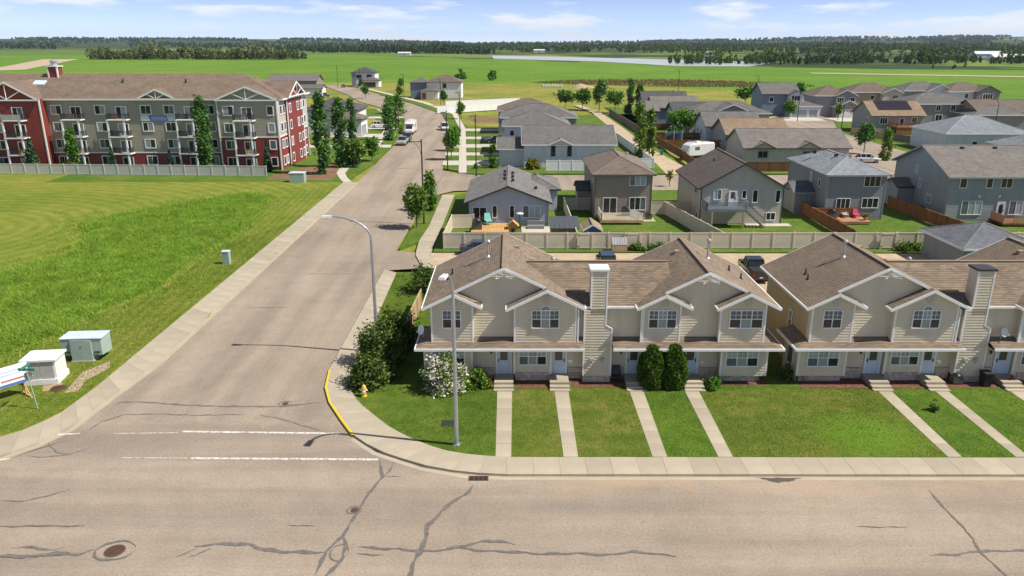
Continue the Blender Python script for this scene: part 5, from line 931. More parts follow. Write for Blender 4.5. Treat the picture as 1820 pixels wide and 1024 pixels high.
r11 = simple('slate-roofed two-storey house with white gables, back row', [('hip', 134.5, 150, 272, 284, 7.0, .42, 'grey_siding', 'shingle_grey')], [('F', 144, 269.9, 4.9, 2.6, 1.4, 3), ('F', 148, 269.9, 5, 1.4, 1.2, 2)])
mass(r11, 'gy', 141.5, 150, 270, 278, 6.9, .5, 'pale_siding', 'shingle_grey', 'white_trim', .4, corner=False)
r12 = simple('two-storey house with brown and tan roof at the far right', [('hip', 147, 162, 267, 279, 7.0, .42, 'pale_siding', 'shingle_taupe')], [('F', 159, 264.9, 4.7, 3.2, 1.6, 4), ('F', 153, 266.9, 4.8, 1, 1.4, 1)])
mass(r12, 'gy', 155.5, 163, 265, 272, 6.9, .5, 'grey_siding', 'shingle_taupe', 'dark_trim', .4, corner=False)
simple('tan stucco house with brown roof at the right edge, upper', [('gx', 128, 148, 216, 229, 4.6, .42, 'sand_siding', 'shingle_taupe', 'brown_trim')], [('F', 131, 215.9, 2.2, .9, 1.6, 1), ('F', 136, 215.9, 2.2, .9, 1.6, 1)])
simple('light house with pale blue-grey hip roof behind the sage house', [('hip', 92.5, 110, 166, 181, 4.4, .4, 'pale_siding', 'shingle_blue')], [('F', 98.6, 165.9, 1.3, 1.0, 1.4, 1), ('F', 103, 165.9, 1.2, 2.6, 2.0, 3)])
simple('low grey hipped house at the right edge behind the sage house', [('hip', 98, 112, 148, 160, 3.4, .42, 'pale_siding', 'shingle_blue')])
l1 = simple('white house with brown hip roof right behind the apartment block', [('hip', -54, -40, 203, 216, 6.2, .38, 'white_siding', 'shingle_char', 'dark_trim'), ('hip', -46, -38, 197.5, 206, 4.4, .36, 'white_siding', 'shingle_taupe', 'dark_trim')], [('F', -51, 202.9, 4.2, .9, 1.3, 1, 'dark_trim')], [('R', -37.96, 201, .1, 5, 2.4, 'garage_grey', 'dark_trim')])
simple('far grey-roofed house left of the side street end', [('gx', -107, -86, 350, 362, 6.6, .4, 'taupe_siding', 'shingle_mid', 'dark_trim'), ('gx', -96, -82.5, 345, 352, 3.6, .4, 'white_siding', 'shingle_grey', 'dark_trim')])
l3 = simple('far white and dark two-storey house at the bend, with double garage', [('hip', -86, -73.5, 428, 440, 7.2, .4, 'white_siding', 'shingle_char', 'dark_trim'), ('hip', -80, -70.5, 421, 430, 3.6, .3, 'white_siding', 'shingle_grey', 'dark_trim')], [('F', -82, 427.9, 4.4, 2.4, 1.5, 2, 'dark_trim'), ('F', -76.5, 427.9, 4.6, 2.2, 1.4, 2, 'dark_trim')], [('F', -75.4, 420.9, .1, 6.6, 2.5, 'dark_trim', 'white_trim')])
part('wall_panel', Geo().box(-86.02, -83.6, 427.85, 427.99, 0, 7), 'grey_siding', l3)
l4 = simple('far white house with grey and brown hip roofs beside the bend', [('hip', -36, -21.5, 336, 348, 6.8, .4, 'white_siding', 'shingle_taupe', 'brown_trim'), ('hip', -43.5, -35, 340, 350, 6.4, .4, 'bluegrey_siding', 'shingle_grey', 'dark_trim'), ('hip', -38, -31, 331, 338, 3.4, .35, 'white_siding', 'shingle_taupe', 'brown_trim')], [('F', -28.5, 335.9, 4.4, 1.2, 1.6, 1, 'dark_trim')])
part('door', Geo().box(-37.6, -35.9, 330.9, 331, .1, 2.6), 'cedar_dark', l4)

# ------------------------------------------------------------------ trees and shrubs
def quads(P, size, rng, up=.3, aspect=1.4):
    n = len(P); N = rng.normal(size=(n, 3)); N[:, 2] = np.abs(N[:, 2]) + up; N /= np.linalg.norm(N, axis=1)[:, None]
    A_ = np.cross(N, rng.normal(size=(n, 3))); A_ /= np.linalg.norm(A_, axis=1)[:, None] + 1e-9; B_ = np.cross(N, A_)
    s = (size * rng.uniform(.6, 1.35, n))[:, None]; A_ = A_ * s * aspect * .5; B_ = B_ * s * .5
    return np.stack([P - A_, P - B_ * .9 + A_ * .1, P + A_, P + B_ * .9 + A_ * .1], 1).reshape(-1, 3)
def npmesh(name, V, k, mat):
    n = len(V) // k; me = bpy.data.meshes.new(name); me.vertices.add(len(V)); me.vertices.foreach_set('co', V.astype(np.float32).ravel()); me.loops.add(len(V)); me.loops.foreach_set('vertex_index', np.arange(len(V), dtype=np.int32))
    me.polygons.add(n); me.polygons.foreach_set('loop_start', np.arange(0, len(V), k, dtype=np.int32)); me.polygons.foreach_set('loop_total', np.full(n, k, np.int32)); me.update(); me.validate(); me.materials.append(MATS[mat]); return me
def crown_pts(kind, h, r, n, rng):
    if kind == 'spruce':
        z = 1 - np.sqrt(rng.uniform(0, 1, n)); z = z * .96 + .03; tier = np.floor(z * 11) / 11; rr = r * (1 - z) ** .85 * (.55 + .45 * (1 - (z - tier) * 11)) * np.sqrt(rng.uniform(.15, 1, n)); a = rng.uniform(0, 2 * np.pi, n)
        return np.stack([rr * np.cos(a), rr * np.sin(a), z * h], 1)
    if kind == 'cedar':
        z = rng.uniform(0, 1, n); prof = np.where(z < .25, .86 + .56 * z, np.sqrt(np.clip(1 - ((z - .25) / .76) ** 2.3, 0, 1))); a = rng.uniform(0, 2 * np.pi, n)
        lump = 1 + .07 * np.sin(a * 5 + z * 9) + .05 * np.sin(a * 9 - z * 17); q = r * prof * lump * (1 - .16 * rng.uniform(0, 1, n) ** 2)
        return np.stack([q * np.cos(a), q * np.sin(a), .03 + z * h], 1)
    if kind == 'column':
        nc = max(10, int(n / 60)); zc = rng.uniform(0, 1, nc); prof = np.clip(np.sin(np.pi * (zc * .86 + .12)) ** (.55 if kind == 'column' else .5), .05, 1); a = rng.uniform(0, 2 * np.pi, nc); q = np.sqrt(rng.uniform(.2, 1, nc)) * prof * r * .78
        cen = np.stack([q * np.cos(a), q * np.sin(a), zc * h], 1); i = rng.integers(0, nc, n); d = rng.normal(size=(n, 3)) * r * np.array([.2, .2, .3]) ; return cen[i] + d
    if kind == 'bush':
        nc = max(14, int(n / 60)); d = rng.normal(size=(nc, 3)); d /= np.linalg.norm(d, axis=1)[:, None]; d[:, 2] = np.abs(d[:, 2]); q = rng.uniform(.35, .9, nc)[:, None]
        cen = d * q * np.array([r, r, h]); i = rng.integers(0, nc, n); P = cen[i] + rng.normal(size=(n, 3)) * r * .15; P[:, 2] = np.abs(P[:, 2]) + .02; return P
    nc = max(16, int(n / 50)); d = rng.normal(size=(nc, 3)); d /= np.linalg.norm(d, axis=1)[:, None]; q = rng.uniform(.3, .92, nc)[:, None]     # round
    cen = d * q * np.array([r, r, h * .34]); cen[:, 2] += h * .62; cen[:, :2] *= (1.12 - .45 * (cen[:, 2:3] / h))
    i = rng.integers(0, nc, n); return cen[i] + rng.normal(size=(n, 3)) * np.array([r * .2, r * .2, h * .07])
LEAF = {'round': 'leaf_mid', 'column': 'leaf_mid', 'spruce': 'leaf_spruce', 'bush': 'leaf_mid', 'cedar': 'leaf_cedar'}
NM = {'round': ('street_tree', 'tree'), 'column': ('columnar_tree', 'tree'), 'spruce': ('spruce_tree', 'tree'), 'bush': ('shrub', 'shrub'), 'cedar': ('cedar_shrub', 'shrub')}
seed_ = [100]
def tree(kind, label, x, y, h, r, n=1400, leaf=.34, mat=None, group=None, z=.1, squash=1):
    seed_[0] += 1; rng = np.random.default_rng(seed_[0]); nm, cat = NM[kind]; t_ = thing(nm, label, cat, (x, y, z), 0, group)
    P = crown_pts(kind, h, r, n, rng); P[:, 1] *= squash; up = {'spruce': .1, 'cedar': -.2}.get(kind, .3)
    c = link('crown', npmesh('crown', quads(P, leaf, rng, up, 1.2 if kind != 'cedar' else 2.2), 4, mat or LEAF[kind]), t_)
    g = Geo(); tr = max(.05, h * .012)
    if kind in ('round', 'column', 'spruce'):
        top = h * (.75 if kind == 'round' else .9); g.cyl((0, 0, -.1), (rng.normal() * .05, rng.normal() * .05, h * .4), tr * 1.3, tr, 7); g.cyl((0, 0, h * .38), (0, 0, top), tr, tr * .3, 6)
        m = 9 if kind == 'round' else 7
        for i in range(m): a = i * 2.4; z0 = h * (.3 + .45 * i / m); L = r * (.75 if kind == 'round' else .5); g.cyl((0, 0, z0), (L * math.cos(a), L * math.sin(a), z0 + L * (.8 if kind != 'spruce' else -.1)), tr * .5, tr * .12, 5)
    else:
        for i in range(7): a = i * .9 + .3; g.cyl((.08 * math.cos(a), .08 * math.sin(a), -.05), (r * .5 * math.cos(a), r * .5 * math.sin(a) * squash, h * .6), .035, .012, 5)
    lpart('trunk' if kind in ('round', 'column', 'spruce') else 'stems', g, 'bark', t_); return t_
# near shrubs round the terraces
tree('bush', 'tall dark hedge shrub behind the hydrant, front of the row', -9.7, 49.6, 2.5, 1.75, 5200, .17, 'leaf_hedge'); tree('bush', 'tall dark hedge shrub next to the corner lamp post', -9.7, 53.2, 3.6, 2.0, 6500, .17, 'leaf_hedge'); tree('bush', 'tallest dark hedge shrub by the pale board fence', -9.0, 56.6, 3.8, 1.9, 5600, .17, 'leaf_hedge')
tree('bush', 'round dark shrub behind the terrace, at the lane corner', -8.3, 70.5, 2.6, 2.2, 2600, .2, 'leaf_hedge')
bl = tree('bush', 'white blossoming shrub before the corner terrace', -4.55, 48.4, 2.9, 1.6, 2300, .16, 'leaf_light', squash=.8); rng = np.random.default_rng(5); P = crown_pts('bush', 3.0, 1.68, 3600, rng); P[:, 1] *= .8; link('blossom', npmesh('blossom', quads(P, .15, rng, .5, 1.1), 4, 'blossom'), bl)
tree('bush', 'small green shrub between white blossoms and the first steps', -2.3, 49.0, 1.5, .85, 1500, .15, 'leaf_light'); tree('bush', 'reddish low shrub at the foot of the first steps', -1.55, 48.9, .7, .4, 500, .1, 'leaf_red')
tree('cedar', 'left of the two clipped cedars before the corner terrace', 9.65, 49.1, 3.0, .92, 7000, .12); tree('cedar', 'right of the two clipped cedars before the corner terrace', 11.2, 49.1, 3.05, .9, 7000, .12)
tree('bush', 'little hosta-like shrub right of the last steps of the corner terrace', 13.85, 48.9, .75, .7, 900, .15, 'leaf_mid'); tree('bush', 'tiny sapling alone on the lawn before the cut-off terrace', 27.5, 45.3, .95, .42, 160, .14, 'leaf_dark')
tree('bush', 'dark shrub at the left wall of the cut-off terrace', 19.4, 50.3, 1.5, .6, 900, .14, 'leaf_hedge'); tree('bush', 'red flowers in a pot by the door at the right edge', 34.9, 49.3, .8, .3, 220, .1, 'leaf_red')
tree('bush', 'weedy green patch against the lane fence, middle', 16.6, 85.7, .9, 1.3, 900, .22, 'leaf_light', squash=.4); tree('bush', 'weedy green patch against the lane fence beside the bin box', 14.4, 85.7, .8, 1.2, 800, .22, 'leaf_light', squash=.4); tree('bush', 'tall weeds against the lane fence near the slate-roofed garage', 45.6, 85.8, 1.1, 1.8, 1400, .22, 'leaf_light', squash=.4)
# by the apartment block
G_ = 'evergreens along the apartment block'
tree('column', 'tallest columnar poplar in front of the apartment block, by the right balconies', -56.2, 141.6, 13.0, 1.6, 3000, .5, 'leaf_dark'); tree('column', 'slim columnar poplar before the second balcony stack', -80.2, 141.6, 7.6, 1.1, 1500, .42)
tree('spruce', 'blue spruce left of the first taupe windows', -88.0, 141.8, 6.4, 1.7, 1700, .42); tree('spruce', 'blue spruce at the left picture edge beside the red wing', -96.6, 141.8, 5.4, 1.8, 1500, .42); tree('spruce', 'thin spruce before the third balcony stack', -73.2, 141.6, 5.0, .9, 900, .36); tree('spruce', 'thin spruce left of the tallest poplar', -62.6, 141.6, 4.3, .8, 800, .36); tree('spruce', 'narrow spruce at the front corner of the apartment block', -45.0, 142.2, 6.0, 1.05, 1200, .38)
tree('column', 'tall columnar poplar right of the red end wall, in the bed', -34.2, 139.6, 13.6, 1.55, 3200, .48, 'leaf_dark'); tree('column', 'second columnar poplar right of the red end wall', -32.6, 147.5, 12.6, 1.5, 2600, .48, 'leaf_dark'); tree('spruce', 'spruce among the poplars beside the red end wall', -30.9, 150.5, 6.8, 2.0, 1700, .42); tree('spruce', 'smaller spruce among the poplars beside the red end wall', -33.2, 151.5, 6.0, 1.7, 1300, .42); tree('column', 'slim columnar tree before the white house garage', -38.6, 188, 9.4, 1.2, 1500, .5, 'leaf_dark')
tree('round', 'young round tree left of the pavement by the planting bed', -29.6, 147.5, 5.4, 1.9, 1500, .4, 'leaf_light'); tree('round', 'young round tree on the kerb strip beyond the planting bed', -28.1, 155.5, 5.2, 1.9, 1500, .4)
tree('column', 'slim street tree left of the parked silver pickup', -29.9, 190, 8.2, 1.9, 1600, .45, 'leaf_dark'); tree('column', 'street tree beside the parked white truck', -30.6, 212, 8.6, 2.1, 1600, .45); tree('round', 'young street tree beyond the white truck', -40.8, 262, 6.2, 2, 900, .45)
for i, (x, y, lab) in enumerate(((-62, 335, 'far young street tree left of the bend'), (-75, 395, 'farther young street tree near the bend'), (-47, 330, 'young tree on the verge right of the bend'), (-25.5, 296, 'young tree by the white fence past the bend'), (-15.8, 244, 'young tree on the right verge by the soil lot'), (-55, 395, 'young tree left of the far white house'))): tree('round', lab, x, y, 5.8, 1.7, 600, .5, group='young trees up the side street')
# right-hand pavement and yards
tree('round', 'larger maple on the grass strip near the black lamp post', -12.3, 97.3, 5.8, 1.75, 3000, .3, 'leaf_light'); tree('column', 'smaller maple on the grass strip behind the lamp post', -11.7, 108, 5.0, 1.15, 1900, .3)
tree('round', 'street tree before the first driveway of the pale bungalow', -12.4, 158, 6.4, 1.9, 1500, .4); tree('round', 'street tree before the second driveway of the pale house', -12.9, 171.5, 6.0, 1.8, 1300, .4); tree('bush', 'small potted shrub beside the pavement at the corner lawn', -6.8, 146, 1.2, .5, 300, .3, 'leaf_dark')
tree('bush', 'yellow-green shrub left of the white fence', 4.2, 145, 2.0, 1.7, 900, .35, 'leaf_yellow'); tree('column', 'small green tree at the corner of the pale bungalow garage', -3.6, 146.8, 4.2, 1.0, 800, .35)
tree('column', 'pale poplar clump by the alley, left stem', 25.9, 158, 10.6, 1.7, 1900, .45, 'leaf_light'); tree('column', 'pale poplar clump by the alley, right stem', 28.2, 159.5, 9.2, 1.3, 1300, .45, 'leaf_light')
tree('column', 'dark columnar tree pair in the far gardens, left one', 38.4, 258, 10.5, 1.9, 1300, .6, 'leaf_dark'); tree('column', 'dark columnar tree pair in the far gardens, right one', 41.4, 257, 9.4, 1.7, 1200, .6, 'leaf_dark'); tree('round', 'bushy willow tree in the garden by the trampoline', 44.2, 203, 6.8, 4.4, 2300, .5); tree('bush', 'low shrub mass under the bushy willow', 42, 198, 3.2, 2.6, 900, .5, 'leaf_dark')
tree('round', 'dark street tree right of the long beige bungalow', 75.3, 166, 6.8, 1.9, 1500, .42, 'leaf_dark'); tree('column', 'light young tree beside the white parked car', 75.4, 156.5, 6.0, 1.3, 1000, .42, 'leaf_light'); tree('round', 'green tree before the blue garage house', 87.0, 247, 6.6, 2.3, 1100, .5); tree('column', 'round green tree between the two garage houses', 98.6, 272, 9, 2.2, 900, .6, 'leaf_dark'); tree('round', 'young tree before the white garage door', 99.5, 240, 5.2, 1.3, 600, .45, 'leaf_light'); tree('round', 'sapling with few leaves on the corner by the taupe house', 26.2, 127.5, 3.0, .7, 130, .3, 'leaf_yellow')
for i, (x, y, h, r, m, lab) in enumerate(((19, 282, 7, 4, 'leaf_dark', 'brownish tree beside the alley head, leftmost'), (25, 280, 8, 4, 'leaf_mid', 'tree beside the alley head, second'), (30.5, 276, 11, 3, 'leaf_dark', 'tall slim tree beside the alley head'), (35, 268, 7.5, 3.4, 'leaf_mid', 'round tree beside the upper grey fence'))): tree('round', lab, x, y, h, r, 1100, .7, m)
for i, (x, y, lab) in enumerate(((-34, 520, 'lone shrub in the far crop field edge, left'), (-13, 505, 'lone shrub in the far crop field edge, right'), (92, 312, 'round tree behind the blue garage house'), (116, 300, 'tree behind the brown hip roof'), (58, 292, 'small tree behind the dark blue house'), (150, 300, 'small tree behind the back row at right'), (176, 262, 'yellow-green tree right of the brown and tan roof'))): tree('bush' if i < 2 else 'round', lab, x, y, 6, 4, 700, .9, 'leaf_light' if i == 6 else None)

# ------------------------------------------------------------------ street furniture
def arm_lamp(label, x, y, h, mat, direction, reach, group=None, r=.085, z=.12, style='curve'):
    t_ = thing('street_lamp', label, 'street lamp', (x, y, z), 0, group); d = Vector(direction).normalized()
    lpart('pole', Geo().cyl((0, 0, 0), (0, 0, h - (1.7 if style == 'curve' else 0)), r * 1.25, r * .85, 10), mat, t_); lpart('base_plate', Geo().box(-.2, .2, -.2, .2, -.02, .06), mat, t_)
    g = Geo()
    if style == 'curve': pts = [(d.x * reach * (1 - math.cos(R(a))), d.y * reach * (1 - math.cos(R(a))), h - 1.7 + 1.7 * math.sin(R(a))) for a in range(0, 91, 9)]; end = pts[-1]; g.tube(pts, r * .7, 8)
    else: end = (d.x * reach, d.y * reach, h - .3); g.cyl((0, 0, h - .3), end, .05, .04, 6); g.tube([(0, 0, h - 2.2), (d.x * reach * .25, d.y * reach * .25, h - 1.1), (d.x * reach * .75, d.y * reach * .75, h - .4)], .035, 6)
    lpart('arm', g, mat, t_); e = Vector(end); hd = Geo().add([tuple(e + d * a + Vector((-d.y, d.x, 0)) * b + Vector((0, 0, c))) for a, b, c in ((-.15, -.12, .06), (.55, -.17, .05), (.55, .17, .05), (-.15, .12, .06), (-.15, -.14, -.07), (.6, -.2, -.09), (.6, .2, -.09), (-.15, .14, -.07))], [(0, 1, 2, 3), (7, 6, 5, 4), (0, 4, 5, 1), (1, 5, 6, 2), (2, 6, 7, 3), (3, 7, 4, 0)])
    hh = lpart('lamp_head', hd, 'metal_white' if mat == 'galv' else mat, t_); lpart('lens', Geo().box(e.x + d.x * .3 - .15, e.x + d.x * .3 + .15, e.y + d.y * .3 - .15, e.y + d.y * .3 + .15, e.z - .13, e.z - .08), 'lamp_clear', hh)
arm_lamp('galvanised street lamp on the corner lawn, arm over the front street', -3.3, 40.9, 10.9, 'galv', (-.25, -1, 0), 1.25, r=.11); arm_lamp('galvanised street lamp in the hedge, arm over the side street', -10.4, 55.3, 10.7, 'galv', (-1, 0, 0), 2.9, r=.11)
arm_lamp('dark street lamp on the grass strip with bracketed arm', -11.6, 99.5, 11.0, 'pole_brown', (-1, .1, 0), 1.3, style='bracket', r=.1)
for lab, x, y, hh in (('black lamp post at the corner before the pale bungalow driveway', -12.1, 145, 10.8), ('black lamp post beside the second driveway bend', -13.5, 203, 10.8), ('black lamp post before the far white house lawn', -24.5, 272, 10.8), ('black lamp post left of the far white house', -43.2, 317, 10.8), ('black lamp post before the far dark-garage house', -73.8, 387, 10.8), ('black lamp post at the far bend, left side', -91, 416, 10.8), ('black lamp post on the corner lawn by the taupe house street', -6.4, 137.6, 10.8)): arm_lamp(lab, x, y, hh, 'pole_black', (-.8, -.5, 0), .5, style='bracket', group='black lamp posts up the side street', r=.09)
for lab, x, y, d in (('curved-arm lamp behind the sage house roof', 109.7, 178, (-1, -.2, 0)), ('dark lamp post beyond the wide hipped house', 95.3, 308, (-1, 0, 0)), ('dark lamp post before the blue garage house', 86.1, 237, (-1, 0, 0)), ('dark lamp post right of the long beige bungalow', 69, 164, (1, 0, 0)), ('dark pole behind the farther dark blue house', 78.3, 374, (-1, 0, 0))): arm_lamp(lab, x, y, 10.6, 'pole_black', d, 1.4, style='curve' if x > 100 else 'bracket', r=.09)
# hydrant
t_ = thing('fire_hydrant', 'yellow fire hydrant with white caps beside the hedge', 'fire hydrant', (-10.0, 47.5, .12)); lpart('barrel', Geo().lathe((0, 0, 0), [(.19, 0), (.19, .05), (.14, .06), (.13, .55), (.17, .56), (.17, .62), (.14, .66)], 12), 'hydrant_yellow', t_); lpart('bonnet', Geo().lathe((0, 0, .66), [(.15, 0), (.13, .1), (.07, .17), (.04, .18), (.04, .24)], 12), 'hydrant_yellow', t_)
for q in (-1, 1): lpart('cap', Geo().cyl((q * .12, 0, .45), (q * .24, 0, .45), .065, n=8), 'metal_white', t_)
lpart('pumper_cap', Geo().cyl((0, -.12, .4), (0, -.25, .4), .09, n=8), 'metal_white', t_)
# utility boxes on the verge
t_ = thing('utility_cabinet', 'white utility cabinet with overhanging lid beside the sign board', 'cabinet', (-33.0, 50.2, .12), R(8)); lpart('body', Geo().box(-1.05, 1.05, -.85, .85, 0, 1.75), 'utility_white', t_); lpart('lid', Geo().box(-1.18, 1.18, -1.0, 1.0, 1.75, 1.88), 'utility_white', t_); lpart('plinth', Geo().box(-1.12, 1.12, -.95, .95, -.1, .4), 'utility_white', t_)
for q in (-.5, .48): lpart('door', Geo().box(q - .44, q + .44, -.9, -.86, .5, 1.65), 'utility_grey', t_)
lpart('warning_label', Geo().box(-1.07, -1.055, -.5, -.3, 1.1, 1.4), 'sign_red', t_)
t_ = thing('transformer_box', 'large green transformer box on the verge', 'transformer', (-32.2, 54.2, .12), R(4)); lpart('body', Geo().add([(-1.45, -.75, .5), (1.45, -.75, .5), (1.5, .8, .35), (-1.5, .8, .35), (-1.45, -.75, 1.75), (1.45, -.75, 1.75), (1.5, .8, 1.8), (-1.5, .8, 1.8)], [(0, 3, 2, 1), (4, 5, 6, 7), (0, 1, 5, 4), (1, 2, 6, 5), (2, 3, 7, 6), (3, 0, 4, 7)]), 'utility_green', t_); lpart('lid', Geo().box(-1.52, 1.55, -.8, .85, 1.8, 1.86), 'sign_pale', t_); lpart('tank', Geo().box(-.75, .75, -.86, .7, 0, 1.72), 'utility_green', t_); lpart('plinth', Geo().box(-.85, .85, -.95, .8, -.05, .1), 'concrete', t_); lpart('warning_label', Geo().box(-.06, .1, -.88, -.865, 1.15, 1.3), 'sign_red', t_)
for q in (-1, 1): lpart('handle', Geo().box(q * 1.1 - .2, q * 1.1 + .2, -.8, -.75, .7, .8), 'dark_trim', t_)
t_ = thing('pedestal', 'small pale green utility pedestal alone on the verge', 'utility box', (-30.8, 80.2, .12)); lpart('body', Geo().box(-.36, .36, -.3, .3, 0, 1.35), 'utility_green', t_); lpart('lid', Geo().box(-.4, .4, -.34, .34, 1.35, 1.45), 'sign_pale', t_)
t_ = thing('transformer_box', 'pale green transformer box right of the apartment fence end', 'transformer', (-36.6, 131.2, .12)); lpart('body', Geo().box(-1.25, 1.25, -.8, .8, 0, 1.55), 'utility_green', t_); lpart('lid', Geo().box(-1.3, 1.3, -.85, .85, 1.55, 1.68), 'sign_pale', t_)
# realtor-style sign board on timber feet; print is too small to read in the photograph
t_ = thing('sign_board', 'white and blue sign board on timber feet at the left edge', 'sign', (-33.6, 47.0, .12), R(52)); lpart('board', Geo().box(-1.3, 1.3, -.06, 0, .95, 2.35), 'sign_white', t_); lpart('blue_band', Geo().box(-1.28, 1.28, -.07, -.062, .97, 1.14), 'sign_blue', t_)
for z, a, b, m in ((1.95, -.7, .9, 'sign_pale'), (1.72, -.6, .8, 'sign_pale'), (1.32, -.4, 1.1, 'sign_red'), (1.9, -1.15, -.9, 'sign_pale'), (1.3, -1.15, -.95, 'sign_red')): lpart('print_line', Geo().box(a, b, -.07, -.062, z, z + .11), m, t_)
lpart('edge_strip', Geo().box(-1.34, -1.3, -.08, .02, .93, 2.37), 'wood_pale', t_)
for q in (-.95, .95):
    lpart('post', Geo().box(q - .05, q + .05, 0, .08, 0, 2.2), 'wood_new', t_); lpart('foot', Geo().box(q - .05, q + .05, -.9, .9, 0, .08), 'wood_pale', t_)
    for w in (-1, 1): lpart('brace', Geo().beam((q, w * .75, .08), (q, w * .06, .7), .05, .05), 'wood_pale', t_)
# street name post seen from behind
t_ = thing('street_sign', 'green street name blades and round stop plate on a leaning post', 'sign', (-31.0, 45.6, .12)); lpart('post', Geo().cyl((0, 0, 0), (-.25, 0, 2.9), .035), 'utility_green', t_); lpart('name_blade', Geo().box(-.75, .3, -.02, .02, 2.7, 2.88), 'sign_green', t_); lpart('name_blade', Geo().box(-.27, -.23, -.5, .5, 2.92, 3.1), 'sign_green', t_); lpart('stop_plate', Geo().cyl((-.2, .04, 2.3), (-.2, .07, 2.3), .32, n=8), 'utility_grey', t_)
t_ = thing('timber_plank', 'loose pallet boards lying before the white cabinet', 'boards', (-31.9, 48.9, .13), R(25))
for q in range(5): lpart('board', Geo().box(-.6, .6, -.5 + q * .2, -.38 + q * .2, 0, .04), 'wood_pale', t_)
# back-yard things
t_ = thing('dog_house', 'orange timber dog house on the bungalow patio', 'dog house', (.1, 95.0, .1)); lpart('wall', Geo().box(-.6, .6, -.6, .6, 0, .9).add([(-.6, -.6, .9), (.6, -.6, .9), (0, -.6, 1.4), (-.6, .6, .9), (.6, .6, .9), (0, .6, 1.4)], [(0, 1, 2), (5, 4, 3)]), 'wood_new', t_); lpart('roof', Geo().add([(-.8, -.75, .8), (0, -.75, 1.5), (0, .75, 1.5), (-.8, .75, .8), (.8, -.75, .8), (.8, .75, .8)], [(0, 1, 2, 3), (1, 4, 5, 2)]), 'wood_new', t_); lpart('opening', Geo().box(-.2, .2, -.63, -.61, .05, .6), 'dark_trim', t_)
t_ = thing('timber_deck', 'low golden timber deck behind the blue bungalow', 'deck', (-2.8, 95.5, .1)); 
for q in range(18): lpart('board', Geo().box(-2.3 + q * .26, -2.06 + q * .26, -2.4, 2.6, .38, .42), 'wood_new', t_)
lpart('skirt', Geo().box(-2.3, 2.35, -2.35, 2.5, 0, .37), 'cedar', t_)
def grill(label, x, y, z=.1, s=1):
    t_ = thing('barbecue', label, 'barbecue', (x, y, z)); lpart('cart', Geo().box(-.55 * s, .55 * s, -.3, .3, .1, .8 * s), 'car_grey', t_); lpart('hood', Geo().lathe((0, 0, .8 * s), [(.5 * s, 0), (.48 * s, .25 * s), (.3 * s, .42 * s), (.08, .46 * s)], 10), 'car_black', t_)
grill('tall covered barbecue on the bungalow deck', -4.4, 94.6, .5, 1.15); grill('dark barbecue on the taupe house deck', 15.2, 101.6, .75); grill('black barbecue left of the grey house patio door', 42.9, 101.2, .5); grill('covered barbecue by the wall of the taupe house', 18.4, 102.0, .15, .8); grill('black barbecue beside the sage house wall', 56.4, 104.5, .1, 1.1); grill('small black barbecue before the cut-off terrace', 31.2, 49.6, .12, .62)
def chair(label, x, y, mat, z=.5, rz=0, s=1):
    t_ = thing('garden_chair', label, 'chair', (x, y, z), rz); lpart('seat', Geo().box(-.35 * s, .35 * s, -.35 * s, .35 * s, .38 * s, .46 * s), mat, t_); lpart('backrest', Geo().add([(-.4 * s, .3 * s, .42 * s), (.4 * s, .3 * s, .42 * s), (.3 * s, .55 * s, 1.15 * s), (-.3 * s, .55 * s, 1.15 * s), (-.4 * s, .36 * s, .42 * s), (.4 * s, .36 * s, .42 * s), (.3 * s, .6 * s, 1.15 * s), (-.3 * s, .6 * s, 1.15 * s)], [(0, 1, 2, 3), (7, 6, 5, 4), (0, 3, 7, 4), (1, 5, 6, 2), (3, 2, 6, 7)]), mat, t_)
    for q in (-1, 1):
        for w in (-1, 1): lpart('leg', Geo().box(q * .3 * s - .03, q * .3 * s + .03, w * .3 * s - .03, w * .3 * s + .03, 0, .38 * s), mat, t_)
chair('turquoise garden chair on the bungalow deck', -3.0, 97.2, 'teal', .52, R(20), 1.2); chair('pink chair on the grey house deck', 46.0, 101.0, 'pink', .55); chair('dark chair on the grey house deck', 44.6, 101.2, 'utility_grey', .55); chair('black chair on the porch by the third door', 7.4, 49.9, 'dark_trim', .12, 0, .9)
t_ = thing('patio_heater', 'patio heater with flat steel hood at the bungalow wall', 'heater', (1.0, 97, .1)); lpart('stand', Geo().lathe((0, 0, 0), [(.22, 0), (.2, .6), (.05, .65), (.04, 1.9)], 8), 'dark_trim', t_); lpart('hood', Geo().lathe((0, 0, 1.9), [(.5, 0), (.45, .08), (.05, .18)], 12), 'metal_white', t_)
t_ = thing('patio_table', 'pale slab patio with low dark sofa right of the dog house', 'sofa', (3.2, 96, .1)); lpart('patio_slab', Geo().box(-2, 1.8, -1.6, 1.6, 0, .07), 'driveway', t_); lpart('sofa_seat', Geo().box(-1.2, .9, .2, 1.1, .1, .45), 'grey_siding', t_); lpart('sofa_back', Geo().box(-1.2, .9, .95, 1.2, .45, .95), 'grey_siding', t_)
t_ = thing('planter', 'flower pot with bright blooms on the grey house deck', 'planter', (46.6, 99.6, .55)); lpart('pot', Geo().lathe((0, 0, 0), [(.2, 0), (.32, .4), (.34, .42)], 10), 'wood_new', t_); link('blooms', npmesh('blooms', quads(crown_pts('bush', .6, .5, 240, RG) + np.array([0, 0, .4]), .14, RG), 4, 'leaf_yellow'), t_)
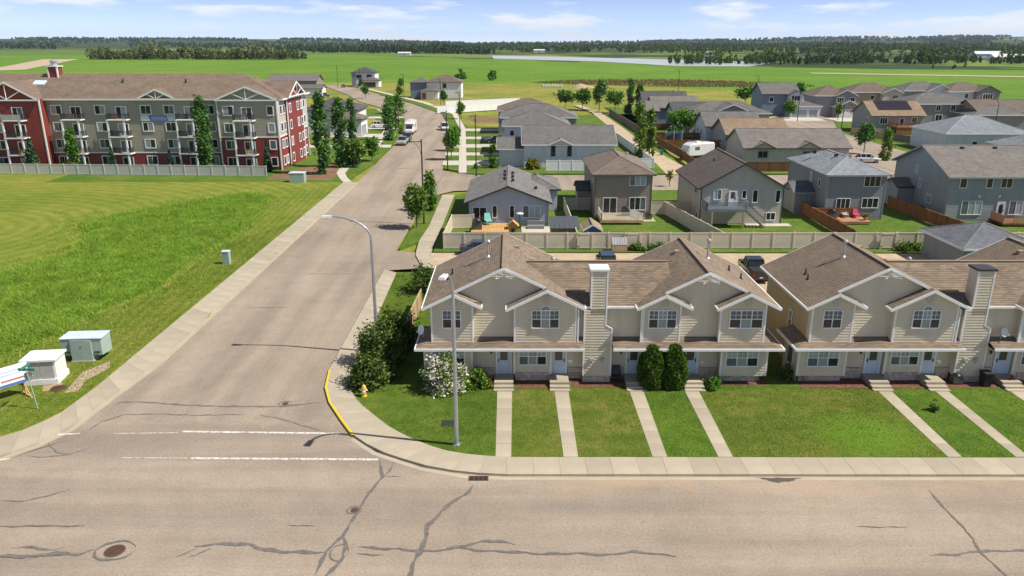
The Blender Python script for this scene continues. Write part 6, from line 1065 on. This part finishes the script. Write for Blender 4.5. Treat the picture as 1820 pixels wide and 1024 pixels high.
t_ = thing('trampoline', 'round netted trampoline in the back garden by the alley', 'trampoline', (38.2, 184, .1)); lpart('mat', Geo().cyl((0, 0, .8), (0, 0, .9), 2.1, n=18), 'teal', t_); [lpart('pole', Geo().cyl((2.1 * math.cos(a), 2.1 * math.sin(a), 0), (2.1 * math.cos(a), 2.1 * math.sin(a), 2.9), .05), 'metal_white', t_) for a in (.3, 1.35, 2.4, 3.45, 4.5, 5.55)]; lpart('net', Geo().lathe((0, 0, .9), [(2.1, 0), (2.1, 1.7)], 18), 'car_blue', t_)
t_ = thing('tool_shed', 'dark shed with pale lid roof below the trampoline', 'shed', (40.4, 171, .1)); mass(t_, 'gx', 38.8, 42.2, 170, 172.6, 1.9, .2, 'grey_siding', 'shingle_mid', 'grey_trim', .2, corner=False)
for lab, x, y, mt in (('blue bin by the grey house side wall', 40.9, 105.4, 'bin_blue'), ('green bin beside the alley fence', 31.6, 164, 'sign_green'), ('black bin lying by the door at the right edge', 33.0, 49.2, 'tire'), ('blue bin before the red garden fence by the alley', 20.6, 172, 'bin_blue')):
    t_ = thing('wheelie_bin', lab, 'bin', (x, y, .1)); lpart('body', Geo().add([(-.25, -.28, .05), (.25, -.28, .05), (.25, .28, .05), (-.25, .28, .05), (-.3, -.36, 1.0), (.3, -.36, 1.0), (.3, .36, 1.0), (-.3, .36, 1.0)], [(0, 3, 2, 1), (0, 1, 5, 4), (1, 2, 6, 5), (2, 3, 7, 6), (3, 0, 4, 7), (4, 5, 6, 7)]), mt, t_); lpart('lid', Geo().box(-.32, .32, -.4, .38, 1.0, 1.07), mt, t_)

# ------------------------------------------------------------------ vehicles (local: nose towards -Y)
def sect(g, L):
    """closed loft through cross-sections (y, [(x,z)...])"""
    n = len(L[0][1]); b = len(g.v); g.st.append(b)
    for y, s in L: g.v += [(x, y, z) for x, z in s]
    for j in range(len(L) - 1):
        for i in range(n): k = (i + 1) % n; g.f.append((b + j * n + i, b + j * n + k, b + (j + 1) * n + k, b + (j + 1) * n + i)); g.uv.append(None)
    g.f.append(tuple(b + i for i in range(n))[::-1]); g.f.append(tuple(b + (len(L) - 1) * n + i for i in range(n))); g.uv += [None, None]
def sec(w, zb, zt): return [(-w * .92, zb), (w * .92, zb), (w, zb + .2), (w, zt - .16), (w * .9, zt), (-w * .9, zt), (-w, zt - .16), (-w, zb + .2)]
def sec4(w, w2, z0, z1): return [(-w, z0), (w, z0), (w2, z1), (-w2, z1)]
def vehicle(label, kind, x, y, rz, mat, z=0, name=None, cat='car'):
    t_ = thing(name or 'parked_car', label, cat, (x, y, z), rz); L, W = {'suv': (4.7, .94), 'car': (4.5, .9), 'pickup': (5.7, 1.0), 'van': (5.2, 1.0)}[kind]; h = L / 2; g = Geo()
    if kind == 'pickup':
        sect(g, [(-h, sec(W * .9, .5, .95)), (-h + .25, sec(W, .42, 1.1)), (-h + 1.5, sec(W, .4, 1.22)), (.75, sec(W, .4, 1.25)), (h - .05, sec(W, .42, 1.22)), (h, sec(W * .96, .5, 1.15))]); cab = [(-h + 1.35, sec4(W * .86, W * .8, 1.2, 1.24)), (-h + 2.05, sec4(W * .9, W * .76, 1.2, 1.84)), (.55, sec4(W * .9, W * .76, 1.2, 1.88)), (.85, sec4(W * .9, W * .82, 1.2, 1.3))]
    else:
        zt = {'suv': 1.05, 'car': .95, 'van': 1.15}[kind]; rf = {'suv': 1.72, 'car': 1.45, 'van': 2.0}[kind]; a = {'suv': 1.25, 'car': 1.35, 'van': .7}[kind]
        sect(g, [(-h, sec(W * .82, .45, zt - .25)), (-h + .22, sec(W * .96, .32, zt - .12)), (-h + 1.2, sec(W, .3, zt)), (h - 1, sec(W, .3, zt + .04)), (h - .12, sec(W * .96, .34, zt)), (h, sec(W * .86, .48, zt - .15))])
        bk = .15 if kind != 'car' else .75; cab = [(-h + a, sec4(W * .88, W * .8, zt - .06, zt)), (-h + a + .7, sec4(W * .9, W * .74, zt - .06, rf - .04)), (h - bk - .7, sec4(W * .9, W * .74, zt - .06, rf)), (h - bk, sec4(W * .88, W * .8, zt - .06, zt + .06))]
    lpart('body', g, mat, t_); g = Geo(); sect(g, cab); gl = lpart('cabin', g, 'glass_dark', t_); y1, y2 = cab[1][0], cab[2][0]; zr = cab[2][1][2][1]
    g = Geo().box(-W * .75, W * .75, y1 - .05, y2 + .08, zr - .02, zr + .05)
    for q in (-1, 1):
        for yy in (y1, (y1 + y2) / 2, y2): g.beam((q * W * .905, yy, cab[1][1][0][1]), (q * W * .765, yy, zr), .06, .09)
    lpart('roof', g, mat, gl)
    if kind == 'pickup': lpart('bed', Geo().box(-W * .8, W * .8, .95, h - .12, 1.2, 1.265), 'tire', t_)
    for q in (-1, 1):
        for yy in (-h * .62, h * .6):
            w_ = lpart('wheel', Geo().cyl((q * (W - .2), yy, .36), (q * (W + .02), yy, .36), .36, n=14), 'tire', t_); lpart('rim', Geo().cyl((q * (W + .021), yy, .36), (q * (W + .03), yy, .36), .22, n=10), 'rim', w_)
        lpart('headlight', Geo().box(q * W * .68 - .2, q * W * .68 + .2, -h - .02, -h + .1, .68, .84), 'lamp_clear', t_); lpart('tail_light', Geo().box(q * W * .78 - .1, q * W * .78 + .1, h - .1, h + .02, .75, 1.05), 'lamp_red', t_)
        lpart('mirror', Geo().box(q * (W + .02) - .1, q * (W + .02) + .1, cab[0][0] + .4, cab[0][0] + .52, 1.05, 1.22), mat, t_)
    lpart('bumper', Geo().box(-W * .85, W * .85, -h - .04, -h + .1, .36, .56), 'car_grey', t_); lpart('number_plate', Geo().box(-.16, .16, h + .0, h + .02, .6, .72), 'sign_white', t_); return t_
vehicle('silver pickup truck parked nearest on the left of the side street', 'pickup', -25.6, 182.5, 0, 'car_silver', cat='pickup', name='pickup_truck'); vehicle('dark car parked behind the silver pickup', 'suv', -25.7, 191, 0, 'car_blue')
vehicle('white sport utility car on the driveway of the white house', 'suv', -37, 218.5, R(90), 'car_white', .14); vehicle('white van parked on the right of the side street', 'van', -18.4, 214, R(8), 'car_white', cat='van', name='parked_van'); vehicle('dark car parked just behind the white van', 'car', -19.2, 221.5, R(8), 'car_black')
vehicle('black sport utility car on the pale house driveway', 'suv', -4.0, 184.5, R(-90), 'car_black', .12); vehicle('black pickup behind the gap between the terraces', 'pickup', 24.7, 75.6, R(178), 'car_black', .13, cat='pickup', name='pickup_truck'); vehicle('dark car on the lane behind the corner terrace ridge', 'suv', 10.0, 78.6, R(180), 'car_blue', .13); vehicle('white car on the road beyond the pale blue-grey roof', 'suv', 70.6, 153.6, R(80), 'car_white', .12); vehicle('small dark car at the far end of the side street', 'car', -89, 420, R(20), 'car_black'); vehicle('grey car beside the far left house', 'suv', -82, 347, R(90), 'car_grey'); vehicle('dark car behind the apartment end wall', 'car', -48, 172, R(90), 'car_grey', .14); vehicle('white car far right by the brown and tan roof', 'suv', 152, 256, R(90), 'car_white', .1)
# white motorhome behind an orange-fronted truck
t_ = thing('motorhome', 'white motorhome with orange front bumper parked on the side street', 'motorhome', (-26.7, 205.5, 0)); g = Geo(); sect(g, [(-1.6, sec(1.2, .5, 2.6)), (-1.2, sec(1.25, .5, 3.2)), (4.3, sec(1.25, .5, 3.25)), (4.6, sec(1.2, .6, 3.1))]); lpart('body', g, 'car_white', t_); g = Geo(); sect(g, [(-3.6, sec(.95, .5, 1.15)), (-3.2, sec(1.05, .45, 1.3)), (-2.3, sec(1.05, .45, 1.4)), (-1.6, sec(1.05, .45, 2.0))]); lpart('cab', g, 'car_white', t_); lpart('windscreen', Geo().add([(-.85, -2.42, 1.42), (.85, -2.42, 1.42), (.8, -1.72, 2.05), (-.8, -1.72, 2.05)], [(0, 1, 2, 3)]), 'glass_dark', t_); lpart('front_window', Geo().box(-.9, .9, -1.68, -1.6, 2.2, 2.5), 'glass_dark', t_); lpart('bumper', Geo().box(-1, 1, -3.72, -3.6, .4, .75), 'car_orange', t_)
for q in (-1, 1):
    for yy in (-2.9, 2.8): lpart('wheel', Geo().cyl((q * .85, yy, .4), (q * 1.12, yy, .4), .4, n=12), 'tire', t_)
    lpart('side_window', Geo().box(q * 1.25 - .02, q * 1.25 + .02, .4, 1.6, 1.7, 2.4), 'glass_dark', t_)
for q in (.3, 2.6): lpart('roof_unit', Geo().box(-.4, .4, q, q + .9, 3.2, 3.42), 'utility_white', t_)
# caravan beside the alley
t_ = thing('caravan', 'white travel trailer with rounded front in the yard by the alley', 'caravan', (38.3, 160.5, .1), R(-64)); g = Geo(); sect(g, [(-3.4, [(-.9, .7), (.9, .7), (1.0, .9), (1.0, 1.5), (.9, 1.6), (-.9, 1.6), (-1.0, 1.5), (-1, .9)]), (-2.9, sec(1.2, .55, 2.7)), (-2.0, sec(1.25, .5, 3.1)), (3.2, sec(1.25, .5, 3.1)), (3.5, sec(1.2, .6, 2.9))]); lpart('body', g, 'car_white', t_); lpart('roof_unit', Geo().box(-.4, .4, -.5, .5, 3.08, 3.35), 'utility_white', t_)
for q in (-1, 1): lpart('wheel', Geo().cyl((q * .95, .4, .35), (q * 1.2, .4, .35), .36, n=12), 'tire', t_); lpart('side_window', Geo().box(q * 1.25 - .02, q * 1.25 + .02, -1.6, -.4, 1.7, 2.4), 'glass_mid', t_)
lpart('drawbar', Geo().beam((0, -3.3, .55), (0, -4.4, .5), .12, .12), 'dark_trim', t_)
vehicle('blue car under the shadow of the lane fence behind the corner terrace', 'car', -3.6, 84.3, R(90), 'car_blue', .13)

# ------------------------------------------------------------------ tall grass, turf
def inpoly(P, poly):
    x, y = P[:, 0], P[:, 1]; c = np.zeros(len(P), bool); n = len(poly); j = n - 1
    for i in range(n):
        xi, yi = poly[i]; xj, yj = poly[j]; c ^= ((yi > y) != (yj > y)) & (x < (xj - xi) * (y - yi) / (yj - yi + 1e-12) + xi); j = i
    return c
def scatter(poly, n, rng):
    a = np.array(poly); lo, hi = a.min(0), a.max(0); out = []
    while sum(map(len, out)) < n: P = rng.uniform(lo, hi, (n, 2)); out.append(P[inpoly(P, poly)])
    return np.concatenate(out)[:n]
def blades(name, poly, n, h, w, mat, z, seed, patch=0, hole=None, lean=.5, soft=0):
    rng = np.random.default_rng(seed); P = scatter(poly, n, rng)
    if soft: P = P + rng.normal(size=P.shape) * soft * (rng.uniform(0, 1, (len(P), 1)) ** 3) * 3
    if hole is not None: P = P[~hole(P)]
    n = len(P); hh = h * rng.uniform(.5, 1.3, n)
    if patch: f = np.sin(P[:, 0] * .31 + np.sin(P[:, 1] * .23) * 2) * np.sin(P[:, 1] * .27 + 1.3 * np.sin(P[:, 0] * .17)); hh = hh * (1 + patch * f)
    a = rng.uniform(0, 2 * np.pi, n); ww = w * rng.uniform(.6, 1.4, n); d = np.stack([np.cos(a), np.sin(a)], 1) * ww[:, None]; b = rng.normal(size=(n, 2)) * (hh * lean)[:, None]
    V = np.zeros((n, 3, 3)); V[:, 0, :2] = P - d; V[:, 1, :2] = P + d; V[:, 2, :2] = P + b; V[:, :2, 2] = z; V[:, 2, 2] = z + hh
    o = link(name, npmesh(name, V.reshape(-1, 3), 3, mat)); return o
TG = [(-62, 52.5), (-44, 52.5), (-39.5, 54), (-37.8, 58.5), (-36.9, 64), (-34.6, 72), (-35.2, 80), (-34.8, 88), (-35.6, 104), (-36.2, 112), (-38.0, 118), (-41.9, 120.8), (-48.1, 114), (-55, 104.3), (-57, 99.2), (-52, 93), (-50.2, 89), (-50, 82.6), (-53, 75), (-62, 71)]
sheet('rough_grass', TG, .1325, 'rough')
tag(blades('tall_grass', TG, 150000, .34, .042, 'blade_tall', .12, 3, .5, None, 1.0, 1.3), 'tall unmown bright green grass in the left field', 'grass', kind='stuff')
wk = lambda P: (np.abs((P[:, 0] + .5)) < .56) | (np.abs(P[:, 0] - 3.4) < .53) | (np.abs(P[:, 0] - 8.55) < .53) | (np.abs(P[:, 0] - 12.35) < .53) | (np.abs(P[:, 0] - 25.6) < .5) | (np.abs(P[:, 0] - 29.5) < .48) | (np.abs(P[:, 0] - 34.65) < .5)
tag(blades('lawn_grass', [(40, 39.45), (-.3, 39.5), (-2.3, 39.75), (-4.2, 40.35), (-6.3, 41.85), (-7.75, 43.35), (-8.95, 44.95), (-10.15, 46.55), (-10.95, 48.3), (-11.5, 50.6), (-11.9, 76), (-7, 76), (-6.3, 50), (40, 48.3)], 110000, .05, .022, 'blade_lawn', .122, 4, .3, wk), 'short green turf of the front lawns', 'grass', kind='stuff')
tag(blades('verge_turf', [(-60, 39.6), (-36, 39.5), (-33.4, 40.4), (-31.3, 41.9), (-30.1, 43.1), (-29.3, 45), (-29, 48.8), (-28.95, 100), (-34.6, 88), (-33.8, 72), (-36.9, 62), (-38.5, 52.5), (-60, 52.5)], 60000, .06, .03, 'blade_verge', .128, 6, .3), 'mown yellowish turf of the left verge', 'grass', kind='stuff')

# ------------------------------------------------------------------ woods and the far country
def wood(name, label, poly, ntree, hmin, hmax, leaves, size, mat, seed, zf=None, z0=-.4, gap=0, cut=-.3):
    rng = np.random.default_rng(seed); P = scatter(poly, ntree, rng); V = []; fq = 6.3 / gap if gap else 0
    if gap: f = np.sin(P[:, 0] * fq + 2.1 * np.sin(P[:, 1] * fq * .7 + seed)) + np.sin(P[:, 1] * fq * 1.3 + 1.7 * np.sin(P[:, 0] * fq * .45)); P = P[f > cut]; hs = np.clip(.75 + .3 * f[f > cut], .55, 1.3)
    else: hs = np.ones(len(P))
    for (x, y), hq in zip(P, hs):
        h = rng.uniform(hmin, hmax) * hq; r = h * rng.uniform(.16, .28); n = leaves; d = rng.normal(size=(n, 3)); d /= np.linalg.norm(d, axis=1)[:, None]; d *= rng.uniform(.5, 1, (n, 1)); q = d * np.array([r, r, h * .46]); q[:, 2] += h * .5; q[:, :2] *= (1.25 - .6 * q[:, 2:3] / h)
        zz = (terr(x, y) if zf else 0) + z0; V.append(quads(q + np.array([x, y, zz]), size, rng, .2, 1.1))
    return tag(link(name, npmesh(name, np.concatenate(V), 4, mat)), label, 'woodland', kind='stuff')
wood('tree_belt', 'shelter belt of mixed trees in the crop field at left', [(-575, 1085), (-290, 1085), (-285, 1125), (-580, 1160)], 520, 10, 21, 70, 2.1, 'wood_olive', 21, gap=70, cut=-1.2)
wood('lake_scrub', 'scrub and poplars between the lake and the crop field', [(165, 905), (190, 835), (330, 850), (480, 870), (700, 860), (820, 830), (820, 900), (420, 940), (300, 935)], 620, 5, 17, 60, 1.9, 'wood_mass', 22, gap=90, cut=-.5); wood('field_scrub', 'low shrub line on the far shore of the lake', [(330, 1060), (420, 1030), (900, 960), (900, 1060), (340, 1130)], 420, 4, 12, 45, 2.0, 'wood_olive', 30, gap=120, cut=.1)
wood('river_wood', 'dark wood behind the lake', [(-60, 1750), (120, 1800), (700, 1450), (1200, 1350), (1400, 1900), (300, 2500), (-100, 2300)], 3200, 8, 19, 30, 3.2, 'wood_mass', 23, gap=330, cut=.35); wood('left_wood', 'dark wood line beyond the crop field, middle left', [(-560, 1800), (-140, 1600), (-60, 1500), (-20, 1620), (-200, 2100), (-600, 2250)], 1500, 8, 20, 30, 3.2, 'wood_far', 24, gap=220, cut=-.2)
wood('far_left_wood', 'woods on the far left ridge', [(-3400, 2900), (-1500, 2500), (-300, 2500), (-250, 3900), (-1200, 4900), (-3800, 4900)], 5200, 9, 19, 14, 7, 'wood_far', 25, True, gap=900, cut=1.05); wood('far_mid_wood', 'woods on the far middle plain', [(-300, 2600), (900, 2500), (1500, 2700), (1700, 4700), (-400, 4700)], 4600, 9, 18, 14, 7, 'wood_far', 26, True, gap=700, cut=.3); wood('far_right_wood', 'woods on the far right hillside', [(800, 2000), (2200, 1900), (3300, 2600), (4000, 4600), (1700, 4800), (1200, 3600)], 7000, 9, 20, 14, 7, 'wood_far', 27, True, gap=700, cut=.45)
wood('ridge_wood', 'forest along the horizon ridge', [(-5200, 4700), (-2000, 5200), (0, 5400), (2500, 5000), (4900, 4300), (5600, 5500), (3000, 7100), (0, 7500), (-2400, 7400), (-5900, 6000)], 9000, 9, 17, 8, 15, 'wood_far', 28, True, gap=1100, cut=.45)
wood('reeds', 'brown dry reeds and rough growth in the meadow', [(12, 470), (40, 500), (100, 505), (150, 470), (165, 430), (110, 425), (50, 445)], 2600, .4, 1.1, 9, .6, 'dry_reed', 29, z0=-.2)
wood('right_scrub', 'low shrubs along the far gravel road', [(360, 720), (800, 560), (900, 640), (420, 800)], 40, 3, 7, 40, 1.3, 'wood_mass', 31)
def shed(label, x, y, w, d, h, mat, roof):
    t_ = house(label, x, y, 'farm_shed', 'farm building'); z = terr(x, y) - .3; g = Geo().box(x - w / 2, x + w / 2, y, y + d, z, z + h); part('wall', g, mat, t_)
    part('roof', Geo().add([(x - w / 2 - .5, y - .5, z + h), (x + w / 2 + .5, y - .5, z + h), (x + w / 2 + .5, y + d / 2, z + h + d * .22), (x - w / 2 - .5, y + d / 2, z + h + d * .22), (x - w / 2 - .5, y + d + .5, z + h), (x + w / 2 + .5, y + d + .5, z + h)], [(0, 1, 2, 3), (3, 2, 5, 4)]), roof, t_); part('gable', Geo().add([(x - w / 2, y, z + h), (x - w / 2, y + d, z + h), (x - w / 2, y + d / 2, z + h + d * .21)], [(0, 1, 2)]), mat, t_)
    part('shed_door', Geo().box(x - 2.2, x + 2.2, y - .15, y, z, z + h * .8), 'utility_grey', t_)
for a in (('long white farm shed at the far right, nearest', 625, 1000, 50, 16, 5, 'white_siding', 'metal_white'), ('white farm shed at the far right, second', 700, 1030, 46, 16, 5, 'white_siding', 'metal_white'), ('pale blue farm shed behind the white sheds', 700, 1180, 40, 18, 6, 'pale_siding', 'sign_pale'), ('far white farmhouse beyond the lake woods', 325, 1320, 16, 12, 6, 'white_siding', 'shingle_mid'), ('distant white farmstead on the left plain', -560, 1700, 20, 10, 5, 'white_siding', 'metal_white'), ('distant white farmstead beyond the crop field, middle', -190, 1420, 22, 9, 4, 'white_siding', 'metal_white'), ('small white shed beyond the lake, left', 60, 1780, 24, 10, 5, 'white_siding', 'metal_white')): shed(*a)

t_ = thing('pipe_stack', 'row of pale pipe sections lying in the meadow', 'pipes', (22, 425, -.2))
for q in range(7): lpart('pipe', Geo().cyl((q * 1.6 - 5, 0, .6), (q * 1.6 - 5, 5, .6), .6, n=10), 'utility_white', t_)
t_ = thing('earth_mound', 'pale heap of earth beside the pipes in the meadow', 'mound', (36, 418, -.2)); lpart('heap', Geo().lathe((0, 0, 0), [(5.2, 0), (4.1, .7), (2.3, 1.7), (.6, 2.2)], 14), 'gravel', t_); lpart('spoil', Geo().lathe((4.5, 1, 0), [(3, 0), (1.8, .8), (.4, 1.2)], 10), 'gravel', t_)
# ------------------------------------------------------------------ the air
m = bpy.data.materials.new('haze'); m.use_nodes = True; m.node_tree.nodes.clear(); MATS['haze'] = m
pv = m.node_tree.nodes.new('ShaderNodeVolumePrincipled'); pv.inputs['Color'].default_value = (.72, .84, 1, 1); pv.inputs['Density'].default_value = .000042; pv.inputs['Anisotropy'].default_value = .2
mo = m.node_tree.nodes.new('ShaderNodeOutputMaterial'); m.node_tree.links.new(pv.outputs[0], mo.inputs['Volume'])
tag(link('haze', mesh('haze', Geo().box(-11500, 11500, -11500, 11500, -2.5, 140), 'haze')), 'thin blue summer haze over the whole plain', 'haze', kind='stuff')
